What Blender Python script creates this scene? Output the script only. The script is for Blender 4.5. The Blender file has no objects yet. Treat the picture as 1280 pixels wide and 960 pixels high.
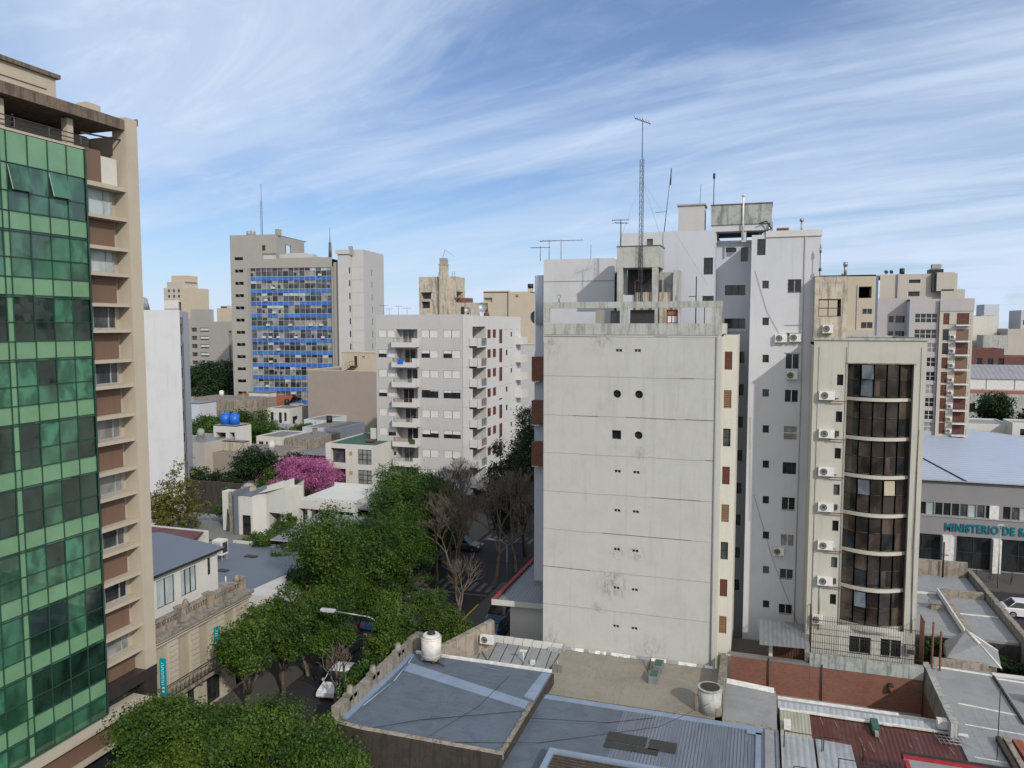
import bpy, math, random
import numpy as np
from math import radians, sin, cos, pi, atan, atan2
random.seed(7)
S = bpy.context.scene
C = S.collection
# ------------------------------------------------------------------ camera, sky, sun, exposure
TH = radians(18); PIT = atan(74/960.0)
cd = bpy.data.cameras.new('camera'); cam = bpy.data.objects.new('camera', cd); C.objects.link(cam)
cam.location = (0, 0, 27); cam.rotation_euler = (pi/2-PIT, 0, TH)
cd.sensor_width = 36; cd.lens = 36*960/1280.0; cd.clip_end = 6000; cd.clip_start = 0.1
S.camera = cam
SUN = (0.67, -0.68, 0.57)
sl = math.sqrt(sum(a*a for a in SUN)); EL = math.asin(SUN[2]/sl); AZ = atan2(SUN[0], SUN[1])
W = bpy.data.worlds.new('World'); S.world = W; W.use_nodes = True
nt = W.node_tree; nt.nodes.clear()
def wn(t, **k):
    n = nt.nodes.new(t)
    for a, b in k.items(): setattr(n, a, b)
    return n
out = wn('ShaderNodeOutputWorld'); bg = wn('ShaderNodeBackground')
sky = wn('ShaderNodeTexSky', sky_type='NISHITA', sun_disc=False, sun_elevation=EL, sun_rotation=AZ)
sky.air_density = 1.0; sky.dust_density = 0.0; sky.ozone_density = 3.0
tc = wn('ShaderNodeTexCoord'); sep = wn('ShaderNodeSeparateXYZ'); nt.links.new(tc.outputs['Generated'], sep.inputs[0])
def wm(op, a, b):
    n = wn('ShaderNodeMath', operation=op)
    for i, v in enumerate((a, b)):
        if v is None: continue
        if isinstance(v, (int, float)): n.inputs[i].default_value = v
        else: nt.links.new(v, n.inputs[i])
    return n.outputs[0]
zz = wm('ADD', wm('MAXIMUM', sep.outputs[2], 0.0), 0.10)
cx = wm('DIVIDE', sep.outputs[0], zz); cy = wm('DIVIDE', sep.outputs[1], zz)
cmb = wn('ShaderNodeCombineXYZ'); nt.links.new(cx, cmb.inputs[0]); nt.links.new(cy, cmb.inputs[1])
def cloud(scale, rot, st, detail, rough, dist, lo, hi, seed):
    m0 = wn('ShaderNodeMapping'); nt.links.new(cmb.outputs[0], m0.inputs[0]); m0.inputs['Rotation'].default_value = (0, 0, rot)
    mp = wn('ShaderNodeMapping'); nt.links.new(m0.outputs[0], mp.inputs[0]); mp.inputs['Scale'].default_value = st
    mp.inputs['Location'].default_value = (seed, seed*.7, seed*.3)
    no = wn('ShaderNodeTexNoise'); nt.links.new(mp.outputs[0], no.inputs['Vector'])
    no.inputs['Scale'].default_value = scale; no.inputs['Detail'].default_value = detail
    no.inputs['Roughness'].default_value = rough; no.inputs['Distortion'].default_value = dist
    mr = wn('ShaderNodeMapRange', interpolation_type='SMOOTHSTEP'); nt.links.new(no.outputs[0], mr.inputs[0])
    mr.inputs[1].default_value = lo; mr.inputs[2].default_value = hi
    return mr.outputs[0]
ca = cloud(0.8, radians(19), (0.28, 1.0, 1), 8, 0.52, 0.9, 0.36, 0.64, 17.9)
cb = cloud(2.4, radians(24), (0.34, 1.0, 1), 8, 0.66, 1.6, 0.42, 0.72, 8.3)
cs = wm('ADD', wm('ADD', wm('MULTIPLY', ca, 0.68), wm('MULTIPLY', cb, 0.22)), 0.14)
# small low cumulus just over the roofs, noise in direction space
mp2 = wn('ShaderNodeMapping'); nt.links.new(tc.outputs['Generated'], mp2.inputs[0]); mp2.inputs['Scale'].default_value = (1, 1, 2.6)
n2 = wn('ShaderNodeTexNoise'); nt.links.new(mp2.outputs[0], n2.inputs['Vector']); n2.inputs['Scale'].default_value = 7; n2.inputs['Detail'].default_value = 6
r2 = wn('ShaderNodeMapRange', interpolation_type='SMOOTHSTEP'); nt.links.new(n2.outputs[0], r2.inputs[0]); r2.inputs[1].default_value = .57; r2.inputs[2].default_value = .68
low = wn('ShaderNodeMapRange', interpolation_type='SMOOTHSTEP'); nt.links.new(sep.outputs[2], low.inputs[0])
low.inputs[1].default_value = 0.10; low.inputs[2].default_value = 0.05
cs2 = wm('MINIMUM', wm('ADD', cs, wm('MULTIPLY', wm('MULTIPLY', r2.outputs[0], low.outputs[0]), 0.6)), 1.0)
hz = wn('ShaderNodeMapRange', interpolation_type='SMOOTHSTEP'); nt.links.new(sep.outputs[2], hz.inputs[0]); hz.inputs[1].default_value = 0.17; hz.inputs[2].default_value = 0.0; hz.inputs[4].default_value = 0.38
cs3 = wm('MINIMUM', wm('ADD', wm('MULTIPLY', cs2, 0.92), hz.outputs[0]), 1.0)
# clear sky colour: the Nishita sky toned towards the photograph's deeper blue, less yellow at the horizon
er = wn('ShaderNodeValToRGB'); nt.links.new(sep.outputs[2], er.inputs[0]); er.color_ramp.elements[0].color = (.41, .51, .70, 1); er.color_ramp.elements[0].position = 0.0
e = er.color_ramp.elements[1]; e.position = .12; e.color = (.56, .63, .75, 1); e = er.color_ramp.elements.new(.45); e.color = (.55, .65, .82, 1)
tint = wn('ShaderNodeMix', data_type='RGBA', blend_type='MULTIPLY'); tint.inputs[0].default_value = 1.0
nt.links.new(sky.outputs[0], tint.inputs[6]); nt.links.new(er.outputs[0], tint.inputs[7])
mix = wn('ShaderNodeMix', data_type='RGBA'); nt.links.new(cs3, mix.inputs[0]); nt.links.new(tint.outputs[2], mix.inputs[6])
mix.inputs[7].default_value = (4.7, 5.6, 7.0, 1)
# added fill light: hazy bright veil on the sky's sun side, unseen behind camera
dp = wn('ShaderNodeVectorMath', operation='DOT_PRODUCT'); nt.links.new(tc.outputs['Generated'], dp.inputs[0]); dp.inputs[1].default_value = tuple(a/sl for a in SUN)
gr = wn('ShaderNodeMapRange', interpolation_type='SMOOTHSTEP'); nt.links.new(dp.outputs['Value'], gr.inputs[0]); gr.inputs[1].default_value = -.1; gr.inputs[2].default_value = 1.0
mix2 = wn('ShaderNodeMix', data_type='RGBA'); nt.links.new(gr.outputs[0], mix2.inputs[0]); nt.links.new(mix.outputs[2], mix2.inputs[6]); mix2.inputs[7].default_value = (8.3, 8.3, 8.6, 1)
mix = mix2
nt.links.new(mix.outputs[2], bg.inputs[0]); bg.inputs[1].default_value = 0.10; nt.links.new(bg.outputs[0], out.inputs[0])
ld = bpy.data.lights.new('sun', 'SUN'); ld.energy = 2.0; ld.angle = radians(0.9); ld.color = (1, 0.94, 0.86)
lo = bpy.data.objects.new('sun', ld); C.objects.link(lo)
lo.rotation_euler = (pi/2-EL, 0, pi-AZ+0.0)
import mathutils
lo.rotation_euler = mathutils.Vector(SUN).to_track_quat('Z', 'Y').to_euler()
S.view_settings.view_transform = 'Standard'; S.view_settings.look = 'None'
S.view_settings.exposure = 0.45; S.view_settings.gamma = 1
# ------------------------------------------------------------------ materials
M = {}
def newmat(name):
    m = bpy.data.materials.new(name); m.use_nodes = True; t = m.node_tree; b = t.nodes['Principled BSDF']; M[name] = m
    return m, t, b
def N(t, typ, **k):
    n = t.nodes.new(typ)
    for a, v in k.items():
        if a in n.bl_rna.properties: setattr(n, a, v)
    return n
def noise(t, sc, scale=1.0, detail=5, rough=.6, dist=0.0):
    g = N(t, 'ShaderNodeNewGeometry'); mp = N(t, 'ShaderNodeMapping'); mp.inputs['Scale'].default_value = sc
    t.links.new(g.outputs['Position'], mp.inputs[0]); n = N(t, 'ShaderNodeTexNoise')
    n.inputs['Scale'].default_value = scale; n.inputs['Detail'].default_value = detail; n.inputs['Roughness'].default_value = rough
    n.inputs['Distortion'].default_value = dist
    t.links.new(mp.outputs[0], n.inputs['Vector']); return n.outputs[0]
def ramp(t, src, lo_, hi_, a=0.0, b=1.0):
    r = N(t, 'ShaderNodeMapRange'); r.interpolation_type = 'SMOOTHSTEP'; t.links.new(src, r.inputs[0])
    r.inputs[1].default_value = lo_; r.inputs[2].default_value = hi_; r.inputs[3].default_value = a; r.inputs[4].default_value = b
    return r.outputs[0]
def mixc(t, fac, a, b, mode='MIX'):
    m = N(t, 'ShaderNodeMix'); m.data_type = 'RGBA'; m.blend_type = mode
    for i, v in ((0, fac), (6, a), (7, b)):
        if isinstance(v, (int, float)): m.inputs[i].default_value = v
        elif isinstance(v, tuple): m.inputs[i].default_value = (*v, 1)
        else: t.links.new(v, m.inputs[i])
    return m.outputs[2]
def mul(t, a, b):
    m = N(t, 'ShaderNodeMath'); m.operation = 'MULTIPLY'
    for i, v in enumerate((a, b)):
        if isinstance(v, (int, float)): m.inputs[i].default_value = v
        else: t.links.new(v, m.inputs[i])
    return m.outputs[0]
def bump(t, b, src, dist, strength=1.0):
    n = N(t, 'ShaderNodeBump'); n.inputs['Distance'].default_value = dist; n.inputs['Strength'].default_value = strength
    t.links.new(src, n.inputs['Height']); t.links.new(n.outputs[0], b.inputs['Normal'])
def wall(name, col, dirt=(.12, .11, .10), streak=.35, blotch=.3, rough=.85, fine=.12, bmp=.01, spots=(), patch=0):
    """painted plaster or concrete: weathering blotches, rain streaks and a fine grain"""
    m, t, b = newmat(name)
    s = ramp(t, noise(t, (2.2, 2.2, .16), 1.0, 6, .65), .50, .78, 0, streak)
    bl = ramp(t, noise(t, (.45, .45, .45), 1.0, 7, .65, .3), .42, .75, 0, blotch)
    f = ramp(t, noise(t, (9, 9, 9), 1.0, 3, .6), .3, .7, 0, fine)
    if streak >= .7:                       # badly weathered: hard edged drips and flaked patches
        s = ramp(t, noise(t, (3.2, 3.2, .35), 1.0, 8, .72, .3), .48, .60, 0, streak)
        bl = ramp(t, noise(t, (1.1, 1.1, 1.3), 1.0, 9, .72, .8), .46, .60, 0, blotch)
    c = mixc(t, bl, col, tuple(x*.62+d*.25 for x, d in zip(col, dirt)))
    c = mixc(t, s, c, tuple(x*.35+d*.6 for x, d in zip(col, dirt)))
    c = mixc(t, f, c, tuple(x*.6 for x in col))
    if patch:
        p1 = ramp(t, noise(t, (.55, .55, .55), 1.0, 9, .75, 1.2), .50, .56, 0, patch*.75); p2 = ramp(t, noise(t, (2.6, 1.4, 1), 1.0, 8, .8, .5), .58, .64, 0, patch)
        c = mixc(t, p1, c, tuple(x*.72 for x in col)); c = mixc(t, p2, c, tuple(x*.5+.02 for x in col)); c = mixc(t, ramp(t, noise(t, (.9, 1.7, 1), 1.0, 8, .8, .9), .60, .67, 0, patch*.6), c, tuple(min(1, x*1.35+.02) for x in col))
    for (sx, sy, sz, r0, am) in spots:      # local dirt where water leaks out of the wall
        g = N(t, 'ShaderNodeNewGeometry'); d = N(t, 'ShaderNodeVectorMath'); d.operation = 'DISTANCE'
        t.links.new(g.outputs['Position'], d.inputs[0]); d.inputs[1].default_value = (sx, sy, sz)
        k = mul(t, ramp(t, d.outputs['Value'], r0*.15, r0, 1, 0), ramp(t, noise(t, (3, 3, 1.6), 1.0, 8, .75, .6), .44, .62, 0, am)); c = mixc(t, k, c, (.12, .125, .10))
    t.links.new(c, b.inputs['Base Color']); b.inputs['Roughness'].default_value = rough
    b.inputs['Specular IOR Level'].default_value = .25
    if bmp: bump(t, b, noise(t, (6, 6, 6), 1.0, 5), bmp, .5)
    return m
def flat(name, col, rough=.6, metal=0, spec=.4, var=.15, sc=3):
    m, t, b = newmat(name)
    f = ramp(t, noise(t, (sc, sc, sc), 1.0, 4), .3, .7)
    c = mixc(t, f, tuple(min(1, x*(1+var)) for x in col), tuple(x*(1-var) for x in col))
    t.links.new(c, b.inputs['Base Color']); b.inputs['Roughness'].default_value = rough
    b.inputs['Metallic'].default_value = metal; b.inputs['Specular IOR Level'].default_value = spec
    return m
def glass(name, col, rough=.06, spec=.6, var=.4, sc=1.2, wav=.0):
    m, t, b = newmat(name)
    f = ramp(t, noise(t, (sc, sc, sc*.6), 1.0, 4, .5, .4), .35, .65)
    c = mixc(t, f, tuple(x*(1+var) for x in col), tuple(x*(1-var) for x in col))
    t.links.new(c, b.inputs['Base Color']); b.inputs['Roughness'].default_value = rough
    b.inputs['Specular IOR Level'].default_value = spec; b.inputs['IOR'].default_value = 1.5
    if wav: bump(t, b, noise(t, (.8, .8, .8), 1.0, 2), wav, .4)
    return m
def corr(name, col, dirt, axis='X', pitch=.18, blotch=.5, rough=.45, metal=.0):
    """corrugated sheet"""
    m, t, b = newmat(name)
    g = N(t, 'ShaderNodeNewGeometry'); w = N(t, 'ShaderNodeTexWave'); w.bands_direction = axis; w.inputs['Scale'].default_value = 0.314/pitch
    t.links.new(g.outputs['Position'], w.inputs[0])
    bl = ramp(t, noise(t, (.9, .35, .9), 1.0, 7, .7, .6), .45, .72, 0, blotch)
    s2 = ramp(t, noise(t, (.25, 2.5, 1) if axis == 'Y' else (2.5, .25, 1), 1.0, 5, .6), .5, .75, 0, blotch*.6)
    c = mixc(t, bl, col, dirt); c = mixc(t, s2, c, tuple(x*.6 for x in dirt))
    c = mixc(t, mul(t, ramp(t, w.outputs[1], 0, .5, 1, 0), .35), c, tuple(x*.45 for x in col))
    t.links.new(c, b.inputs['Base Color']); b.inputs['Roughness'].default_value = rough; b.inputs['Metallic'].default_value = metal
    bump(t, b, w.outputs[1], .03, .6)
    return m
def brick(name, c1, c2, mortar, sc=1.0, blotch=.4):
    m, t, b = newmat(name)
    g = N(t, 'ShaderNodeNewGeometry'); sp = N(t, 'ShaderNodeSeparateXYZ'); t.links.new(g.outputs['Position'], sp.inputs[0])
    ad = N(t, 'ShaderNodeMath'); t.links.new(sp.outputs[0], ad.inputs[0]); t.links.new(sp.outputs[1], ad.inputs[1])
    cb_ = N(t, 'ShaderNodeCombineXYZ'); t.links.new(ad.outputs[0], cb_.inputs[0]); t.links.new(sp.outputs[2], cb_.inputs[1])
    br = N(t, 'ShaderNodeTexBrick'); t.links.new(cb_.outputs[0], br.inputs[0]); br.inputs['Scale'].default_value = sc
    br.inputs['Color1'].default_value = (*c1, 1); br.inputs['Color2'].default_value = (*c2, 1); br.inputs['Mortar'].default_value = (*mortar, 1)
    br.inputs['Mortar Size'].default_value = .012; br.inputs['Brick Width'].default_value = .27; br.inputs['Row Height'].default_value = .09
    bl = ramp(t, noise(t, (.5, .5, .5), 1.0, 7, .7, .5), .42, .75, 0, blotch)
    c = mixc(t, bl, br.outputs[0], tuple(x*.4 for x in c1)); t.links.new(c, b.inputs['Base Color']); b.inputs['Roughness'].default_value = .9
    bump(t, b, br.outputs[1], .01, -.5)
    return m
def leafmat(name, c1, c2, trans=.25, sc=.9):
    m, t, b = newmat(name)
    f = ramp(t, noise(t, (sc, sc, sc), 1.0, 3), .35, .65); f2 = ramp(t, noise(t, (6, 6, 6), 1.0, 2), .3, .7, 0, .5)
    c = mixc(t, f, c1, c2); c = mixc(t, f2, c, tuple(x*.55 for x in c2))
    t.links.new(c, b.inputs['Base Color']); b.inputs['Roughness'].default_value = .55; b.inputs['Specular IOR Level'].default_value = .3
    tr = N(t, 'ShaderNodeBsdfTranslucent'); t.links.new(c, tr.inputs[0]); ms = N(t, 'ShaderNodeMixShader'); ms.inputs[0].default_value = trans
    o = t.nodes['Material Output']; t.links.new(b.outputs[0], ms.inputs[1]); t.links.new(tr.outputs[0], ms.inputs[2]); t.links.new(ms.outputs[0], o.inputs[0])
    return m
wall('white_party_wall', (.46, .465, .435), streak=.34, blotch=.30, fine=.12, patch=.14, spots=((-9.9, 54, 8.2, 1.6, .75), (-9.6, 54, 10.6, .8, .5), (-8.2, 54, 10.6, .8, .5), (-10.8, 54, 25.9, 1.2, .55), (-14.6, 54, 3.4, 1.4, .6), (-14.6, 54, 25.6, 1.2, .4), (-10.9, 54, 6.3, .8, .5), (-7, 54, 3.6, 1.6, .35), (-8.1, 54, 17.9, .7, .45)))
wall('old_parapet', (.42, .43, .40), streak=.7, blotch=.45)
wall('lavender_white', (.48, .505, .55), streak=.10, blotch=.14, fine=.05)
wall('tower_white', (.51, .52, .54), streak=.20, blotch=.22, fine=.05)
wall('cream_wall', (.46, .45, .39), streak=.35, blotch=.35)
wall('cream_flank', (.55, .54, .48), streak=.2, blotch=.25)
wall('beige_concrete', (.44, .39, .31), streak=.2, blotch=.25)
wall('weathered_slab', (.17, .13, .10), (.03, .03, .03), streak=.8, blotch=.7, bmp=.03)
wall('tank_stained', (.36, .38, .36), (.05, .05, .05), streak=.8, blotch=.75)
wall('pale_grey', (.47, .465, .455), streak=.18, blotch=.2)
wall('pale_grey_light', (.56, .555, .54), streak=.2, blotch=.2)
wall('office_grey', (.315, .305, .28), streak=.12, blotch=.2)
wall('office_light', (.45, .45, .44), streak=.10, blotch=.15)
wall('beige_blank', (.31, .265, .225), streak=.25, blotch=.3)
wall('ochre_wall', (.47, .41, .315), streak=.2, blotch=.25)
wall('ochre_stained', (.50, .45, .36), (.05, .045, .04), streak=.8, blotch=.75)
wall('facade_stone', (.48, .435, .35), streak=.45, blotch=.5)
wall('house_white', (.56, .555, .52), streak=.25, blotch=.25)
wall('dirty_plaster', (.30, .26, .21), (.05, .04, .04), streak=.9, blotch=.8, bmp=.03)
wall('dark_stain_and_shade', (.055, .048, .04), (.02, .02, .02), streak=.8, blotch=.7, bmp=.03)  # stained walls; the corner house front's shade is also put into this colour
wall('mossy_parapet', (.26, .24, .20), (.04, .04, .035), streak=.95, blotch=.9, bmp=.04)
wall('mauve_wall', (.40, .375, .37), streak=.15, blotch=.2)
wall('tan_wall', (.44, .405, .355), streak=.2, blotch=.2)
wall('ministry_grey', (.23, .23, .235), streak=.15, blotch=.2)
wall('dark_granite', (.035, .03, .03), rough=.35, streak=.3, blotch=.3)
wall('blue_membrane', (.105, .13, .165), (.05, .06, .07), streak=.0, blotch=.6, rough=.6, fine=.2, patch=.85)
wall('light_membrane', (.21, .27, .36), (.10, .11, .12), streak=.0, blotch=.5, rough=.6, patch=.5)
wall('beige_roof', (.27, .25, .205), (.08, .07, .06), streak=.0, blotch=.75, rough=.8, fine=.25, patch=.5)
wall('pale_roof', (.26, .27, .275), (.08, .08, .08), streak=.0, blotch=.6, rough=.75, patch=.5)
wall('grey_roof', (.19, .19, .185), (.05, .05, .05), streak=.0, blotch=.6, patch=.5)
wall('green_roof', (.05, .11, .08), streak=0, blotch=.6)
wall('slate_blue_roof', (.13, .155, .19), streak=0, blotch=.25, rough=.5, fine=.05)
wall('courtyard', (.12, .11, .10), streak=0, blotch=.6)
wall('asphalt', (.032, .032, .036), (.02, .02, .02), streak=0, blotch=.6)
wall('sidewalk_tile', (.085, .08, .075), streak=0, blotch=.6)
wall('road_paint', (.13, .13, .13), (.1, .1, .1), streak=0, blotch=.9)
wall('yellow_paint', (.6, .42, .05), (.1, .1, .1), streak=0, blotch=.5)
wall('ground_soil', (.07, .07, .06), streak=0, blotch=.6)
wall('brown_panel', (.165, .105, .075), (.06, .04, .03), streak=.4, blotch=.3, rough=.6)
wall('cream_shutter', (.38, .35, .26), (.1, .08, .05), streak=.5, blotch=.4)
brick('red_brick', (.24, .085, .05), (.17, .06, .038), (.16, .12, .10))
brick('brick_panel', (.22, .085, .05), (.15, .055, .035), (.13, .09, .07))
brick('dark_brick', (.16, .05, .04), (.10, .035, .03), (.10, .07, .06))
corr('corrugated_blue', (.15, .18, .225), (.09, .10, .12), 'X', .2, .5)
corr('corrugated_light', (.34, .37, .40), (.17, .17, .17), 'X', .35, .4)
corr('corrugated_beige', (.36, .36, .29), (.2, .19, .15), 'X', .2, .4)
corr('corrugated_maroon', (.085, .026, .022), (.15, .075, .06), 'X', .25, .6)
corr('ministry_roof', (.37, .43, .53), (.28, .33, .42), 'Y', 1.0, .3)
corr('warehouse_roof', (.26, .26, .28), (.22, .17, .14), 'X', 1.0, .7)
corr('tile_red', (.26, .07, .035), (.12, .045, .03), 'X', .3, .5, .8)
corr('zinc_grey', (.20, .21, .225), (.11, .11, .115), 'X', .3, .5)
flat('green_spandrel', (.145, .28, .16), .18, spec=.5, var=.10, sc=.5)
glass('green_glass', (.035, .11, .065), .04, 1.0, .5, .7, .01)
glass('green_glass_dark', (.011, .03, .022), .04, 1.0, .5, .7, .01)
glass('green_glass_curtain', (.045, .15, .09), .08, .6, .4, 1.5, .01)
flat('green_mullion', (.02, .06, .045), .4)
glass('glass_dark', (.018, .02, .022), .07, .5)
glass('glass_mid', (.06, .065, .07), .1, .5)
glass('glass_curtain', (.22, .22, .21), .15, .45, .25)
glass('glass_pale', (.36, .42, .42), .2, .4, .15)
glass('bronze_glass', (.030, .024, .020), .04, 1.0, .6, .9, .01)
glass('bronze_glass_warm', (.065, .048, .038), .05, .9, .4, 1.2, .01)
glass('bronze_glass_grey', (.10, .115, .13), .1, .6, .4, 1.2)
flat('bronze_frame', (.06, .04, .03), .5)
flat('white_shutter', (.60, .595, .57), .6, var=.06)
flat('brown_shutter', (.12, .04, .025), .65)
flat('wood_shutter', (.22, .125, .075), .65)
flat('frame_white', (.55, .55, .53), .5)
flat('frame_dark', (.03, .03, .03), .5)
flat('frame_alu', (.32, .33, .34), .4)
flat('iron', (.03, .028, .027), .6)
flat('rust', (.13, .055, .03), .8)
flat('steel', (.30, .31, .32), .45, .6)
flat('antenna_metal', (.10, .10, .11), .5, .3)
flat('ac_white', (.62, .62, .58), .5, var=.08)
flat('ac_dark', (.04, .04, .04), .6)
flat('tank_white', (.55, .54, .50), .5, var=.12)
flat('tank_blue', (.015, .13, .55), .4, var=.12)
flat('tank_black', (.015, .015, .015), .5)
flat('red_paint', (.30, .022, .028), .55)
flat('sill_white', (.60, .59, .56), .7)
flat('blue_panel', (.035, .125, .38), .45, var=.18, sc=.25)
flat('blue_panel_faded', (.05, .16, .42), .45, var=.2, sc=.25)
flat('office_mullion', (.42, .42, .42), .5)
flat('car_white', (.62, .63, .65), .25, spec=.6, var=.03)
flat('car_grey', (.12, .125, .13), .3, .4)
flat('car_green', (.18, .21, .19), .35)
flat('car_blue', (.02, .05, .12), .3)
flat('car_glass', (.012, .014, .016), .06, spec=.7)
flat('rubber', (.015, .015, .015), .8)
flat('teal_sign', (.0, .26, .33), .5, var=.08)
flat('teal_letter', (.0, .13, .17), .5, var=.05)
flat('sign_white', (.65, .68, .68), .5)
flat('sign_yellow', (.40, .28, .08), .6)
flat('lamp_white', (.45, .47, .5), .4)
flat('red_tail', (.35, .01, .01), .3)
flat('bark', (.075, .06, .045), .9, var=.35, sc=5)
flat('bare_bark', (.14, .11, .085), .9, var=.3, sc=5)
flat('blue_cloth', (.03, .12, .35), .8)
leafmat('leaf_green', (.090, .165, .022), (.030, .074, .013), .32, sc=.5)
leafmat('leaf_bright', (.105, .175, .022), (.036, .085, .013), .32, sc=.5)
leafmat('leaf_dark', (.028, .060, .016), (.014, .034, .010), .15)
leafmat('leaf_yellow', (.20, .17, .035), (.085, .10, .02))
leafmat('leaf_bush', (.085, .14, .02), (.045, .085, .014))
leafmat('blossom_pink', (.66, .24, .47), (.38, .10, .26), .35)
# ------------------------------------------------------------------ mesh building
OFF = {}
class MB:
    def __init__(s): s.v = []; s.f = []; s.m = []; s.mats = []; s.sm = []
    def mi(s, mat):
        if mat not in s.mats: s.mats.append(mat)
        return s.mats.index(mat)
    def poly(s, pts, mat, smooth=False):
        b = len(s.v); s.v += [tuple(p) for p in pts]; s.f.append(tuple(range(b, b+len(pts)))); s.m.append(s.mi(mat)); s.sm.append(smooth)
    def box(s, x0, x1, y0, y1, z0, z1, mat, top=None):
        if x0 > x1: x0, x1 = x1, x0
        if y0 > y1: y0, y1 = y1, y0
        b = len(s.v); s.v += [(x0,y0,z0),(x1,y0,z0),(x1,y1,z0),(x0,y1,z0),(x0,y0,z1),(x1,y0,z1),(x1,y1,z1),(x0,y1,z1)]
        k = s.mi(mat); kt = s.mi(top) if top else k
        for q, mm in (((0,3,2,1),k),((4,5,6,7),kt),((0,1,5,4),k),((1,2,6,5),k),((2,3,7,6),k),((3,0,4,7),k)):
            s.f.append(tuple(b+i for i in q)); s.m.append(mm); s.sm.append(False)
        return s
    def tube(s, p0, p1, r0, mat, r1=None, n=6, cap=True, smooth=True):
        r1 = r0 if r1 is None else r1
        a = mathutils.Vector(p0); c = mathutils.Vector(p1); d = (c-a)
        if d.length < 1e-6: return s
        q = d.to_track_quat('Z', 'Y'); b = len(s.v); k = s.mi(mat)
        for (o, r) in ((a, r0), (c, r1)):
            for i in range(n):
                t = 2*pi*i/n; s.v.append(tuple(o+q@mathutils.Vector((r*cos(t), r*sin(t), 0))))
        for i in range(n):
            j = (i+1) % n; s.f.append((b+i, b+j, b+n+j, b+n+i)); s.m.append(k); s.sm.append(smooth)
        if cap:
            s.f.append(tuple(b+i for i in reversed(range(n)))); s.m.append(k); s.sm.append(False)
            s.f.append(tuple(b+n+i for i in range(n))); s.m.append(k); s.sm.append(False)
        return s
    def path(s, pts, r, mat, n=5):
        for a, b in zip(pts, pts[1:]): s.tube(a, b, r, mat, n=n)
        return s
    def mesh(s, name, off=(0, 0, 0)):
        me = bpy.data.meshes.new(name)
        me.from_pydata([(x-off[0], y-off[1], z-off[2]) for x, y, z in s.v], [], s.f)
        for m in s.mats: me.materials.append(M[m])
        me.polygons.foreach_set('material_index', s.m); me.polygons.foreach_set('use_smooth', s.sm); me.update()
        return me
    def build(s, name, parent=None, loc=None):
        if parent is None:
            off = loc or (0, 0, 0); o = bpy.data.objects.new(name, s.mesh(name, off)); o.location = off; C.objects.link(o); OFF[o.name] = off
        else:
            off = OFF[parent.name]; o = bpy.data.objects.new(name, s.mesh(name, off)); o.parent = parent; C.objects.link(o); OFF[o.name] = off
        return o
def tag(o, label=None, cat=None, group=None, kind=None):
    if label: o['label'] = label
    if cat: o['category'] = cat
    if group: o['group'] = group
    if kind: o['kind'] = kind
    return o
def thing(name, label, cat, loc, group=None, rz=0):
    o = bpy.data.objects.new(name, None); C.objects.link(o); o.empty_display_size = .3
    o.location = loc; o.rotation_euler = (0, 0, rz); OFF[o.name] = tuple(loc) if rz == 0 else (0, 0, 0)
    return tag(o, label, cat, group)
def place(mesh, name, parent, loc, rz=0):
    o = bpy.data.objects.new(name, mesh); o.parent = parent; off = OFF[parent.name]
    o.location = (loc[0]-off[0], loc[1]-off[1], loc[2]-off[2]); o.rotation_euler = (0, 0, rz); C.objects.link(o)
    return o
RZ = {'S': 0, 'E': pi/2, 'W': -pi/2, 'N': pi}
def P(side, plane, u, z, d=0):
    return {'S': (u, plane+d, z), 'N': (u, plane-d, z), 'E': (plane-d, u, z), 'W': (plane+d, u, z)}[side]
def facade(mb, side, plane, u0, u1, z0, z1, holes, mat, depth=.16, rev=None):
    rev = rev or mat
    zs = sorted({z0, z1} | {min(max(h[2], z0), z1) for h in holes} | {min(max(h[3], z0), z1) for h in holes})
    for za, zb in zip(zs, zs[1:]):
        if zb-za < 1e-4: continue
        hs = sorted((h[0], h[1]) for h in holes if h[2] < zb-1e-4 and h[3] > za+1e-4); u = u0
        for a, b in hs+[(u1, u1)]:
            if a-u > 1e-4:
                q = [P(side, plane, u, za), P(side, plane, a, za), P(side, plane, a, zb), P(side, plane, u, zb)]
                if side in 'NW': q.reverse()
                mb.poly(q, mat)
            u = max(u, b)
    for h in holes:
        a, b, c, e = h[:4]; d = h[6] if len(h) > 6 else depth
        for p, q in (((a, c), (b, c)), ((b, c), (b, e)), ((b, e), (a, e)), ((a, e), (a, c))):
            mb.poly([P(side, plane, p[0], p[1]), P(side, plane, p[0], p[1], d), P(side, plane, q[0], q[1], d), P(side, plane, q[0], q[1])], rev)
WC = {}
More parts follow.
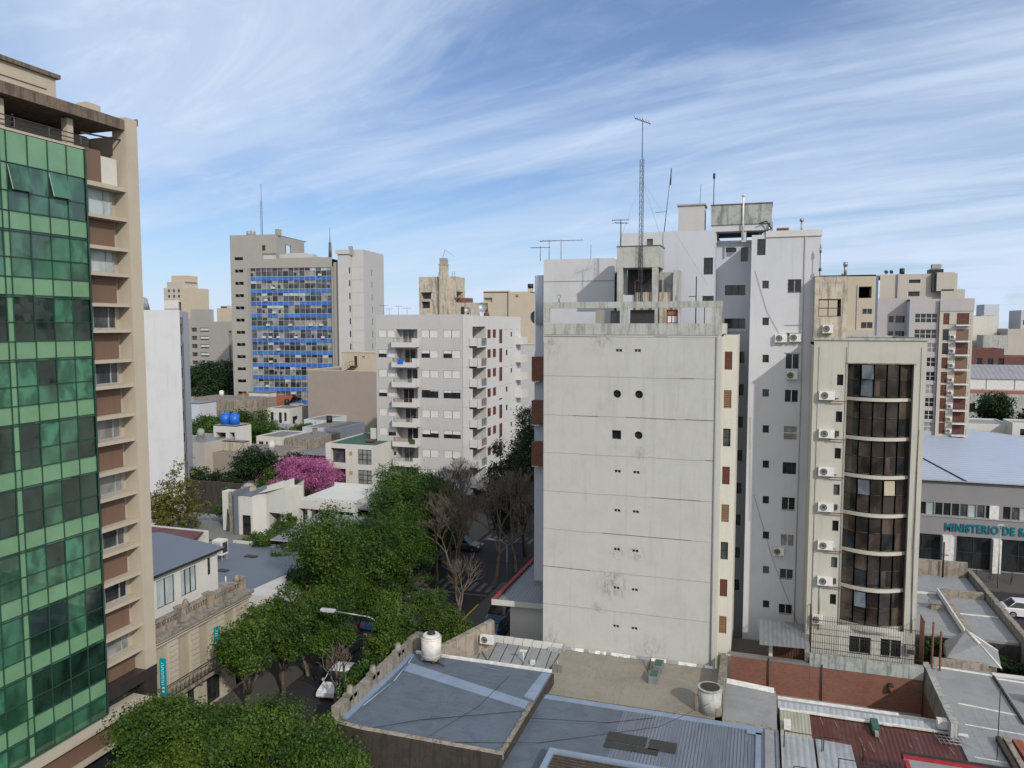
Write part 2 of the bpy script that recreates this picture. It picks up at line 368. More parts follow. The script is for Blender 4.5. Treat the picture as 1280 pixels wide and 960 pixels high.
def winmesh(w, h, style, opt, depth):
    """window unit, local x along the wall, y into the wall, z up from the sill"""
    key = (round(w, 2), round(h, 2), style, opt, depth)
    if key in WC: return WC[key]
    m = MB(); y = depth-.05; hw = w/2
    fm, gm, nx, nz = 'frame_white', 'glass_dark', 2, 1
    if style == 'plain': fm, gm, nx, nz = opt
    if style == 'blind':                  # roller shutter, opt = (fraction per leaf,...)
        nx = len(opt); fm = 'frame_dark'
    if style == 'brown': fm = 'brown_shutter'; nx = opt
    if style == 'wood': fm = opt; nx = 1
    t = min(.06, w*.08)
    m.box(-hw+.002, hw-.002, y+.03, y+.05, .002, h-.002, gm)
    for i in range(nx+1):
        x = -hw+w*i/nx; m.box(max(x-t/2, -hw+.003), min(x+t/2, hw-.003), y-.03, y+.04, .003, h-.003, fm)
    for i in range(nz+1):
        z = h*i/nz; m.box(-hw+.004, hw-.004, y-.026, y+.041, max(z-t/2, .003), min(z+t/2, h-.003), fm)
    if style == 'blind':
        for i, f in enumerate(opt):
            if f > 0:
                x0 = -hw+w*i/nx+.05; x1 = -hw+w*(i+1)/nx-.05; m.box(x0, x1, y-.05, y-.025, h*(1-f)+.03, h-.01, 'white_shutter')
    if style == 'brown':
        for i in range(nx):
            x0 = -hw+w*i/nx+.04; x1 = -hw+w*(i+1)/nx-.04; k = max(3, int(h/.15))
            for j in range(k): m.box(x0, x1, y-.05, y-.02, h*j/k+.012, h*(j+.8)/k, fm)
    if style == 'wood':
        k = max(4, int(h/.12))
        for j in range(k): m.box(-hw+.03, hw-.03, y-.05, y-.02, h*j/k+.01, h*(j+.86)/k, fm)
    if style == 'grille':
        for i in range(1, int(w/.14)): m.box(-hw+i*.14-.01, -hw+i*.14+.01, -.03, -.01, 0, h, 'iron')
        for i in range(0, 4): m.box(-hw, hw, -.034, -.006, h*i/3-.01, h*i/3+.01, 'iron')
    me = m.mesh('window'); WC[key] = me
    return me
def windows(root, side, plane, holes, depth=.16, name='window'):
    for h in holes:
        a, b, c, e = h[:4]; st = h[4] if len(h) > 4 else 'plain'; op = h[5] if len(h) > 5 else None; d = h[6] if len(h) > 6 else depth
        if st == 'none': continue
        if st == 'plain' and op is None: op = ('frame_alu', 'glass_dark', 2, 1)
        if st == 'blind' and op is None: op = (1, 1)
        place(winmesh(b-a, e-c, st, op, d), h[7] if len(h) > 7 else name, root, P(side, plane, (a+b)/2, c), RZ[side])
def block(root, x0, x1, y0, y1, z0, z1, mat, holes=None, roof='grey_roof', par=.0, parw=.2, name='wall', depth=.16, parmat=None, sides='SEWN'):
    """one walled volume with real openings, a roof and optional parapet"""
    holes = holes or {}; mb = MB()
    for s_, pl, a, b in (('S', y0, x0, x1), ('E', x1, y0, y1), ('W', x0, y0, y1), ('N', y1, x0, x1)):
        if s_ in sides: facade(mb, s_, pl, a, b, z0, z1, holes.get(s_, []), mat, depth)
    if par:
        pm = parmat or mat
        mb.box(x0, x1, y0, y0+parw, z1, z1+par, pm); mb.box(x0, x1, y1-parw, y1, z1, z1+par, pm)
        mb.box(x0, x0+parw, y0+parw, y1-parw, z1, z1+par, pm); mb.box(x1-parw, x1, y0+parw, y1-parw, z1, z1+par, pm)
    w = mb.build(name, root)
    if roof:
        e = parw+.002 if par else 0
        MB().box(x0+e, x1-e, y0+e, y1-e, z1-.15, z1+.006, roof).build('roof', root)
    for s_, pl in (('S', y0), ('E', x1), ('W', x0), ('N', y1)):
        if s_ in holes: windows(root, s_, pl, holes[s_], depth)
    return w
def quadstrip(pts3, mat, name, root, th=.08):
    """a flat sheet polygon with thickness"""
    m = MB(); m.poly(pts3, mat); m.poly([(x, y, z-th) for x, y, z in reversed(pts3)], mat)
    n = len(pts3)
    for i in range(n):
        a, b = pts3[i], pts3[(i+1) % n]; m.poly([a, (a[0], a[1], a[2]-th), (b[0], b[1], b[2]-th), b], mat)
    return m.build(name, root)
def dup(root, loc, label=None, group=None, rz=None):
    r = root.copy(); C.objects.link(r); r.location = loc; OFF[r.name] = tuple(loc)
    if rz is not None: r.rotation_euler = (0, 0, rz)
    if label: r['label'] = label
    if group: r['group'] = group
    for ch in [o for o in root.children]:
        c = ch.copy(); C.objects.link(c); c.parent = r
        for g in [o for o in ch.children]:
            d = g.copy(); C.objects.link(d); d.parent = c
    return r
# ------------------------------------------------------------------ ground, streets
def ground_obj(name, mb): return tag(mb.build(name), kind='structure')
g = MB(); g.poly([(-3000,-600,-.02),(3000,-600,-.02),(3000,4500,-.02),(-3000,4500,-.02)], 'ground_soil'); ground_obj('ground', g)
r = MB(); r.poly([(-33.2,-60,0),(-25.3,-60,0),(-25.3,420,0),(-33.2,420,0)], 'asphalt'); ground_obj('road', r)
r = MB()
for a, b in ((-330,-33.2),(-25.3,330)): r.poly([(a,74.5,0),(b,74.5,0),(b,87.5,0),(a,87.5,0)], 'asphalt')
ground_obj('road', r)
sw = MB()
for x0, x1, y0, y1 in ((-36.5,-33.2,-60,71.5),(-25.3,-22.8,-60,71.5),(-36.5,-33.2,90.5,300),(-25.3,-22.8,90.5,300),
                       (-200,-33.2,71.5,74.5),(-25.3,200,71.5,74.5),(-200,-33.2,87.5,90.5),(-25.3,200,87.5,94.2)):
    sw.box(x0, x1, y0, y1, -.02, .13, 'sidewalk_tile'); 
ground_obj('pavement', sw)
mk = MB()
for y0 in (71.3, 89.2):
    for i in range(8): mk.poly([(-32.8+i*.95,y0,.004),(-32.35+i*.95,y0,.004),(-32.35+i*.95,y0+2.6,.004),(-32.8+i*.95,y0+2.6,.004)], 'road_paint')
for x0 in (-36.6, -24.6):
    for i in range(12): mk.poly([(x0,75.1+i*1.03,.004),(x0+2.4,75.1+i*1.03,.004),(x0+2.4,75.6+i*1.03,.004),(x0,75.6+i*1.03,.004)], 'road_paint')
mk.poly([(-33,70.2,.004),(-25.5,70.2,.004),(-25.5,70.5,.004),(-33,70.5,.004)], 'road_paint')
mk.poly([(-29.6,52.2,.004),(-29.45,52.2,.004),(-29.45,56,.004),(-29.6,56,.004)], 'yellow_paint')
mk.poly([(-25.6,40,.004),(-25.45,40,.004),(-25.45,68,.004),(-25.6,68,.004)], 'yellow_paint')
ground_obj('road_marking', mk)

# ------------------------------------------------------------------ green glass office building, left
R = thing('office_building', 'green glass curtain wall office building with cream end fin and thick roof slab', 'building', (-36.2, 30, 0))
SIL = [33.30-3.28*k for k in range(9)]; HED = [31.53-3.28*k for k in range(8)]
m = MB()
m.box(-58, -37.0, 8, 37.85, 0, 35.3, 'beige_concrete')                              # body behind
m.box(-58, -40.5, 8, 37.85, 35.3, 38.3, 'beige_concrete'); m.box(-58, -37.2, 37.5, 37.86, 35.2, 38.3, 'beige_concrete')
m.box(-37.0, -36.0, 37.0, 37.9, 5.6, 39.2, 'beige_concrete'); m.box(-58, -39.2, 8, 37.4, 35.3, 36.4, 'beige_concrete'); m.box(-58, -39.2, 8, 37.4, 37.5, 38.3, 'beige_concrete'); m.build('wall', R)
m = MB(); m.box(-58, -36.05, 8, 37.0, 38.45, 39.05, 'weathered_slab'); m.box(-58, -36.0, 37.9, 38.0, 38.9, 39.3, 'weathered_slab')
rf = m.build('roof_slab', R)
MB().box(-56, -41.5, 26, 37.3, 38.96, 42.0, 'beige_concrete').box(-56.1, -41.3, 25.8, 37.5, 42.0, 42.25, 'weathered_slab').box(-41.5, -41.42, 29, 36.6, 41.2, 41.5, 'beige_concrete').build('penthouse', R)
MB().box(-39.2, -38.4, 36.6, 37.6, 38.96, 40.2, 'beige_concrete').build('chimney', R)
# recessed terrace front
MB().box(-39.5, -39.35, 10, 36.6, 36.4, 37.5, 'glass_mid').box(-39.36, -39.25, 10, 36.6, 36.9, 36.96, 'frame_dark').build('terrace_glazing', R)
for y in (16.5, 23, 29.4, 33.5): MB().box(-37.0, -36.6, y, y+.4, 35.3, 38.35, 'beige_concrete').build('terrace_post', R)
m = MB(); m.box(-36.5, -35.98, 8, 34.0, 36.68, 36.8, 'beige_concrete')
for z in (36.95, 37.2, 37.45): m.tube((-36.2, 8, z), (-36.2, 34.4, z), .03, 'antenna_metal')
for y in range(8, 35, 2): m.tube((-36.2, y, 36.7), (-36.2, y, 37.45), .025, 'antenna_metal')
m.tube((-36.3, 30, 37.6), (-40, 33, 37.9), .04, 'iron'); m.tube((-36.4, 34.2, 37.7), (-36.4, 37, 37.9), .05, 'iron')
m.build('terrace_railing', R)
MB().box(-37.3, -36.4, 33.97, 35.5, 35.11, 36.95, 'brown_panel').build('panel', R)
MB().box(-37.3, -36.45, 35.52, 36.7, 35.11, 36.7, 'cream_flank').build('panel', R)
# ledges, recessed windows and brown panels between glass and fin
for z in SIL: MB().box(-37.33, -36.12, 33.95, 36.99, z-.2, z, 'beige_concrete').build('ledge', R)
for z in HED: MB().box(-37.33, -36.12, 33.95, 36.99, z-.2, z, 'beige_concrete').build('ledge', R)
for k, z in enumerate(SIL):
    z0 = (HED[k-1]+.0 if k else 0)
    top = 34.84 if k == 0 else HED[k-1]-.2
    wm_ = ['glass_pale','glass_pale','glass_mid','glass_mid','glass_curtain','glass_curtain','glass_mid','glass_dark','glass_curtain'][k]
    m = MB()
    m.box(-36.98, -36.88, 33.9, 36.6, z+.01, top-.01, wm_)
    for y in (33.95, 34.9, 36.0, 36.53): m.box(-36.9, -36.83, y, y+.07, z+.01, top-.01, 'frame_alu')
    m.box(-36.9, -36.82, 33.95, 36.6, z+.01, z+.09, 'frame_alu').build('window', R)
    if k < 8: MB().box(-36.99, -36.72, 33.9, 36.6, HED[k]+.01, SIL[k]-.21, 'brown_panel').build('panel', R)
MB().box(-37.33, -36.12, 33.95, 36.99, 34.85, 35.1, 'beige_concrete').build('ledge', R)
MB().box(-36.99, -36.72, 33.9, 36.9, 5.61, 6.85, 'brown_panel').build('panel', R)
m = MB(); m.box(-36.99, -35.98, 33.97, 37.92, 4.9, 5.59, 'dark_granite'); m.box(-36.9, -36.6, 33.97, 36.9, 4.2, 4.89, 'glass_dark'); m.box(-36.98, -36.0, 37.0, 37.9, 0, 4.89, 'dark_granite'); m.box(-36.99, -36.4, 8, 36.98, 0, 2.4, 'glass_dark').build('granite_base', R)
for z, x in ((3.98, -35.2), (2.45, -35.3)):
    MB().box(-36.98, x, 8, 36.6, z, z+.2, 'beige_concrete').build('canopy_ledge', R)
MB().box(-36.98, -35.6, 8, 36.4, 2.66, 3.97, 'brown_panel').build('panel', R)
# curtain wall
cols = [(33.9-1.17*i-1.17, 33.9-1.17*i) for i in range(4)]
y = 33.9-1.17*4; cols.append((y-.36, y)); y -= .36
for i in range(4): cols.append((y-1.17, y)); y -= 1.17
CWend = y
def cw_pane(ya, yb, za, zb, mat, x=-35.93, tilt=0):
    e_ = [random.uniform(-.008, .008) for _ in range(3)]; m = MB(); m.poly([(x+e_[0], ya+.02, za+.018), (x+e_[1], yb-.02, za+.018), (x+e_[2], yb-.02, zb-.018), (x+e_[0]+e_[2]-e_[1], ya+.02, zb-.018)], mat)
    m.box(x-.06, x-.014, ya+.036, yb-.036, za+.031, zb-.031, mat)
    return m
fl = [31.70-3.28*k for k in range(9)]
MB().box(-37.3, -36.02, CWend, 33.88, 4.36, 36.65, 'green_mullion').build('curtain_wall_body', R)
cw_pane_rows = []
for k in range(10):
    zb = 31.70-3.28*(k-1) if k else 36.64
    # k=0 top spandrel 35.1..36.64 ; then for each floor vision 2.35, spandrel
    vt = 35.08-3.28*k; vm = vt-1.38; vb = 32.72-3.28*k; sb = max(31.70-3.28*k, 4.36)
    floorstyle = ['green_glass','green_glass','green_glass_dark','green_glass','green_glass_dark','green_glass_dark','green_glass','green_glass_dark','green_glass_dark','green_glass'][k]
    for ci, (ya, yb) in enumerate(cols):
        narrow = (yb-ya) < .6
        cw_pane(ya, yb, sb, vb, 'green_spandrel').build('spandrel_panel', R)
        if vb-sb < .1: pass
        if narrow:
            cw_pane(ya, yb, vb, vt, 'green_spandrel').build('spandrel_panel', R); continue
        rnd = random.random()
        g1 = floorstyle if rnd < .62 else random.choice(['green_glass','green_glass_curtain','green_glass_dark'])
        if k == 3: g1 = ['green_glass_curtain','green_glass_curtain','green_glass_dark','green_glass_curtain'][ci % 4]
        w_ = MB(); a = cw_pane(ya, yb, vm, vt, g1, tilt=0); b = cw_pane(ya, yb, vb, vm, g1 if rnd < .8 else 'green_glass')
        if k == 0 and ci in (1, 3):                       # top hung sashes tilted open
            m = MB(); X0 = -35.92
            m.poly([(X0+.34, ya+.05, vm+.04), (X0+.34, yb-.05, vm+.04), (X0+.02, yb-.05, vt-.04), (X0+.02, ya+.05, vt-.04)], 'green_glass')
            m.poly([(X0+.30, ya+.05, vm+.04), (X0-.02, ya+.05, vt-.04), (X0-.02, yb-.05, vt-.04), (X0+.30, yb-.05, vm+.04)], 'green_mullion')
            m.poly([(X0+.34, yb-.05, vm+.04), (X0+.30, yb-.05, vm+.04), (X0-.02, yb-.05, vt-.04), (X0+.02, yb-.05, vt-.04)], 'sill_white')
            m.poly([(X0+.34, ya+.05, vm+.04), (X0+.02, ya+.05, vt-.04), (X0-.02, ya+.05, vt-.04), (X0+.30, ya+.05, vm+.04)], 'sill_white')
            a = m
        for q in (a, b):
            base = len(w_.v); w_.v += q.v
            for f_, mi_ in zip(q.f, q.m): w_.f.append(tuple(base+i for i in f_)); w_.m.append(w_.mi(q.mats[mi_])); w_.sm.append(False)
        w_.build('window', R)
for ya, yb in cols: cw_pane(ya, yb, 35.08, 36.64, 'green_spandrel').build('spandrel_panel', R)
mg = MB()
ys = sorted({round(a, 3) for c in cols for a in c})
for y in ys: mg.box(-35.94, -35.875, y-.02, y+.02, 4.36, 36.66, 'green_mullion')
for k in range(10):
    for z in (35.08-3.28*k, 35.08-1.38-3.28*k, 32.72-3.28*k, 31.70-3.28*k):
        if z > 4.3: mg.box(-35.93, -35.865, CWend, 33.9, z-.018, z+.018, 'green_mullion')
mg.box(-36.0, -35.85, 33.88, 33.96, 4.3, 36.7, 'green_mullion'); mg.box(-35.99, -35.855, CWend, 33.9, 4.26, 4.36, 'green_mullion'); mg.build('mullion_grid', R)
# remaining glazing outside the photograph: continues the same facade
m = MB()
for k in range(10):
    m.box(-36.1, -35.95, 8, CWend-.02, max(31.7-3.28*k, 4.36), 32.72-3.28*k, 'green_spandrel'); m.box(-36.1, -35.96, 8, CWend-.02, 32.73-3.28*k, 35.07-3.28*k, 'green_glass_dark')
m.box(-36.1, -35.95, 8, CWend-.02, 35.08, 36.64, 'green_spandrel')
for i in range(14): m.box(-35.95, -35.87, CWend-1.17*(i+1), CWend-1.17*(i+1)+.06, 4.36, 36.64, 'green_mullion')
m.build('curtain_wall', R)

# ------------------------------------------------------------------ colonial facade house
R = thing('colonial_house', 'old two storey stone facade house with iron balcony and cream shuttered doors', 'house', (-43, 43, 0))
H = []
for a, b in ((38.35, 39.55), (40.45, 41.6), (42.5, 43.5), (45.1, 46.25)): H.append((a, b, 2.95, 6.15, 'none'))
for a, b in ((38.9, 39.9), (41.2, 42.0), (43.1, 44.6), (46.2, 47.2)): H.append((a, b, .14, 2.1, 'plain', ('frame_dark', 'glass_dark', 2, 3)))
block(R, -50, -36.6, 38.02, 47.8, 0, 6.9, 'facade_stone', {'E': H}, roof='pale_roof', depth=.25)
for a, b in ((38.35, 39.55), (40.45, 41.6), (42.5, 43.5), (45.1, 46.25)):
    m = MB()
    for i in range(4): m.box(-36.8, -36.75+.02*(i % 2), a+(b-a)*i/4+.01, a+(b-a)*(i+1)/4-.01, 2.96, 6.14, 'cream_shutter')
    m.build('door', R)
m = MB(); m.box(-37.2, -36.05, 38.02, 47.9, 6.85, 7.05, 'mossy_parapet'); m.box(-37, -36.25, 38.02, 47.85, 6.6, 6.85, 'facade_stone'); m.box(-36.6, -36.45, 38.02, 47.8, 6.3, 6.42, 'facade_stone'); m.build('cornice', R)
m = MB(); m.box(-37.2, -36.75, 38.05, 47.8, 7.06, 7.35, 'dirty_plaster'); m.box(-37.15, -36.8, 38.05, 47.8, 7.72, 7.88, 'dirty_plaster')
for i in range(40):
    y = 38.2+i*.245; m.tube((-36.97, y, 7.3), (-36.97, y, 7.74), .06, 'dirty_plaster', .045, 5)
for y in (38.1, 40.9, 43.7, 47.2): m.box(-37.25, -36.7, y, y+.55, 7.06, 7.95, 'dirty_plaster'); m.box(-37.3, -36.66, y-.04, y+.6, 7.95, 8.05, 'dirty_plaster')
for y in (41.2, 46.6): m.tube((-36.97, y+.5, 7.9), (-36.97, y+.5, 8.35), .3, 'dirty_plaster', .1, 8)
m.build('balustrade', R)
for y0, y1 in ((38.02, 38.3), (39.6, 40.4), (41.65, 42.45), (43.55, 45.05), (46.3, 47.8)):
    m = MB()
    for j in range(9): m.box(-36.6, -36.52, y0+.02, y1-.02, 3.0+j*.36, 3.3+j*.36, 'facade_stone')
    m.build('rusticated_pier', R)
m = MB(); m.box(-36.6, -35.85, 38.1, 44.2, 2.65, 2.85, 'dirty_plaster')
for y in (38.5, 40.2, 42, 43.7): m.box(-36.58, -36.1, y, y+.2, 2.3, 2.65, 'dirty_plaster')
b_ = m.build('balcony', R)
m = MB()
for i in range(46):
    y = 38.15+i*.13; m.tube((-35.9, y, 2.85), (-35.9, y, 3.75), .014, 'iron', n=4)
    if i % 3 == 0: m.tube((-35.88, y+.06, 3.0), (-35.88, y+.12, 3.5), .03, 'iron', n=4)
m.box(-35.93, -35.87, 38.12, 44.15, 3.75, 3.79, 'iron'); m.box(-35.92, -35.88, 38.12, 44.15, 2.93, 2.96, 'iron')
for y in (38.13, 44.13): m.box(-36.55, -35.9, y-.015, y+.015, 3.75, 3.79, 'iron')
m.build('railing', b_)
m = MB()
for k in range(10):
    a0 = pi*k/10; a1 = pi*(k+1)/10
    m.poly([(-36.58, 38.55+.75*cos(a0), 1.2+.9*sin(a0)), (-36.58, 38.55+.75*cos(a1), 1.2+.9*sin(a1)), (-36.5, 38.55+.85*cos(a1), 1.2+1.02*sin(a1)), (-36.5, 38.55+.85*cos(a0), 1.2+1.02*sin(a0))], 'dirty_plaster')
m.build('arch_moulding', R)
def vsign(loc, w, h, label, strokes, cat='sign'):
    x, y, z = loc; T = thing('sign', label, cat, loc)
    MB().box(x, x+w, y-.05, y+.05, z, z+h, 'teal_sign').build('panel', T)
    m = MB(); k = strokes
    for i in range(k):
        zz_ = z+h*.30+i*(h*.62/k); hh = h*.62/k*.55
        m.box(x+w*.28, x+w*.70, y-.058, y-.051, zz_, zz_+hh*.35, 'sign_white')
        m.box(x+w*(.28 if i % 2 else .6), x+w*(.38 if i % 2 else .7), y-.058, y-.051, zz_+hh*.35, zz_+hh, 'sign_white')
    m.box(x+w*.25, x+w*.75, y-.058, y-.051, z+h*.10, z+h*.14, 'sign_white'); m.box(x+w*.25, x+w*.75, y-.058, y-.051, z+h*.2, z+h*.24, 'sign_white')
    m.box(x+w*.25, x+w*.36, y-.058, y-.051, z+h*.14, z+h*.24, 'sign_white')
    m.build('lettering', T); return T
vsign((-36.04, 38.25, 3.35), .42, 2.45, 'tall turquoise vertical sign with white lettering beside the dark granite corner', 12)
vsign((-36.5, 43.9, 4.3), .45, 1.3, 'short turquoise sign half hidden by the tree in front of the stone facade', 5)

R = thing('attic_house', 'white upper storey with slate blue roof behind the stone balustrade', 'house', (-43, 43, 7))
m = MB(); facade(m, 'E', -39, 38.1, 47.5, 6.9, 10.05, [(38.6, 41.0, 7.4, 9.4), (41.3, 43.0, 7.5, 9.5), (43.6, 45.2, 7.6, 9.5), (46.4, 46.75, 8.3, 9.6)], 'house_white'); m.box(-50, -39.3, 38.1, 47.5, 6.95, 10.0, 'house_white')
m.poly([(-39.3, 47.5, 6.9), (-39, 47.5, 6.9), (-39, 47.5, 10.05), (-39.3, 47.5, 10.05)], 'house_white'); m.build('wall', R)
windows(R, 'E', -39, [(38.6, 41.0, 7.4, 9.4, 'plain', ('frame_dark', 'glass_pale', 2, 1)), (41.3, 43.0, 7.5, 9.5, 'plain', ('frame_dark', 'glass_pale', 2, 1)), (43.6, 45.2, 7.6, 9.5, 'plain', ('frame_dark', 'glass_pale', 3, 1)), (46.4, 46.75, 8.3, 9.6, 'plain', ('frame_dark', 'glass_dark', 1, 1))])
m = MB(); m.poly([(-38.6, 37.95, 10.1), (-38.6, 47.9, 10.1), (-44.5, 47.9, 10.75), (-44.5, 37.95, 10.75)], 'slate_blue_roof'); m.poly([(-44.5, 37.95, 10.75), (-44.5, 47.9, 10.75), (-50.3, 47.9, 10.0), (-50.3, 37.95, 10.0)], 'slate_blue_roof')
m.poly([(-38.6, 37.95, 9.95), (-38.6, 47.9, 9.95), (-38.6, 47.9, 10.1), (-38.6, 37.95, 10.1)], 'frame_dark'); m.poly([(-38.6, 47.9, 9.95), (-50.3, 47.9, 9.85), (-50.3, 47.9, 10.0), (-44.5, 47.9, 10.75), (-38.6, 47.9, 10.1)], 'frame_dark'); m.box(-50, -38.62, 38, 47.88, 9.9, 9.94, 'frame_dark')
m.build('roof', R)
# low hall right of the colonial house
R = thing('low_hall', 'low white building with blue grey roof and white folded gable beside the stone facade', 'building', (-43, 52, 0))
m = MB(); m.box(-52, -36.9, 47.82, 56.5, 0, 4.6, 'house_white'); m.box(-36.9, -36.3, 48, 52.5, 3.4, 3.55, 'house_white'); m.build('wall', R)
m = MB(); m.poly([(-52, 47.82, 5.1), (-40.2, 47.82, 5.1), (-40.2, 66, 4.3), (-52, 66, 4.3)], 'slate_blue_roof'); m.poly([(-40.2, 47.82, 5.1), (-36.7, 47.82, 6.6), (-36.7, 53, 4.7), (-40.2, 58, 4.62)], 'house_white'); m.poly([(-36.7, 47.82, 3.5), (-36.7, 53.5, 3.5), (-36.7, 53, 4.7), (-36.7, 47.82, 6.6)], 'house_white')
m.box(-52, -40, 65.8, 66.1, 3.5, 4.55, 'house_white'); m.box(-52, -40.25, 56.5, 65.8, 0, 4.2, 'dirty_plaster'); m.box(-50, -49.2, 60, 60.9, 4.5, 4.62, 'dark_granite'); m.box(-47.4, -46.2, 61.5, 62.1, 4.4, 4.6, 'frame_dark'); m.box(-46.6, -45.6, 56.5, 57.1, 4.6, 4.8, 'frame_dark'); m.build('roof', R)
R = thing('roof_vent', 'dirty brown masonry vent block on the blue grey roof', 'vent', (-41.6, 51.6, 4.9))
MB().box(-42.3, -40.9, 51, 52.2, 4.7, 5.6, 'dirty_plaster').box(-42.1, -41.1, 51.2, 52.0, 5.6, 5.75, 'pale_roof').build('body', R); MB().tube((-41.6, 51.6, 5.7), (-41.6, 51.6, 6.3), .06, 'sill_white').build('pipe', R)

# ------------------------------------------------------------------ white slab block behind, far left
R = thing('apartment_building', 'plain white windowless side wall of a tall block behind the green building', 'building', (-72.1, 82, 0), rz=radians(38))
hs = []
for k in range(9): hs.append((.9, 5.2, 5.2+2.93*k, 6.6+2.93*k, 'plain', ('frame_dark', 'glass_dark', 3, 1), .12))
m = MB(); facade(m, 'S', 0, -14, 0, 0, 28.9, [], 'tower_white'); facade(m, 'W', -14, 0, 22, 0, 28.9, [], 'tower_white'); facade(m, 'N', 22, -14, 0, 0, 28.9, [], 'tower_white')
facade(m, 'E', -.05, .3, 6.4, 0, 28.0, hs, 'office_grey', .12); facade(m, 'E', 0, 6.4, 22, 0, 28.9, [], 'tower_white'); m.box(-.26, -.001, .002, .3, 0, 28.9, 'tower_white'); m.box(-.05, -.001, .3, 6.4, 28.0, 28.9, 'tower_white')
m.build('wall', R); MB().box(-13.9, -.3, .2, 21.8, 28.6, 28.85, 'grey_roof').build('roof', R); windows(R, 'E', -.05, hs, .12)
m = MB(); m.tube((-5, 5, 29.0), (-5, 5, 30.5), 1.1, 'tank_stained', .8, 12); m.tube((-5, 5, 30.5), (-5, 5, 30.8), .8, 'tank_stained', .2, 12)
tk = m.build('roof_tank', R)
# ------------------------------------------------------------------ grey corner apartment block, centre left
R = thing('apartment_building', 'light grey corner apartment block with stacked balconies and mostly closed white blinds', 'building', (-46, 104, 0))
FL = [25.1-2.95*k for k in range(9)]
def openness(k, j):
    r_ = random.Random(k*17+j*5+3).random()
    return r_
H = []
for k, z in enumerate(FL):
    hh = 1.15
    for j, (a, b) in enumerate(((-54.75, -53.35), (-53.25, -51.95))):
        f = 1 if openness(k, j) < .75 else .55
        H.append((a, b, z, z+hh, 'blind', (f,)))
    H.append((-51.75, -48.3, z-1.0, z+1.25, 'none', None, 1.35))
    for j, (a, b) in enumerate(((-47.7, -45.0), (-44.2, -41.5))):
        f = {1: (.45, 1), 3: (0, .15) , 5: (.6, .45), 7: (1, 1), 0: (1, 1), 2: (1, 1), 4: (1, 1), 6: (1, 1), 8: (1, 1)}[k]
        if j == 1: f = {1: (.45, 1), 3: (.3, .25), 5: (.5, .5), 7: (1, .4)}.get(k, (1, 1))
        H.append((a, b, z, z+hh, 'blind', f))
m = MB()
HE = []
for k, z in enumerate(FL):
    b1 = random.Random(k).random()
    HE += [(107.6, 109.2, z-.1, z+1.2, 'brown', 2), (110.0, 111.6, z-.1, z+1.2, 'brown', 2)]
    HE += [(113.0, 114.6, z-1.0, z+1.2, 'brown', 2) if k % 5 != 3 else (113.0, 114.6, z-1.0, z+1.2, 'blind', (.9, .9)),
           (115.6, 117.2, z, z+1.2, 'blind', (1, .3 if b1 < .5 else 1)), (118.2, 119.6, z, z+1.2, 'blind', (1, .4 if b1 > .3 else 1)), (121.2, 122.8, z, z+1.2, 'blind', (1, 1))]
facade(m, 'S', 103.5, -55.1, -40, 0, 28.3, H, 'pale_grey')
facade(m, 'E', -40, 103.5, 106.9, 0, 28.3, [(103.9, 106.6, z-1.0, z+1.25, 'none', None, 1.2) for z in FL], 'pale_grey')
facade(m, 'E', -38.8, 106.9, 124.2, .0, 28.3, HE, 'pale_grey_light'); m.poly([(-40, 106.9, 0), (-38.8, 106.9, 0), (-38.8, 106.9, 28.3), (-40, 106.9, 28.3)], 'pale_grey')
m.box(-39.99, -38.79, 103.5, 106.89, 26.75, 28.3, 'pale_grey_light')
facade(m, 'W', -55.1, 103.5, 124.2, 0, 28.3, [], 'pale_grey'); facade(m, 'N', 124.2, -55.1, -38.8, 0, 28.3, [], 'pale_grey')
for k, z in enumerate(FL):                       # backs of the recessed balconies
    m.box(-51.75, -48.3, 104.86, 104.9, z-1, z+1.25, 'pale_grey'); m.box(-41.25, -41.2, 103.9, 106.6, z-1, z+1.25, 'pale_grey')
m.box(-41.1, -39.6, 103.42, 103.499, 1, 28.3, 'pale_grey_light')
for z in [h-1.25 for h in FL]: m.box(-41.12, -39.95, 103.405, 103.42, z, z+.03, 'office_grey')
m.build('wall', R)
windows(R, 'S', 103.5, H); windows(R, 'E', -38.8, HE)
MB().box(-55.0, -39.0, 103.7, 124, 28.05, 28.2, 'grey_roof').box(-55.1, -38.8, 103.5, 103.68, 28.3, 28.5, 'pale_grey').build('roof', R)
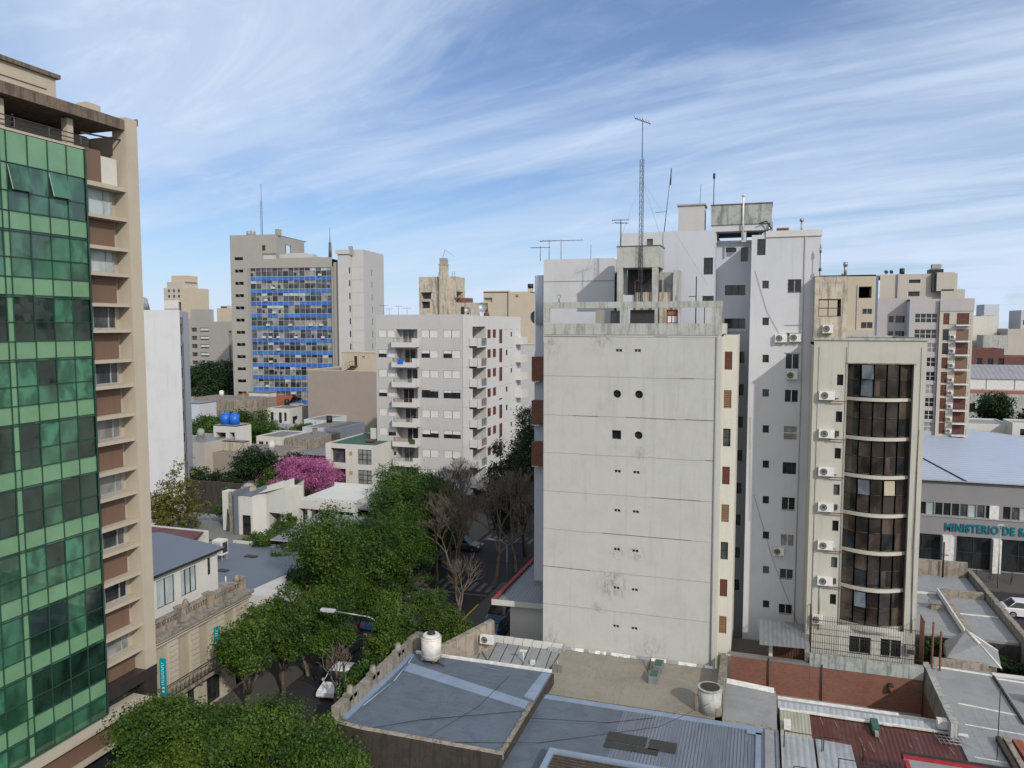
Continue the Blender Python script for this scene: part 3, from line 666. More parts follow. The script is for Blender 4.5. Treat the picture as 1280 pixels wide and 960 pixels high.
for k, z in enumerate(FL[:8]):
    zb = z-1.35
    m = MB(); m.box(-52.0, -48.0, 102.4, 103.49, zb, zb+.22, 'pale_grey_light'); m.box(-52.0, -51.85, 102.4, 103.49, zb+.22, zb+1.25, 'pale_grey_light'); m.box(-48.15, -48.0, 102.4, 103.49, zb+.22, zb+1.25, 'pale_grey_light')
    m.box(-52.0, -48.0, 102.36, 102.46, zb-.05, zb+.68, 'pale_grey_light')
    b_ = m.build('balcony', R)
    m = MB(); m.box(-51.85, -48.6, 102.42, 102.46, zb+1.25, zb+1.3, 'antenna_metal'); 
    for i in range(17): m.box(-51.85+i*.2, -51.80+i*.2, 102.42, 102.45, zb+.45, zb+1.25, 'rust' if k % 2 else 'old_parapet')
    m.box(-48.7, -48.1, 102.38, 102.46, zb+.2, zb+1.3, 'pale_grey_light'); m.build('railing', b_)
    m = MB(); x0 = -51.2+.3*(k % 3); m.box(x0, x0+1.6, 104.8, 104.85, z-1.1, z+1.1, 'glass_dark' if k % 2 else 'glass_mid'); m.box(x0+.77, x0+.83, 104.75, 104.8, z-1.1, z+1.1, 'frame_white'); m.build('balcony_door', R)
    m = MB(); m.box(-40.0, -38.85, 103.3, 103.45, zb, zb+1.35, 'pale_grey_light'); m.box(-40.0, -38.6, 103.3, 106.89, zb, zb+.2, 'pale_grey_light'); m.box(-38.75, -38.6, 103.3, 104.4, zb+.2, zb+1.35, 'pale_grey_light')
    b_ = m.build('balcony', R)
    m = MB()
    for i in range(10): m.box(-38.68, -38.64, 104.5+i*.25, 104.53+i*.25, zb+.2, zb+1.25, 'rust' if k % 2 else 'antenna_metal')
    m.box(-38.7, -38.62, 104.4, 106.85, zb+1.25, zb+1.3, 'antenna_metal'); m.build('railing', b_)
    MB().box(-41.19, -41.14, 104.2, 105.6, z-1, z+1.0, 'glass_dark').build('balcony_door', R)
    m = MB(); m.box(-38.8, -37.6, 121.4, 124.2, zb, zb+1.2, 'pale_grey_light').build('balcony', R)
MB().box(-41.3, -38.9, 103.4, 123, 0, 2.2, 'dark_granite').build('ground_floor_front', R)
def clutter(x, y, z, colr='blue_cloth', label='', cat='laundry'):
    m = MB(); m.box(x, x+.9, y, y+.06, z, z+.7, colr); return tag(m.build('laundry', loc=(x, y, z)), label, cat)
clutter(-51.0, 102.28, FL[1]-.9, 'tank_blue', 'light blue cloth hung over the second balcony rail of the grey block')
clutter(-49.2, 102.28, FL[5]-.9, 'leaf_green', 'green cloth on the sixth balcony rail of the grey block')
# its ruined looking roof house
R = thing('lift_house', 'tall stained ochre lift house with chimney on the grey apartment roof', 'roof structure', (-46.5, 108, 28.2))
m = MB(); facade(m, 'S', 107, -49.6, -43.7, 28.2, 34.2, [(-49.3, -47.4, 30.9, 31.9, 'none', None, 3.9), (-49.2, -47.8, 29.5, 30.5, 'none', None, .6), (-45.6, -44.8, 28.3, 29.3, 'none', None, .4)], 'ochre_stained')
facade(m, 'E', -43.7, 107, 111, 28.2, 34.2, [(107.6, 110.2, 30.8, 32.0, 'none', None, 2.0)], 'ochre_stained'); facade(m, 'W', -49.6, 107, 111, 28.2, 34.2, [], 'ochre_stained'); facade(m, 'N', 111, -49.6, -43.7, 28.2, 34.2, [(-49.3, -47.4, 30.9, 31.9)], 'ochre_stained', .1)
m.poly([(-49.6, 107, 34.2), (-43.7, 107, 34.2), (-43.7, 111, 34.2), (-49.6, 111, 34.2)], 'ochre_stained'); m.box(-49.2, -47.8, 107.6, 107.7, 29.4, 30.6, 'frame_dark'); m.box(-45.6, -44.8, 107.4, 107.5, 28.3, 29.3, 'frame_dark')
m.build('wall', R)
MB().box(-46.0, -44.9, 106.4, 107.4, 28.2, 36.0, 'ochre_stained').box(-45.95, -44.95, 106.45, 107.35, 36.02, 36.9, 'office_grey').box(-46.1, -44.8, 106.3, 107.5, 35.9, 36.02, 'ochre_stained').build('chimney', R)
m = MB(); m.box(-43.7, -40.9, 107.4, 110, 28.2, 30.3, 'ochre_stained'); m.box(-43.6, -41.6, 107.6, 109, 30.3, 31.0, 'brick_panel'); m.box(-42.9, -42.4, 107.36, 107.42, 28.4, 29.7, 'frame_dark'); m.box(-41.9, -41.6, 107.36, 107.42, 28.4, 29.6, 'frame_dark'); m.box(-43.7, -43.1, 106.8, 107.4, 30.9, 31.05, 'rust'); m.build('annex', R)
m = MB(); 
for x, y in ((-44.2, 107.2), (-43.8, 107.2)): m.tube((x, y, 30.5), (x, y, 35.0), .03, 'antenna_metal')
for i in range(10): m.tube((-44.2, 107.2, 31+i*.4), (-43.8, 107.2, 31+i*.4), .02, 'antenna_metal')
m.build('ladder', R)
R = thing('brick_chimney', 'small dark flared brick chimney on the grey apartment roof edge', 'chimney', (-39.8, 108, 28.3))
MB().tube((-39.8, 110, 28.2), (-39.8, 110, 29.0), .55, 'rust', .3, 8).tube((-39.8, 110, 29.0), (-39.8, 110, 30.3), .25, 'rust', .2, 8).build('flue', R)

def dish(x, y, z, r_, label, az=0, mat='steel'):
    T = thing('satellite_dish', label, 'satellite dish', (x, y, z)); m = MB()
    nr, na = 4, 14; d = mathutils.Vector((sin(az), -cos(az), .35)).normalized(); q = d.to_track_quat('Z', 'Y'); c_ = mathutils.Vector((x, y, z+r_+.25))
    for i in range(nr):
        for j in range(na):
            def pt(a, b):
                rr = r_*a/nr; t_ = 2*pi*b/na; return tuple(c_+q@mathutils.Vector((rr*cos(t_), rr*sin(t_), .35*r_*(a/nr)**2-.1*r_)))
            m.poly([pt(i, j), pt(i+1, j), pt(i+1, j+1), pt(i, j+1)], mat, True)
    m.build('reflector', T)
    MB().tube((x, y+.05, z), (x, y+.05, z+r_+.2), .04, 'antenna_metal').tube(tuple(c_), tuple(c_+d*r_*.9), .02, 'antenna_metal').build('mount', T)
    return T
dish(-38.9, 105.5, 28.5, .75, 'large grey satellite dish on the right end of the grey apartment roof', .4)
dish(-40.7, 104.5, 28.4, .45, 'small satellite dish left of the large dish on the grey apartment roof', .2)
def yagi(x, y, z, h, label, az=0.3, n=7, L=1.6, mast=.03, group=None, guy=False, w=.5):
    T = thing('antenna', label, 'antenna', (x, y, z), group)
    MB().tube((x, y, z), (x, y, z+h), mast, 'antenna_metal', mast*.7, 5).build('mast', T)
    m = MB(); dx, dy = cos(az), sin(az); zt = z+h-.1
    m.tube((x-dx*L/2, y-dy*L/2, zt), (x+dx*L/2, y+dy*L/2, zt), .022, 'antenna_metal', n=4)
    for i in range(n):
        f = -L/2+L*i/(n-1); ww = w*(1-.4*i/n); cx_, cy_ = x+dx*f, y+dy*f
        m.tube((cx_+dy*ww, cy_-dx*ww, zt), (cx_-dy*ww, cy_+dx*ww, zt), .014, 'antenna_metal', n=4)
    m.build('elements', T); return T
yagi(-54.5, 105, 28.3, 1.7, 'tall thin television antenna at the left end of the grey apartment roof', .1, 5, 1.2)
yagi(-53.6, 105, 28.3, 1.2, 'shorter television antenna beside the leftmost one on the grey apartment roof', .8, 5, 1.0)
yagi(-52.3, 105.5, 28.3, 1.6, 'third television antenna on the left half of the grey apartment roof', .5, 5, 1.1)
yagi(-50.9, 105.5, 28.3, 1.3, 'antenna just left of the stained ochre lift house', .1, 5, 1.3)
T = thing('antenna', 'bent wire antenna above the stained ochre chimney', 'antenna', (-46.8, 107.5, 34.2)); MB().tube((-46.9, 108, 34.2), (-45.7, 108, 38.3), .03, 'antenna_metal').tube((-45.7, 108, 38.3), (-44.2, 108, 37.2), .02, 'antenna_metal').build('mast', T)
# ------------------------------------------------------------------ blue banded office tower (turned a few degrees)
R = thing('office_tower', 'tall grey office tower with bands of blue panels across its front', 'building', (-135.8, 174, 0), rz=radians(7.5))
z0t = 44.3
H = [(1.2, 3.7, 44.2-3.27*k, 45.0-3.27*k, 'plain', ('frame_alu' if k in (0, 7) else 'frame_dark', 'glass_dark', 4, 1)) for k in range(13)]
m = MB()
facade(m, 'S', 0, 0, 5.6, 0, 50.8, H, 'office_grey', .3)
facade(m, 'S', 0, 5.6, 13.4, 42.0, 50.8, [(9.2, 10.2, 46.6, 48.0, 'none', None, .3), (9.3, 13.3, 44.4, 45.8, 'none', None, .4)], 'office_grey'); m.box(9.2, 10.2, .28, .32, 46.6, 48.0, 'frame_dark'); m.box(9.3, 13.3, .38, .42, 44.4, 45.8, 'office_light')
facade(m, 'S', 0, 13.4, 28.9, 42.0, 44.6, [], 'office_grey')
m.box(0, 5.6, .01, 18, 0, .1, 'office_grey'); facade(m, 'W', 0, 0, 18, 0, 50.8, [], 'office_grey')
facade(m, 'E', 13.4, 0, 16.5, 44.6, 50.8, [(5, 8.5, 45.6, 48.6, 'none', None, .5)], 'office_grey'); m.box(12.8, 12.85, 5, 6.5, 45.6, 48.6, 'frame_dark')
facade(m, 'N', 18, 0, 36.3, 0, 44, [], 'office_grey'); m.box(0, 13.4, .02, 17.98, 50.6, 50.79, 'grey_roof')
m.box(13.4, 28.9, .4, 17.9, 44.0, 44.2, 'grey_roof'); m.box(5.6, 28.9, .55, 1, 0, 42.2, 'office_grey'); m.box(28.88, 29.2, -.5, .6, 0, 42.0, 'office_grey'); m.box(5.3, 5.6, -.3, .2, 4, 42.1, 'office_grey')
m.box(13.4, 19, 5, 12, 44.2, 46.3, 'office_light'); m.box(13.5, 23, 1.2, 4, 44.21, 45.6, 'office_light'); m.box(19, 22.5, 6, 12, 44.2, 45.3, 'office_grey')
m.build('wall', R)
m = MB()
facade(m, 'S', .25, 29.2, 31.0, 0, 43.3, [], 'office_grey'); facade(m, 'S', -1.2, 31.0, 34.4, 0, 46.0, [(34.0, 34.35, 40.2-5.5*i/1.68, 41.8-5.5*i/1.68, 'none', None, .2) for i in range(11)], 'office_light')
facade(m, 'S', -.2, 34.4, 37.6, 0, 46.4, [], 'office_light'); facade(m, 'W', 31.0, -1.2, 2, 0, 46.0, [], 'office_grey'); facade(m, 'E', 34.4, -1.2, -.2, 0, 46, [], 'office_light')
facade(m, 'E', 37.6, -.2, 15, 0, 46.4, [(5.6, 6.4, 40-3.27*k, 41.6-3.27*k, 'none', None, .2) for k in range(12)], 'office_light'); facade(m, 'N', 15, 29.2, 37.6, 0, 46, [], 'office_light')
m.box(29.3, 37.5, .3, 14.9, 43.0, 43.25, 'grey_roof'); m.box(31.1, 37.5, .0, 14.9, 45.7, 45.9, 'grey_roof'); m.box(34.1, 35, -1.5, -.6, 45, 47.2, 'office_grey'); m.box(30.6, 34.4, -1.6, -1.2, 45.2, 46.3, 'office_light')
for k in range(12): m.box(34.4, 37.61, -.23, -.201, 41.9-3.27*k, 41.96-3.27*k, 'office_grey')
m.build('stair_wing', R)
for k in range(12):
    zt = 41.95-3.27*k
    for j in range(5):
        xa = 5.65+j*4.64; m = MB()
        for i in range(3):
            x = xa+i*1.546; rr = random.Random(k*31+j*7+i*3); ww = 1.5
            gms = ['glass_dark', 'glass_mid', 'glass_mid', 'glass_curtain', 'glass_mid', 'glass_curtain']
            m.box(x+.03, x+ww, .2, .3, zt-2.15, zt-.75, rr.choice(gms)); m.box(x+.03, x+ww, .2, .3, zt-.7, zt, rr.choice(gms+['glass_dark', 'glass_pale']))
            m.box(x, x+.06, .1, .3, zt-2.15, zt, 'office_mullion')
            if rr.random() < .3: m.box(x+.03, x+.78, .15, .2, zt-2.1, zt-1.2, 'glass_dark')
        m.box(xa, xa+4.63, .14, .3, zt-.75, zt-.70, 'office_mullion'); m.box(xa, xa+4.63, .1, .3, zt-2.22, zt-2.151, 'office_mullion'); m.build('window', R)
        m = MB()
        for i in range(3):
            x = xa+i*1.546; bm_ = 'blue_panel' if random.random() < .7 else 'blue_panel_faded'
            if (k, j, i) in ((2, 2, 2), (3, 1, 2), (3, 0, 2)): bm_ = 'glass_curtain'
            m.box(x+.04, x+1.52, .08, .25, zt-3.25, zt-2.23, bm_)
            m.box(x-.02, x+.035, .04, .25, zt-3.27, zt-2.23, 'office_mullion')
        m.build('spandrel_panel', R)
MB().box(5, 30, 1.2, 17, 0, 41.9, 'office_grey').build('core', R)
# little window air conditioners on the tower front, far away
for n_, (lx, k) in enumerate(((25.6, 0), (12.3, 1), (10.2, 2), (12.4, 3), (10.6, 4), (17.0, 4), (22.8, 4), (25.8, 4), (9.4, 5), (11.2, 5), (13.5, 5), (18.5, 5), (26.1, 5), (13.5, 6), (11.2, 7), (10.0, 9), (12.1, 10))):
    c7, s7 = cos(radians(7.5)), sin(radians(7.5)); zt = 41.95-3.27*k-2.15; ly = -.25
    o = MB().box(-.38, .38, -.3, .3, 0, .52, 'ac_white').box(-.3, .3, -.32, -.3, .08, .44, 'pale_grey').build('window_air_conditioner', loc=(0, 0, 0))
    o.location = (-135.8+lx*c7-ly*s7, 174+lx*s7+ly*c7, zt); o.rotation_euler = (0, 0, radians(7.5))
    tag(o, 'white box air conditioner in a window band of the blue banded tower', 'air conditioner', 'air conditioners on the blue banded tower')
def lattice(x, y, z, h, w, label, top=2.0, n=14):
    T = thing('lattice_mast', label, 'antenna mast', (x, y, z)); m = MB(); c_ = [(x+w*cos(a), y+w*sin(a)) for a in (pi/2, pi/2+2.094, pi/2+4.189)]
    for a in c_: m.tube((a[0], a[1], z), (a[0], a[1], z+h), w*.14, 'antenna_metal', n=4)
    for i in range(n):
        za, zb = z+h*i/n, z+h*(i+1)/n
        for j in range(3):
            a, b = c_[j], c_[(j+1) % 3]; m.tube((a[0], a[1], za), (b[0], b[1], zb), w*.07, 'antenna_metal', n=3); m.tube((a[0], a[1], zb), (b[0], b[1], zb), w*.07, 'antenna_metal', n=3)
    m.build('lattice', T); MB().tube((x, y, z+h), (x, y, z+h+top), w*.2, 'antenna_metal', n=5).build('mast', T); return T
lattice(-128.5, 178, 50.6, 9.5, .3, 'tall thin lattice mast on the left roof of the blue banded tower', 4.5)
T = thing('antenna', 'stubby thick dark antenna on the right roof of the blue banded tower', 'antenna', (-110.8, 183, 44.2)); MB().tube((-110.8, 183, 44.2), (-110.8, 183, 49), .5, 'antenna_metal', .35, 8).tube((-110.8, 183, 49), (-110.8, 183, 53), .12, 'antenna_metal', .05).build('mast', T)
tag(MB().tube((-132, 178, 50.8), (-132, 178, 52.2), 1.2, 'tank_stained', n=12).build('roof_tank', loc=(-132, 178, 50.8)), 'round grey water tank at the left edge of the blue banded tower roof', 'tank')
tag(MB().box(-123.4, -122.4, 176.5, 178, 50.6, 52.3, 'office_grey').build('chimney', loc=(-123, 177, 50.6)), 'square chimney in the middle of the blue banded tower left roof', 'chimney')

# ------------------------------------------------------------------ beige blank block with stair house
R = thing('beige_building', 'blank weathered beige block with small ochre stair house on its roof', 'building', (-88, 150, 0))
block(R, -97.2, -76, 150, 175, 0, 16.8, 'beige_blank', roof='beige_roof', par=.2, parmat='ochre_wall')
m = MB(); facade(m, 'S', 151, -89, -79.6, 16.9, 20.9, [(-85.9, -85.1, 18.0, 20.1, 'none', None, .2), (-83.9, -83.2, 19.5, 20.1, 'none', None, .2)], 'ochre_wall'); m.box(-89, -79.6, 151.3, 158, 16.9, 20.8, 'ochre_wall'); m.poly([(-89, 151, 16.9), (-89, 151.3, 16.9), (-89, 151.3, 20.9), (-89, 151, 20.9)], 'ochre_wall'); m.box(-89.1, -79.5, 150.9, 158.1, 20.85, 21.0, 'ochre_wall'); m.box(-85.9, -85.1, 151.2, 151.25, 18, 20.1, 'frame_dark'); m.build('stair_house', R)
m = MB(); m.box(-86.2, -84.9, 149.6, 151, 17.85, 18.0, 'rust')
for i in range(6): m.box(-87.6+i*.25, -87.3+i*.25, 149.9, 150.9, 16.9+i*.16, 17.0+i*.16, 'rust')
m.tube((-87.6, 149.9, 18), (-86.2, 149.9, 19), .04, 'rust'); m.tube((-86.2, 149.7, 19), (-84.9, 149.7, 19), .04, 'rust')
for x in (-86.2, -85.6, -84.9): m.tube((x, 149.7, 17.9), (x, 149.7, 19), .04, 'rust')
m.build('outside_stair', R)

# ------------------------------------------------------------------ three storey white building with green roof
R = thing('white_building', 'three storey white building with green roof and big grid windows', 'building', (-56, 98, 0))
H = []
for z in (6.8, 3.8, .8): H += [(-59.8, -57.4, z, z+2.2, 'plain', ('frame_dark', 'glass_mid', 1, 1), .7), (-55.35, -53.15, z, z+2.2, 'plain', ('frame_dark', 'glass_curtain', 3, 3))]
for z in (8.1, 5.2, 2.3): H.append((-56.75, -56.25, z, z+.55, 'none', None, .1))
block(R, -60.7, -52.4, 98, 110, 0, 9.5, 'house_white', {'S': H}, roof='green_roof', par=.15)
for z in (8.1, 5.2, 2.3): MB().box(-56.75, -56.25, 97.95, 98.05, z, z+.55, 'sign_yellow').build('wall_light', R)
m = MB(); m.box(-56.5, -53.2, 104, 108, 9.65, 11.4, 'house_white'); m.box(-56.6, -53.1, 103.9, 108.1, 11.4, 11.5, 'green_roof'); m.box(-55.8, -54.6, 101, 102.2, 9.66, 9.9, 'rust'); m.build('roof_room', R)

# ------------------------------------------------------------------ modern white house complex
R = thing('modern_house', 'white modern house with sloping blue grey roof beside a flat canopy wing', 'house', (-52, 74, 0))
m = MB()
m.box(-56.9, -54.6, 70.4, 71.5, 0, 8.5, 'house_white'); m.box(-55.7, -54.8, 70.0, 70.4, 0, 8.6, 'dirty_plaster')
facade(m, 'S', 69.4, -54.0, -52.2, 0, 8.4, [(-53.55, -52.45, 4.1, 6.3, 'plain', ('frame_dark', 'glass_dark', 1, 1))], 'house_white')
m.poly([(-52.2, 69.4, 0), (-51.3, 70, 0), (-51.3, 70, 9.2), (-52.2, 69.4, 8.6)], 'house_white')
m.poly([(-51.3, 70, 0), (-51.0, 70.2, 0), (-51.0, 70.2, 9.2), (-51.3, 70, 9.2)], 'house_white')
facade(m, 'S', 70.2, -51.0, -48.6, 0, 9.5, [(-50.7, -49.2, 1.0, 6.6, 'none', None, 2.5)], 'house_white'); m.poly([(-52.2, 69.4, 8.6), (-48.6, 70.2, 9.5), (-48.6, 70.2, 10.3), (-52.2, 69.4, 9.0)], 'house_white')
facade(m, 'E', -48.6, 70.2, 72.0, 0, 10.2, [], 'house_white'); m.box(-48.6, -47.7, 71.2, 72.2, 0, 9.4, 'house_white'); m.poly([(-54, 69.4, 0), (-54, 69.4, 8.4), (-54, 74, 8.4), (-54, 74, 0)], 'house_white'); m.box(-54.3, -54.0, 69.0, 72, 0, 9.0, 'slate_blue_roof')
m.box(-50.9, -48.7, 72.8, 73, 0, 6.6, 'glass_dark'); m.build('wall', R)
windows(R, 'S', 69.4, [(-53.55, -52.45, 4.1, 6.3, 'plain', ('frame_dark', 'glass_dark', 1, 1))])
m = MB(); m.poly([(-54.2, 69.3, 8.45), (-52.2, 69.38, 8.45), (-52.2, 69.38, 9.0), (-48.7, 70.2, 10.28), (-48.7, 74, 9.6), (-54.2, 74, 8.5)], 'slate_blue_roof'); m.poly([(-54.2, 74, 0), (-54.2, 74, 8.5), (-48.7, 74, 9.6), (-48.7, 74, 0)], 'house_white'); m.build('roof', R)
m = MB(); m.tube((-54.6, 72, 7.9), (-54.6, 72, 8.9), 1.0, 'beige_blank', .8, 14); m.tube((-54.6, 72, 8.9), (-54.6, 72, 9.2), .8, 'beige_blank', .3, 14); m.build('roof_dome', R)
tag(MB().poly([(-56.4, 70.3, 1.6), (-55.6, 70.3, 1.4), (-55.9, 70.3, 7.0), (-56.1, 70.3, 7.0)], 'frame_dark') or MB().tube((-56.05, 70.2, 1.5), (-56.05, 70.2, 6.6), .38, 'frame_dark', .05, 7).build('closed_parasol', loc=(-56, 70.2, 1.5)), 'tall narrow black folded parasol against the white house side wall', 'parasol')
m = MB(); m.box(-47.7, -40.8, 71.5, 79, 7.0, 8.0, 'house_white', 'house_white'); m.box(-47.6, -40.9, 71.6, 71.8, 8.0, 8.25, 'house_white'); m.box(-41.0, -40.8, 71.8, 79, 8.0, 8.25, 'house_white'); m.box(-47.7, -40.9, 78.8, 79, 8.0, 8.4, 'house_white')
m.build('canopy_wing', R)
m = MB(); m.box(-47.6, -41, 74.5, 74.7, 0, 7.1, 'glass_dark')
for x in (-46.8, -44, -41.2): m.box(x, x+.35, 71.7, 72.05, 0, 7.1, 'house_white')
m.build('glazed_front', R)
R = thing('veranda', 'grey metal roofed veranda with dark glazing behind the street trees', 'veranda', (-43, 68, 0))
m = MB(); m.poly([(-46.5, 64.5, 5.5), (-38.2, 65.5, 5.3), (-38.6, 70.6, 6.9), (-44.6, 70.6, 7.0)], 'zinc_grey'); m.poly([(-46.5, 64.5, 5.4), (-44.6, 70.6, 6.9), (-38.6, 70.6, 6.8), (-38.2, 65.5, 5.2)], 'frame_dark'); m.poly([(-46.5, 64.5, 5.4), (-38.2, 65.5, 5.2), (-38.2, 65.5, 5.3), (-46.5, 64.5, 5.5)], 'frame_alu'); m.build('roof', R)
m = MB(); m.box(-45.9, -38.6, 66, 66.2, 2.2, 5.3, 'glass_dark'); m.box(-45.9, -38.6, 65.9, 66.2, 0, 2.2, 'house_white'); m.build('glazing', R)
for i in range(5): MB().box(-45.9+i*1.8, -45.78+i*1.8, 65.85, 65.97, 2.2, 5.4, 'sill_white').build('post', R)
R = thing('shed_roof', 'flat grey sheet roof behind the veranda left of the big street tree', 'roof', (-39, 76, 0)); m = MB(); m.box(-40.7, -36.5, 72.5, 84, 0, 6.4, 'dirty_plaster'); m.build('wall', R); quadstrip([(-40.9, 72, 7.4), (-36.2, 72, 7.2), (-36.2, 84.5, 8.0), (-40.9, 84.5, 8.1)], 'zinc_grey', 'roof', R, .15)

# red-roofed outhouse with two roof air handlers in front of the terrace
R = thing('outhouse', 'low white outhouse with dark red sheet roof under the yellow green tree', 'building', (-56, 59, 0))
m = MB(); m.box(-66, -50.6, 56.5, 60.5, 0, 6.0, 'house_white'); m.box(-66, -50.6, 60.3, 60.5, 6.0, 7.1, 'house_white'); m.build('wall', R); quadstrip([(-65.8, 56.4, 6.05), (-51.0, 56.4, 6.05), (-51.0, 60.28, 7.0), (-65.8, 60.28, 7.0)], 'corrugated_maroon', 'roof', R)
for i, (x, y) in enumerate(((-50.0, 58.2), (-48.9, 60.0))):
    T = thing('air_handler', ('nearer' if i == 0 else 'farther') + ' white box air handler on posts beside the dark red roof', 'air handler', (x, y, 4.2), 'air handlers by the red roof')
    MB().box(x-.55, x+.55, y-.45, y+.45, 5.1, 6.5, 'ac_white').build('cabinet', T); MB().box(x-.4, x+.4, y-.47, y-.452, 5.3, 6.3, 'frame_alu').build('grille', T); MB().box(x+.552, x+.57, y-.35, y+.35, 5.3, 6.3, 'ac_dark').build('grille', T)
    for a in (-.45, .45):
        for b in (-.35, .35): MB().tube((x+a, y+b, 0), (x+a, y+b, 5.1), .05, 'steel').build('leg', T)
R = thing('terrace_building', 'low flat terrace roof with patched grey paving behind the dark red roof', 'building', (-56, 68, 0))
m = MB(); m.box(-66, -46.6, 60.6, 69.0, 0, 3.9, 'dirty_plaster'); m.build('wall', R); m = MB(); m.box(-66, -46.7, 60.7, 76, 3.91, 4.1, 'grey_roof'); m.box(-54, -46.6, 60.6, 61, 4.1, 4.5, 'house_white'); m.build('roof', R)
for i in range(5): tag(MB().box(-56-i*1.2, -55.2-i*1.2, 66+i*.9 % 3, 66.5+i*.9 % 3, 4.1, 4.2, 'dark_granite').build('roof_hatch', loc=(-56-i*1.2, 66, 4.1)), 'small dark flat hatch on the grey terrace roof', 'roof hatch', 'hatches on the grey terrace roof')
R = thing('garden_wall', 'stained brown garden wall behind the yellow green tree', 'wall', (-68, 88, 0)); MB().box(-80, -62.5, 83.5, 83.9, 0, 6.2, 'dark_stain_and_shade').build('wall', R)
# ------------------------------------------------------------------ central white party wall building
R = thing('apartment_building', 'wide blank white party wall with dark horizontal joints and two columns of tiny vents', 'building', (-9, 58, 0))
H = []
for z in (25.1, 16.5, 13.7, 10.8, 7.9, 5.1, 2.9):
    zz_ = z if z > 3 else None
for i, z in enumerate((25.1, 16.45, 13.6, 10.75, 7.9, 5.05)):
    H.append((-9.83, -9.38, z-.02, z+.20, 'plain', ('frame_white', 'glass_dark', 2, 1), .14)); H.append((-8.5, -8.05, z-.02, z+.20, 'plain', ('frame_white', 'glass_dark', 2, 1), .14))
H2 = [(-10.05, -9.38, 18.85, 19.5, 'plain', ('frame_dark', 'glass_dark', 1, 1), .3)]
m = MB(); facade(m, 'S', 54, -15.1, -2.6, 0, 27.1, H+H2+[(-10.0, -9.4, 21.8, 22.4, 'none', None, .3), (-8.45, -7.85, 21.8, 22.4, 'none', None, .3), (-8.45, -7.85, 18.9, 19.5, 'none', None, .3)], 'white_party_wall', .14)
facade(m, 'W', -15.1, 54, 60, 0, 27.1, [], 'white_party_wall'); facade(m, 'E', -2.6, 54, 66, 0, 27.1, [], 'cream_flank'); facade(m, 'N', 60, -15.1, -2.6, 0, 27.1, [], 'white_party_wall')
# round openings: octagonal fillers turn the square hole into a circle
for cx_, cz_ in ((-9.7, 22.1), (-8.15, 22.1), (-8.15, 19.2)):
    n = 24; R0 = .29
    for i in range(n):
        a0, a1 = 2*pi*i/n, 2*pi*(i+1)/n
        def sq(a):
            c_, s_ = cos(a), sin(a); k = .3/max(abs(c_), abs(s_)); return (cx_+c_*k, cz_+s_*k)
        p, q = sq(a0), sq(a1); m.poly([(cx_+R0*cos(a0), 54.0, cz_+R0*sin(a0)), (p[0], 54.0, p[1]), (q[0], 54.0, q[1]), (cx_+R0*cos(a1), 54.0, cz_+R0*sin(a1))], 'white_party_wall')
        m.poly([(cx_+R0*cos(a0), 54.0, cz_+R0*sin(a0)), (cx_+R0*cos(a1), 54.0, cz_+R0*sin(a1)), (cx_+R0*cos(a1), 54.29, cz_+R0*sin(a1)), (cx_+R0*cos(a0), 54.29, cz_+R0*sin(a0))], 'white_party_wall', True)
w_ = m.build('wall', R); windows(R, 'S', 54, H, .14, 'vent_window'); windows(R, 'S', 54, H2)
for cx_, cz_ in ((-9.7, 22.1), (-8.15, 22.1), (-8.15, 19.2)):
    m = MB(); m.box(cx_-.3, cx_+.3, 54.24, 54.28, cz_-.3, cz_+.3, 'glass_dark'); m.box(cx_-.02, cx_+.02, 54.2, 54.24, cz_-.29, cz_+.29, 'frame_dark'); m.box(cx_-.29, cx_+.29, 54.2, 54.24, cz_-.02, cz_+.02, 'frame_dark')
    m.build('round_window', R)
rr = random.Random(5)
for z in (26.15, 23.3, 20.45, 17.65, 14.8, 11.95, 9.1, 6.25):   # construction joints, slightly ragged
    x = -15.1; m = MB()
    while x < -2.9:
        L = rr.uniform(.5, 2.0); dz = rr.uniform(-.015, .015); x2 = min(x+L, -2.85); m.box(x, x2, 53.985, 53.999, z+dz-.017, z+dz+.017, 'office_grey' if rr.random() < .7 else 'dark_stain_and_shade'); x = x2+.002
    m.build('wall_joint', w_)

m = MB(); m.box(-2.85, -2.6, 53.97, 53.999, 0, 27.1, 'white_party_wall'); m.tube((-2.9, 53.93, 2), (-2.9, 53.93, 26.2), .04, 'office_grey'); m.build('downpipe', R)
# parapet, open frame on top
m = MB(); m.box(-15.12, -2.58, 53.96, 54.16, 26.3, 27.1, 'old_parapet'); m.box(-15.1, -2.6, 54.17, 60, 26.2, 26.35, 'grey_roof'); m.build('roof', R)
MB().box(-15.12, -2.58, 53.98, 54.26, 28.18, 28.62, 'old_parapet').build('beam', R)
for a, b in ((-15.1, -14.7), (-9.55, -9.05), (-3.3, -2.6), (-5.55, -5.4)): MB().box(a, b, 53.99, 54.25, 27.11, 28.17, 'old_parapet').build('post', R)
MB().box(-10.3, -9.58, 54.4, 54.5, 26.4, 28.0, 'glass_dark').build('roof_screen', R); MB().box(-8.9, -7.2, 54.45, 54.55, 26.4, 28.05, 'frame_dark').build('roof_screen', R)
m = MB(); m.box(-11.8, -11.2, 56.4, 56.8, 26.36, 28.1, 'office_grey'); m.box(-14.6, -11.9, 58, 58.1, 26.4, 28, 'lavender_white'); m.build('roof_wall', R)
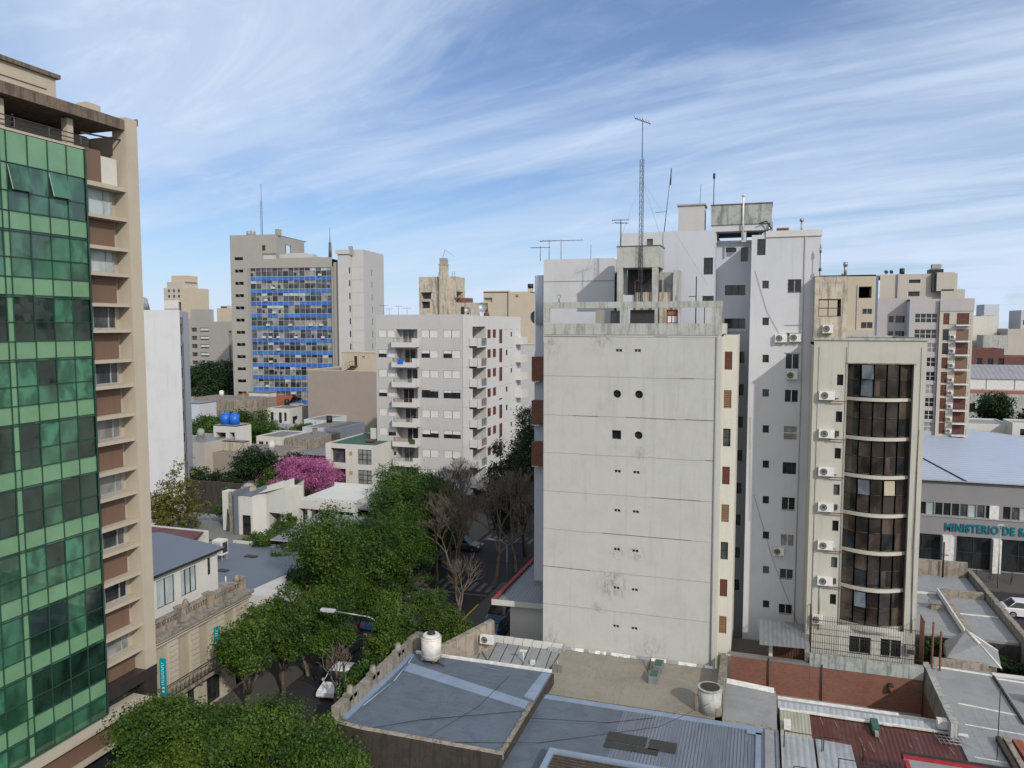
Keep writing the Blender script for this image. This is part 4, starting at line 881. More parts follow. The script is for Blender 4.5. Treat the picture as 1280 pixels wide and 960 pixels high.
m = MB(); m.box(-6.35, -5.55, 54.3, 54.4, 26.6, 28.05, 'red_paint'); m.box(-6.25, -5.65, 54.28, 54.32, 26.7, 27.6, 'sign_white'); m.box(-6.25, -5.65, 54.28, 54.32, 27.7, 28.0, 'wood_shutter'); m.box(-6.0, -5.95, 54.25, 54.29, 26.7, 27.6, 'red_paint'); m.box(-6.25, -5.65, 54.25, 54.29, 27.12, 27.17, 'red_paint'); m.build('red_door', R)
# narrow flank with brown shutters
H = []
for i in range(9):
    z = 24.55-2.77*i; st = ['brown_shutter', 'wood_shutter', 'glass', 'brown_shutter', 'wood_shutter', 'glass', 'brown_shutter', 'wood_shutter', 'cream_shutter'][i]
    H.append((-2.5, -1.98, z-.75, z+.55, 'wood', st) if st != 'glass' else (-2.5, -1.98, z-.75, z+.55, 'plain', ('frame_dark', 'glass_mid', 1, 2)))
m = MB(); facade(m, 'S', 56.9, -2.6, -1.62, 0, 26.3, H, 'cream_flank'); facade(m, 'E', -1.62, 56.9, 62, 0, 26.3, [], 'cream_flank'); m.box(-2.59, -1.64, 57.4, 61.9, 26.1, 26.2, 'grey_roof'); m.build('flank_wall', R); windows(R, 'S', 56.9, H)
# lift machine room on the roof
m = MB()
m.box(-10.35, -7.2, 57, 59.6, 31.2, 32.75, 'old_parapet'); m.box(-10.4, -7.15, 56.95, 59.65, 32.75, 32.8, 'weathered_slab')
for x in (-10.33, -7.75): m.box(x, x+.42, 57.02, 57.4, 26.3, 31.19, 'old_parapet')
m.box(-10.33, -10.0, 59.2, 59.5, 26.3, 31.19, 'old_parapet'); m.box(-7.7, -7.3, 59.2, 59.5, 26.3, 31.19, 'old_parapet')
m.box(-9.88, -7.76, 59.0, 59.1, 29.0, 31.19, 'frame_dark'); m.box(-9.9, -9.0, 57.2, 59, 26.35, 29.2, 'lavender_white'); m.box(-9.0, -7.8, 57.3, 59, 26.35, 29.4, 'ochre_stained'); m.build('lift_house', R)
m = MB(); m.box(-7.3, -6.0, 57.8, 59.5, 26.35, 29.4, 'ochre_stained'); m.box(-6.3, -5.9, 57.6, 59.6, 26.35, 31.0, 'old_parapet'); m.box(-7.2, -6.35, 58.4, 58.6, 29.4, 30.9, 'tank_stained'); m.build('stair_house', R)
m = MB(); m.path([(-9.0, 57.1, 26.5), (-9.0, 57.1, 30.2), (-8.7, 57.1, 30.3)], .04, 'rust'); m.path([(-8.6, 57.15, 26.5), (-8.4, 57.15, 28.4), (-8.6, 57.15, 30.0)], .035, 'frame_dark')
for i in range(5): m.path([(-9.7+i*.4, 58.8, 31.1), (-9.5+i*.35, 58.6, 30.5-.1*i), (-9.2+i*.3, 58.8, 30.0+.1*i)], .03, 'iron')
m.build('pipework', R)
# antennas on that roof
lattice(-8.55, 56.8, 28.6, 10.3, .16, 'tall guyed lattice mast with small yagi on top above the lift machine room', 2.9, 24)
T = thing('antenna', 'small yagi head at the very top of the tall lattice mast', 'antenna', (-8.55, 56.8, 41.70)); m = MB()
m.tube((-9.1, 56.6, 41.85), (-8.0, 57.0, 41.45), .03, 'antenna_metal')
for i in range(6): m.tube((-9.1+i*.2, 56.2, 41.90-i*.07), (-9.05+i*.2, 57.1, 41.80-i*.07), .015, 'antenna_metal', n=4)
m.tube((-8.55, 56.8, 41.30), (-8.55, 56.8, 41.80), .03, 'antenna_metal'); m.build('elements', T)
wires = MB()
for p in ((-10.3, 57, 32.8), (-7.2, 59.5, 32.8), (-4.0, 60, 30)): wires.tube((-8.55, 56.8, 37.5), p, .008, 'steel', n=3)
tag(wires.build('guy_wire', loc=(-8.55, 56.8, 32)), 'thin guy wires holding the tall lattice mast', 'wire')
yagi(-10.9, 61.5, 32.2, 3.2, 'horizontal yagi on a thin pole left of the tall lattice mast', .15, 8, 1.3)
yagi(-10.1, 57.2, 32.8, 1.8, 'small tilted yagi right beside the tall lattice mast', .5, 5, 1.0)
yagi(-15.9, 62, 32.3, 1.7, 'widest yagi on the plain lavender wall top', .05, 10, 3.6)
yagi(-17.0, 62.3, 32.3, 1.75, 'yagi in the middle of the three on the lavender wall top', .1, 6, 1.3)
yagi(-17.7, 62.1, 32.3, 1.2, 'lowest yagi at the left end of the lavender wall top', .1, 7, 1.6)
T = thing('antenna', 'thin whip antenna alone on the lavender wall top', 'antenna', (-13.4, 62, 32.3)); MB().tube((-13.4, 62, 32.3), (-13.4, 62, 33.5), .02, 'antenna_metal').build('mast', T)
T = thing('antenna', 'slightly leaning thin mast left of the square white chimney', 'antenna', (-7.6, 62.5, 34.3)); MB().tube((-7.6, 62.5, 34.3), (-7.1, 62.5, 39.3), .035, 'antenna_metal', .02).tube((-8.3, 62.5, 35.9), (-7.4, 62.5, 35.95), .02, 'antenna_metal').tube((-7.15, 62.5, 38), (-7.1, 62.5, 39.3), .05, 'antenna_metal').build('mast', T)
T = thing('antenna', 'dark mast with thick tip at the left end of the raised water tank', 'antenna', (-3.85, 63, 36.3)); MB().tube((-3.85, 63, 34.5), (-3.85, 63, 38.5), .045, 'antenna_metal', .035).tube((-3.85, 63, 38.4), (-3.85, 63, 38.8), .09, 'iron').build('mast', T)
T = thing('antenna', 'short thin rod on the square white chimney', 'antenna', (-4.9, 63, 36.6)); MB().tube((-4.9, 63, 36.5), (-4.85, 63, 38), .02, 'antenna_metal').build('mast', T)
T = thing('antenna', 'low dark mast with a side arm on the open roof frame', 'antenna', (-4.5, 56, 26.4)); MB().tube((-4.5, 56, 26.4), (-4.5, 56, 30.4), .04, 'iron').tube((-5.0, 56, 29.0), (-4.5, 56, 29.0), .03, 'iron').tube((-3.9, 56, 26.4), (-3.9, 56, 28.3), .03, 'iron').build('mast', T)
dish(-18.2, 62.8, 26.7, .62, 'grey satellite dish at the left edge of the white party wall building', .5)
dish(-14.3, 55.2, 28.62, .18, 'tiny dish on the left end of the open roof frame', .5)

# ------------------------------------------------------------------ brick balcony building on the street corner
R = thing('apartment_building', 'bluish white corner building with brick balcony fronts behind the party wall', 'building', (-20, 74, 0))
m = MB()
facade(m, 'S', 62.0, -18.15, -15.2, 0, 31.0, [], 'lavender_white'); facade(m, 'W', -18.15, 62, 72, 0, 31.0, [(63.2, 64.2, 2.5+5.2*k, 5.0+5.2*k, 'none', None, .3) for k in range(4)], 'lavender_white'); m.box(-18.05, -15.25, 62.1, 71.9, 30.7, 30.9, 'grey_roof')
m.box(-17.9, -15.4, 62.3, 71.8, 0, 30, 'lavender_white'); facade(m, 'N', 72, -18.15, -15.2, 0, 31, [], 'lavender_white')
m.build('wall', R)
for z in (24.35, 20.7, 17.2):
    m = MB(); m.box(-18.17, -17.0, 61.2, 61.96, z-2.0, z, 'brick_panel'); m.box(-18.15, -17.52, 61.25, 61.9, z-2.1, z-2.0, 'sill_white'); m.build('balcony', R)
for k in range(4): MB().box(-18.12, -17.9, 63.3, 64.1, 2.5+5.2*k, 5.0+5.2*k, 'brown_shutter').build('shutter', R)
m = MB(); m.tube((-17.45, 62.4, 27.1), (-17.45, 62.4, 31.1), .75, 'lavender_white', n=20); m.build('round_corner', R)

# ------------------------------------------------------------------ tall white tower
R = thing('apartment_tower', 'tall white tower of several blank walls with small windows and raised water tank', 'building', (-3, 64, 0))
SM = [30.0, 27.25, 24.45, 21.85, 19.1, 16.4, 13.65, 10.9, 8.2, 5.5]
m = MB(); facade(m, 'S', 61, -17.1, -11.25, 0, 32.3, [], 'tower_white'); m.box(-17.05, -11.3, 61.1, 70, 0, 32.25, 'tower_white'); facade(m, 'W', -17.1, 61, 70, 0, 32.3, [], 'tower_white'); m.box(-17.12, -11.2, 60.97, 61.0, 30.5, 30.55, 'office_grey'); m.box(-11.2, -11.05, 61.2, 66, 28.0, 31.2, 'frame_dark'); m.build('left_wall', R)
m = MB(); H = [(-4.45, -3.75, 30.9, 32.2, 'plain', ('frame_dark', 'glass_dark', 2, 2)), (-4.5, -3.65, 28.5, 29.25, 'plain', ('frame_dark', 'glass_dark', 2, 1)), (-8.9, -8.4, 33.2, 33.8, 'plain', ('office_grey', 'glass_mid', 1, 1))]
facade(m, 'S', 62, -11.0, -7.6, 0, 34.3, [h for h in H if h[0] < -8], 'tower_white')
facade(m, 'S', 62.0, -7.6, -3.6, 0, 34.3, [h for h in H if h[0] > -8], 'lavender_white'); m.box(-7.62, -7.58, 61.97, 62.0, 24, 34.3, 'office_grey')
facade(m, 'W', -11.0, 62, 70, 0, 34.3, [], 'tower_white'); facade(m, 'E', -3.6, 62, 64, 0, 34.3, [], 'lavender_white'); m.box(-11, -3.6, 62.2, 70, 34.0, 34.2, 'grey_roof'); m.build('middle_wall', R); windows(R, 'S', 62, H)
MB().box(-6.5, -4.5, 62.4, 64.2, 34.2, 36.3, 'pale_grey').box(-6.6, -4.4, 62.3, 64.3, 36.3, 36.42, 'office_grey').build('chimney', R)
H = [(-2.9, -2.1, 32.75, 33.1), (-1.75, -1.2, 32.0, 33.1), (-2.9, -1.35, 29.35, 30.15), (-2.9, -1.3, 26.7, 27.5)]
H = [(a, b, c, d, 'plain', ('frame_dark', 'glass_dark', 3 if b-a > 1 else 1, 1)) for a, b, c, d in H]
for z in (24.4, 21.8, 19.2, 16.5, 13.8, 11.2, 8.5, 5.8): H.append((-2.3, -1.3, z-.45, z+.45, 'plain', ('frame_dark', 'glass_dark', 2, 1)))
m = MB(); facade(m, 'S', 64, -3.6, -.9, 0, 33.5, H, 'lavender_white'); m.box(-3.6, -.9, 64.2, 70, 33.2, 33.4, 'grey_roof'); m.box(-3.58, -.95, 63.9, 64.0, 33.5, 33.65, 'sill_white'); m.build('recess_wall', R); windows(R, 'S', 64, H)
for z in (24.4, 27.1): MB().box(-2.95, -1.2, 63.94, 63.99, z-.62, z-.52, 'sill_white').build('sill', R)
H = [(-.5, .1, 32.2, 33.4, 'plain', ('frame_dark', 'glass_dark', 1, 1))]
for i, z in enumerate(SM): H.append((-.08+i*.07, .40+i*.07, z-.3, z+.3, 'plain', ('frame_white', 'glass_dark' if i not in (3, 8) else 'glass_mid', 1, 1)))
BG = [(29.4, 30.35, 'g'), (26.15, 26.4, 's'), (23.7, 24.85, 'p'), (21.2, 22.15, 'p'), (18.35, 19.4, 'm'), (15.75, 16.65, 'p3'), (13.0, 13.95, 'g'), (10.2, 11.1, 'c'), (7.65, 8.4, 'g'), (4.9, 5.65, 'g')]
for a, b, s_ in BG:
    st = {'g': ('grille', None), 's': ('plain', ('frame_white', 'glass_dark', 2, 1)), 'p': ('plain', ('frame_white', 'glass_dark', 2, 1)), 'm': ('plain', ('frame_white', 'glass_curtain', 1, 2)), 'p3': ('plain', ('frame_dark', 'glass_dark', 3, 1)), 'c': ('plain', ('frame_white', 'glass_curtain', 2, 1))}[s_]
    H.append((1.72, 2.68, a, b, st[0], st[1]))
m = MB(); facade(m, 'S', 61, -.9, 3.95, 0, 33.7, H, 'tower_white'); facade(m, 'E', 3.95, 61, 70, 0, 33.7, [], 'tower_white'); facade(m, 'W', -.9, 61, 64, 0, 33.7, [], 'lavender_white'); facade(m, 'N', 70, -17, 3.95, 0, 32, [], 'tower_white'); m.box(-.9, 3.95, 61.2, 70, 33.4, 33.6, 'grey_roof')
m.build('right_wall', R); windows(R, 'S', 61, H)
MB().box(.1, 4.02, 60.9, 61.3, 33.5, 33.95, 'pale_grey_light').build('parapet', R)
MB().box(1.6, 2.7, 60.95, 61.0, 26.95, 27.0, 'office_grey').tube((2.85, 60.94, 3), (2.85, 60.94, 33.5), .03, 'office_grey').box(1.65, 2.75, 60.93, 60.99, 24.9, 24.95, 'pale_grey').build('cable_duct', R)
def strand(pts, r, label, n=4):
    return tag(MB().path(pts, r, 'iron', n).build('cable', loc=pts[0]), label, 'cable')
strand([(-.6, 60.95, 31), (.3, 60.95, 28), (1.3, 60.95, 26.2)], .012, 'thin black cable sagging to the highest air conditioners of the tall white wall', 3)
strand([(-.3, 60.95, 14), (1.2, 60.95, 9), (3.2, 60.95, 4)], .012, 'thin black cable slanting across the foot of the tall white wall', 3)
strand([(-.7, 60.93, 20), (-.55, 60.93, 12)], .012, 'short vertical black cable at the left edge of the tall white wall', 3)
m = MB(); m.box(-4.0, .5, 62.6, 65.2, 34.75, 36.25, 'tank_stained'); m.box(-4.05, .55, 62.55, 65.25, 36.25, 36.33, 'weathered_slab'); m.box(-3.9, .3, 62.7, 65.1, 34.25, 34.74, 'tower_white')
for x in (-3.9, -1.7, -.1): m.box(x, x+.35, 62.8, 63.1, 33.4, 34.25, 'tower_white'); m.box(x, x+.35, 64.7, 65.0, 33.4, 34.25, 'tower_white')
m.box(-3.5, -.2, 64.2, 64.3, 33.9, 34.24, 'frame_dark'); tk = m.build('water_tank', R)
m = MB(); m.tube((-1.6, 62.5, 33.5), (-1.6, 62.5, 36.9), .07, 'sill_white'); m.tube((-1.6, 62.5, 36.85), (-1.6, 62.5, 36.95), .15, 'sill_white'); m.path([(-.4, 62.4, 34.7), (.1, 62.4, 34.9), (.5, 62.4, 34.3), (-.3, 62.4, 34.0), (-.6, 62.4, 33.6)], .05, 'iron'); m.box(.4, .6, 62.4, 62.6, 33.6, 34.8, 'office_grey'); m.build('pipework', R)
tag(MB().box(.85, 1.75, 62, 62.6, 33.75, 34.3, 'office_grey').box(.9, 1.7, 61.98, 61.999, 33.8, 34.25, 'rust').build('roof_unit', loc=(1.3, 62.3, 33.6)), 'small brown ventilation box on the tall white tower roof edge', 'roof unit')
tag(MB().tube((2.6, 61.6, 33.6), (2.6, 61.6, 34.7), .06, 'steel').tube((2.6, 61.6, 34.65), (2.6, 61.6, 34.85), .14, 'steel').build('vent_pipe', loc=(2.6, 61.6, 33.6)), 'thin metal vent pipe near the right end of the tall white tower roof', 'pipe')

def ac(x, y, z, label, group=None, w=.85, facing='S'):
    T = thing('air_conditioner', label, 'air conditioner', (x, y, z), group)
    MB().box(x-w/2, x+w/2, y-.35, y-.03, z, z+.6, 'ac_white').build('casing', T)
    m = MB(); fx = x-w*.16; m.tube((fx, y-.365, z+.3), (fx, y-.352, z+.3), .25, 'ac_dark', n=18)
    for r_ in (.24, .15, .07):
        for i in range(14): a0, a1 = 2*pi*i/14, 2*pi*(i+1)/14; m.tube((fx+r_*cos(a0), y-.375, z+.3+r_*sin(a0)), (fx+r_*cos(a1), y-.375, z+.3+r_*sin(a1)), .012, 'ac_white' if r_ > .1 else 'steel', n=3, cap=False)
    m.build('fan_grille', T)
    m = MB(); m.box(x-w*.35, x-w*.3, y-.4, y, z-.06, z-.01, 'rust'); m.box(x+w*.3, x+w*.35, y-.4, y, z-.06, z-.01, 'rust'); m.build('bracket', T)
    return T
ac(1.35, 61, 25.7, 'air conditioner highest on the tall white wall left of a narrow double slot', 'air conditioners on the tall white wall')
ac(2.35, 61, 25.75, 'air conditioner highest on the tall white wall, its right neighbour hanging beside another', 'air conditioners on the tall white wall', .8)
ac(2.2, 61, 22.95, 'air conditioner hanging directly below a two pane window on the tall white wall', 'air conditioners on the tall white wall', .75)
ac(1.6, 61, 9.5, 'lowest air conditioner on the tall white wall left below a curtained window', 'air conditioners on the tall white wall', .75)

# ------------------------------------------------------------------ cream building with bowed dark glass bays
R = thing('cream_building', 'cream building with seven bowed storeys of dark bronze glass', 'building', (7, 60, 0))
X0, X1 = 3.45, 10.45
H = []
for z in (22.85, 20.3, 17.75, 15.2, 12.65, 10.05, 7.4): H.append((4.98, 5.38, z, z+.75, 'plain', ('frame_dark', 'glass_mid' if z in (15.2, 10.05) else 'glass_dark', 1, 1), .2))
Hl = [(6.3, 7.7, 4.1, 5.3, 'grille', None), (8.3, 9.6, 4.1, 5.35, 'grille', None)]
m = MB(); facade(m, 'S', 57, X0, 5.62, 0, 25.95, H, 'cream_wall', .2); facade(m, 'S', 57, 5.62, 9.72, 0, 6.0, Hl, 'cream_flank'); facade(m, 'S', 57, 5.62, 9.72, 24.35, 25.95, [], 'cream_wall'); facade(m, 'S', 57, 9.72, X1, 0, 25.95, [], 'cream_wall')
facade(m, 'W', X0, 57, 70, 0, 25.95, [], 'cream_wall'); facade(m, 'E', X1, 57, 70, 0, 25.95, [], 'cream_wall'); facade(m, 'N', 70, X0, X1, 0, 25.95, [], 'cream_wall')
m.box(5.5, 9.84, 56.93, 56.999, 24.35, 24.42, 'dirty_plaster'); m.box(X0-.05, X1+.05, 56.9, 57.1, 25.95, 26.1, 'old_parapet'); m.box(X0, X1, 69.9, 70.1, 25.95, 26.1, 'old_parapet'); m.box(X0, 3.6, 57.11, 69.8, 25.95, 26.1, 'old_parapet'); m.box(X1-.15, X1, 57.11, 69.8, 25.95, 26.1, 'old_parapet')
m.box(5.62, 5.64, 56.98, 57, 6, 25.9, 'old_parapet'); m.poly([(5.62, 57, 6), (5.62, 57.9, 6), (5.62, 57.9, 24.35), (5.62, 57, 24.35)], 'cream_wall'); m.poly([(9.72, 57.9, 6), (9.72, 57, 6), (9.72, 57, 24.35), (9.72, 57.9, 24.35)], 'cream_wall'); m.box(X0, X1, 57.3, 69.8, 25.6, 25.8, 'grey_roof')
m.build('wall', R); windows(R, 'S', 57, H+Hl)
def arc(t, b=.75): x = 5.66+t*4.02; return (x, 57.55-b*math.sin(pi*t)**.9 if 0 < t < 1 else 57.55)
FZ = [24.35, 21.95, 19.27, 16.65, 14.0, 11.38, 8.78, 6.12]
PR = random.Random(11)
for k in range(7):
    zt = FZ[k]-.0 if k == 0 else FZ[k]-.16; zb = FZ[k+1]+.16
    for i in range(5):
        m = MB(); a = arc(i/5); b = arc((i+1)/5); zm = zb+(zt-zb)*.52
        tl = PR.uniform(-.03, .03)
        def pane(z0, z1, mat):
            m.poly([(a[0], a[1]+tl, z0), (b[0], b[1]-tl*.6, z0), (b[0], b[1]-tl*.3, z1), (a[0], a[1]+tl*1.3, z1)], mat); m.poly([(b[0], b[1]+.05, z0), (a[0], a[1]+.05, z0), (a[0], a[1]+.05, z1), (b[0], b[1]+.05, z1)], mat)
        up = PR.choice(['bronze_glass', 'bronze_glass_warm', 'bronze_glass_warm', 'bronze_glass', 'bronze_glass']); lo_ = PR.choice(['bronze_glass', 'bronze_glass', 'bronze_glass_warm', 'glass_dark'])
        if i == 4 and k in (0, 1): up = 'bronze_glass_warm'
        if i == 1 and k == 0: lo_ = 'bronze_glass_grey'
        pane(zb, zm, lo_); pane(zm, zt, up)
        for p in (a, b): m.box(p[0]-.035, p[0]+.035, p[1]-.05, p[1]+.03, zb, zt, 'bronze_frame')
        for z in (zb+.03, zm, zt-.03): m.tube((a[0], a[1]-.01, z), (b[0], b[1]-.01, z), .03, 'bronze_frame', n=4)
        if (k, i) in ((0, 1), (3, 1), (6, 1)):      # projecting sashes that catch the sky
            m.poly([(a[0]+.06, a[1]-.35, zm+.08), (b[0]-.06, b[1]-.35, zm+.08), (b[0]-.06, b[1]-.06, zt-.08), (a[0]+.06, a[1]-.06, zt-.08)], 'bronze_glass_grey')
        if (k, i) == (3, 3): m.poly([(a[0]+.06, a[1]-.25, zm+.08), (b[0]-.06, b[1]-.25, zm+.08), (b[0]-.06, b[1]-.06, zt-.08), (a[0]+.06, a[1]-.06, zt-.08)], 'cream_shutter')
        if PR.random() < .35: m.poly([(a[0]+.1, a[1]-.004, zb+.1), (a[0]+.1+.35*(b[0]-a[0]), a[1]-.004+.35*(b[1]-a[1]), zb+.1), (a[0]+.1+.35*(b[0]-a[0]), a[1]-.004+.35*(b[1]-a[1]), zm), (a[0]+.1, a[1]-.004, zm)], 'bronze_glass_warm')
        m.build('window', R)
for k in range(1, 8):
    m = MB(); n = 16; z = FZ[k]
    for i in range(n):
        a = arc(i/n, .85); b = arc((i+1)/n, .85); a = (a[0], a[1]-.1); b = (b[0], b[1]-.1); h_ = .12 if k < 7 else .3
        m.poly([(a[0], a[1], z-h_), (b[0], b[1], z-h_), (b[0], b[1], z+.10), (a[0], a[1], z+.10)], 'cream_wall', False)
        m.poly([(a[0], a[1], z+.10), (b[0], b[1], z+.10), (b[0], 57.9, z+.10), (a[0], 57.9, z+.10)], 'cream_wall'); m.poly([(b[0], b[1], z-h_), (a[0], a[1], z-h_), (a[0], 57.9, z-h_), (b[0], 57.9, z-h_)], 'cream_wall')
    m.build('slab_edge', R)
MB().box(5.64, 9.7, 57.9, 58, 6, 24.3, 'frame_dark').build('back_panel', R)
m = MB()
for x in (3.8, 5.55, 10.15): m.tube((x, 56.95, 6), (x, 56.95, 25.5), .025, 'old_parapet', n=4)
m.path([(4.3, 56.94, 9), (4.3, 56.94, 5.5)], .04, 'steel'); m.path([(10.2, 56.94, 6), (10.05, 56.94, 12), (10.15, 56.94, 20)], .02, 'iron', 4); m.build('downpipe', R)
GA = 'air conditioners on the cream bowed glass building'
for i, z in enumerate((21.85, 19.2, 16.55, 14.05, 11.35, 8.8)):
    wd = ['first', 'second', 'third', 'fourth', 'fifth', 'sixth'][i]
    ac(4.35+i*.05, 57, z, 'white air conditioner beside the bowed glass, %s from the top of its column' % wd, GA, 1.0)
    m = MB(); x = 5.05+i*.03; m.box(x-.18, x+.12, 56.8, 56.99, z+.15, z+.5, 'ac_dark' if i % 2 else 'pale_grey'); m.box(x-.5, x+.6, 56.7, 56.78, z-.1, z-.05, 'rust'); tag(m.build('meter_box', loc=(x, 56.9, z)), 'small box and rusty rail right of the %s air conditioner beside the bowed glass' % wd, 'meter box')
ac(4.2, 57, 6.0, 'air conditioner behind the bar fence on the cream building, lowest of all', GA, .7)
T = thing('air_conditioner', 'brown window air conditioner with grille right of two barred windows', 'air conditioner', (10.1, 57, 4.6)); MB().box(9.85, 10.4, 56.6, 56.98, 4.6, 5.2, 'office_grey').build('casing', T); MB().box(9.9, 10.35, 56.58, 56.598, 4.65, 4.95, 'ac_dark').build('fan_grille', T)
# fence on wall in front
R = thing('bar_fence', 'tall bar fence on a stained white wall in front of the cream building', 'fence', (7, 55.8, 0))
MB().box(3.7, 10.75, 55.6, 55.95, 0, 3.35, 'red_brick').box(3.68, 10.77, 55.57, 55.98, 3.351, 4.25, 'tank_stained').build('wall', R)
m = MB()
for i in range(48): x = 3.75+i*.147; m.tube((x, 55.75, 4.25), (x, 55.75, 7.0-.3*(i/48)), .013, 'iron', n=4)
for z in (4.6, 5.6, 6.6): m.box(3.7, 10.75, 55.73, 55.77, z, z+.03, 'iron')
m.build('bars', R)
m = MB()
for x in (3.72, 10.75):
    m = MB()
    for i in range(9): m.tube((x, 55.8+i*.17, 4.2), (x, 55.8+i*.17, 7.3), .02, 'rust', n=4)
    m.box(x-.02, x+.02, 55.7, 57.2, 7.25, 7.3, 'rust'); m.box(x-.015, x+.015, 55.7, 57.2, 5.5, 5.55, 'rust'); m.build('return_panel', R)
# things on the cream building's roof
R = thing('roof_house', 'stained cream roof structure with an open window frame above the bowed glass building', 'roof structure', (4.6, 61, 25.8))
m = MB(); facade(m, 'S', 60, 3.55, 5.75, 25.8, 30.5, [(3.85, 5.35, 27.6, 28.85, 'none', None, .3)], 'ochre_stained'); facade(m, 'N', 63, 3.55, 5.75, 25.8, 30.5, [(3.85, 5.35, 27.6, 28.85, 'none', None, .3)], 'ochre_stained'); facade(m, 'E', 5.75, 60, 63, 25.8, 30.5, [], 'ochre_stained'); facade(m, 'W', 3.55, 60, 63, 25.8, 30.5, [], 'ochre_stained'); m.poly([(3.5, 59.95, 30.5), (5.8, 59.95, 30.5), (5.8, 63, 30.5), (3.5, 63, 30.5)], 'weathered_slab'); m.build('wall', R)
m = MB()
for x in (3.87, 4.5, 5.3): m.box(x-.03, x+.03, 60.1, 60.16, 27.6, 28.85, 'frame_dark')
for z in (27.62, 28.2, 28.82): m.box(3.85, 5.35, 60.1, 60.16, z-.03, z+.03, 'frame_dark')
m.build('window', R)
ac(4.5, 60, 26.4, 'small condenser on the roof under the open window frame', None, .7)
T = thing('antenna', 'thin pole with round clamps left above the stained cream roof structure', 'antenna', (3.9, 60.5, 30.5)); MB().tube((3.9, 60.5, 30.5), (3.9, 60.5, 32.8), .03, 'antenna_metal').tube((3.9, 60.5, 32.2), (3.9, 60.5, 32.6), .08, 'steel').tube((3.9, 60.5, 30.9), (3.9, 60.5, 31.1), .1, 'iron').build('mast', T)
T = thing('vent_pipe', 'bent grey flue at the right end of the stained cream roof structure', 'pipe', (5.6, 60.5, 30.5)); MB().tube((5.6, 60.5, 30.5), (5.6, 60.5, 31.3), .1, 'steel').tube((5.35, 60.5, 30.6), (5.6, 60.5, 30.7), .06, 'steel').tube((5.6, 60.5, 31.2), (5.6, 60.5, 31.5), .15, 'steel').build('flue', T)
# yellow building farther back
R = thing('apartment_building', 'yellowish beige block with cut out balconies behind the stained cream roof structure', 'building', (10, 98, 0))
H = [(10.25, 11.6, 30.0, 31.3, 'none', None, 2.2), (10.7, 11.7, 28.2, 28.8), (10.6, 11.8, 26.6, 27.3)]
block(R, 5.7, 12.0, 95, 104, 0, 32.6, 'ochre_wall', {'S': H}, roof='beige_roof')
MB().box(9.0, 12.0, 94.6, 94.98, 25.2, 26.4, 'tan_wall').box(9.05, 12, 94.7, 94.98, 24.0, 24.6, 'tan_wall').box(10.1, 10.25, 94.9, 94.99, 26.4, 31.5, 'tan_wall').build('balcony', R)

# ------------------------------------------------------------------ mauve tower right
R = thing('apartment_tower', 'mauve grey tower with brown shutters and rows of small grid windows', 'building', (21, 124, 0))
ZR = [27.3, 25.1, 23.2, 21.2, 19.2, 17.4, 15.55, 13.75, 12.1, 10.2, 8.4, 6.6]
H = []
for k, z in enumerate(ZR):
    H.append((20.3 if k < 2 else 21.9, 23.1, z, z+1.25, 'plain', ('frame_white', 'glass_dark' if k % 3 != 2 else 'glass_curtain', 4 if k < 2 else 2, 2)))
    H.append((23.75, 24.5, z-.25, z+1.3, 'brown' if k not in (1, 2) else 'plain', 1 if k not in (1, 2) else ('frame_dark', 'glass_dark', 1, 1)))
    H.append((25.4, 26.9, z-.25, z+1.3, 'wood' if k in (1, 3, 4, 5) else 'brown', 'wood_shutter' if k in (1, 3, 4, 5) else 2))
m = MB(); facade(m, 'S', 120, 19.6, 23.3, 0, 30.6, [h for h in H if h[1] < 23.3], 'mauve_wall'); facade(m, 'S', 119.6, 23.3, 27.4, 0, 30.6, [h for h in H if h[0] > 23.3], 'tan_wall'); m.box(23.28, 27.45, 119.5, 119.6, 28.9, 30.6, 'mauve_wall')
facade(m, 'E', 27.4, 119.6, 134, 0, 30.6, [], 'mauve_wall'); facade(m, 'W', 19.6, 120, 122.5, 0, 30.6, [], 'lavender_white'); facade(m, 'N', 134, 15.8, 27.4, 0, 30.6, [], 'mauve_wall'); m.box(19.6, 27.4, 120.3, 134, 30.3, 30.5, 'grey_roof')
HL = [(17.3, 18.0, z, z+1, 'plain', ('frame_white', 'glass_dark', 1, 1)) for z in ZR]+[(18.2, 19.4, z, z+1, 'plain', ('frame_dark', 'glass_dark', 2, 1)) for z in ZR]
facade(m, 'S', 122.5, 15.8, 19.6, 0, 30.8, HL, 'mauve_wall'); facade(m, 'W', 15.8, 122.5, 134, 0, 34.2, [], 'lavender_white')
facade(m, 'S', 124, 16.2, 26.2, 30.5, 34.3, [(20.0, 21.5, 33.0, 33.5, 'none', None, .3), (19.9, 21.6, 31.1, 31.8, 'none', None, .3)], 'tan_wall'); m.box(20, 21.5, 124.2, 124.25, 31.1, 33.5, 'frame_dark'); facade(m, 'E', 25.9, 124, 134, 30.5, 34.3, [], 'tan_wall'); m.box(15.9, 25.9, 124.4, 134, 34, 34.2, 'grey_roof')
m.box(23.4, 25.6, 123.0, 124.0, 31.8, 34.4, 'tan_wall'); m.box(22.9, 23.4, 123.3, 124.0, 31.7, 34.3, 'frame_dark'); m.box(18.5, 18.8, 123.7, 124, 30.5, 34.4, 'mauve_wall'); m.box(24.0, 27.0, 123, 130, 30.55, 32.0, 'tan_wall'); m.build('wall', R)
windows(R, 'S', 120, [h for h in H if h[1] < 23.3]); windows(R, 'S', 119.6, [h for h in H if h[0] > 23.3]); windows(R, 'S', 122.5, HL)
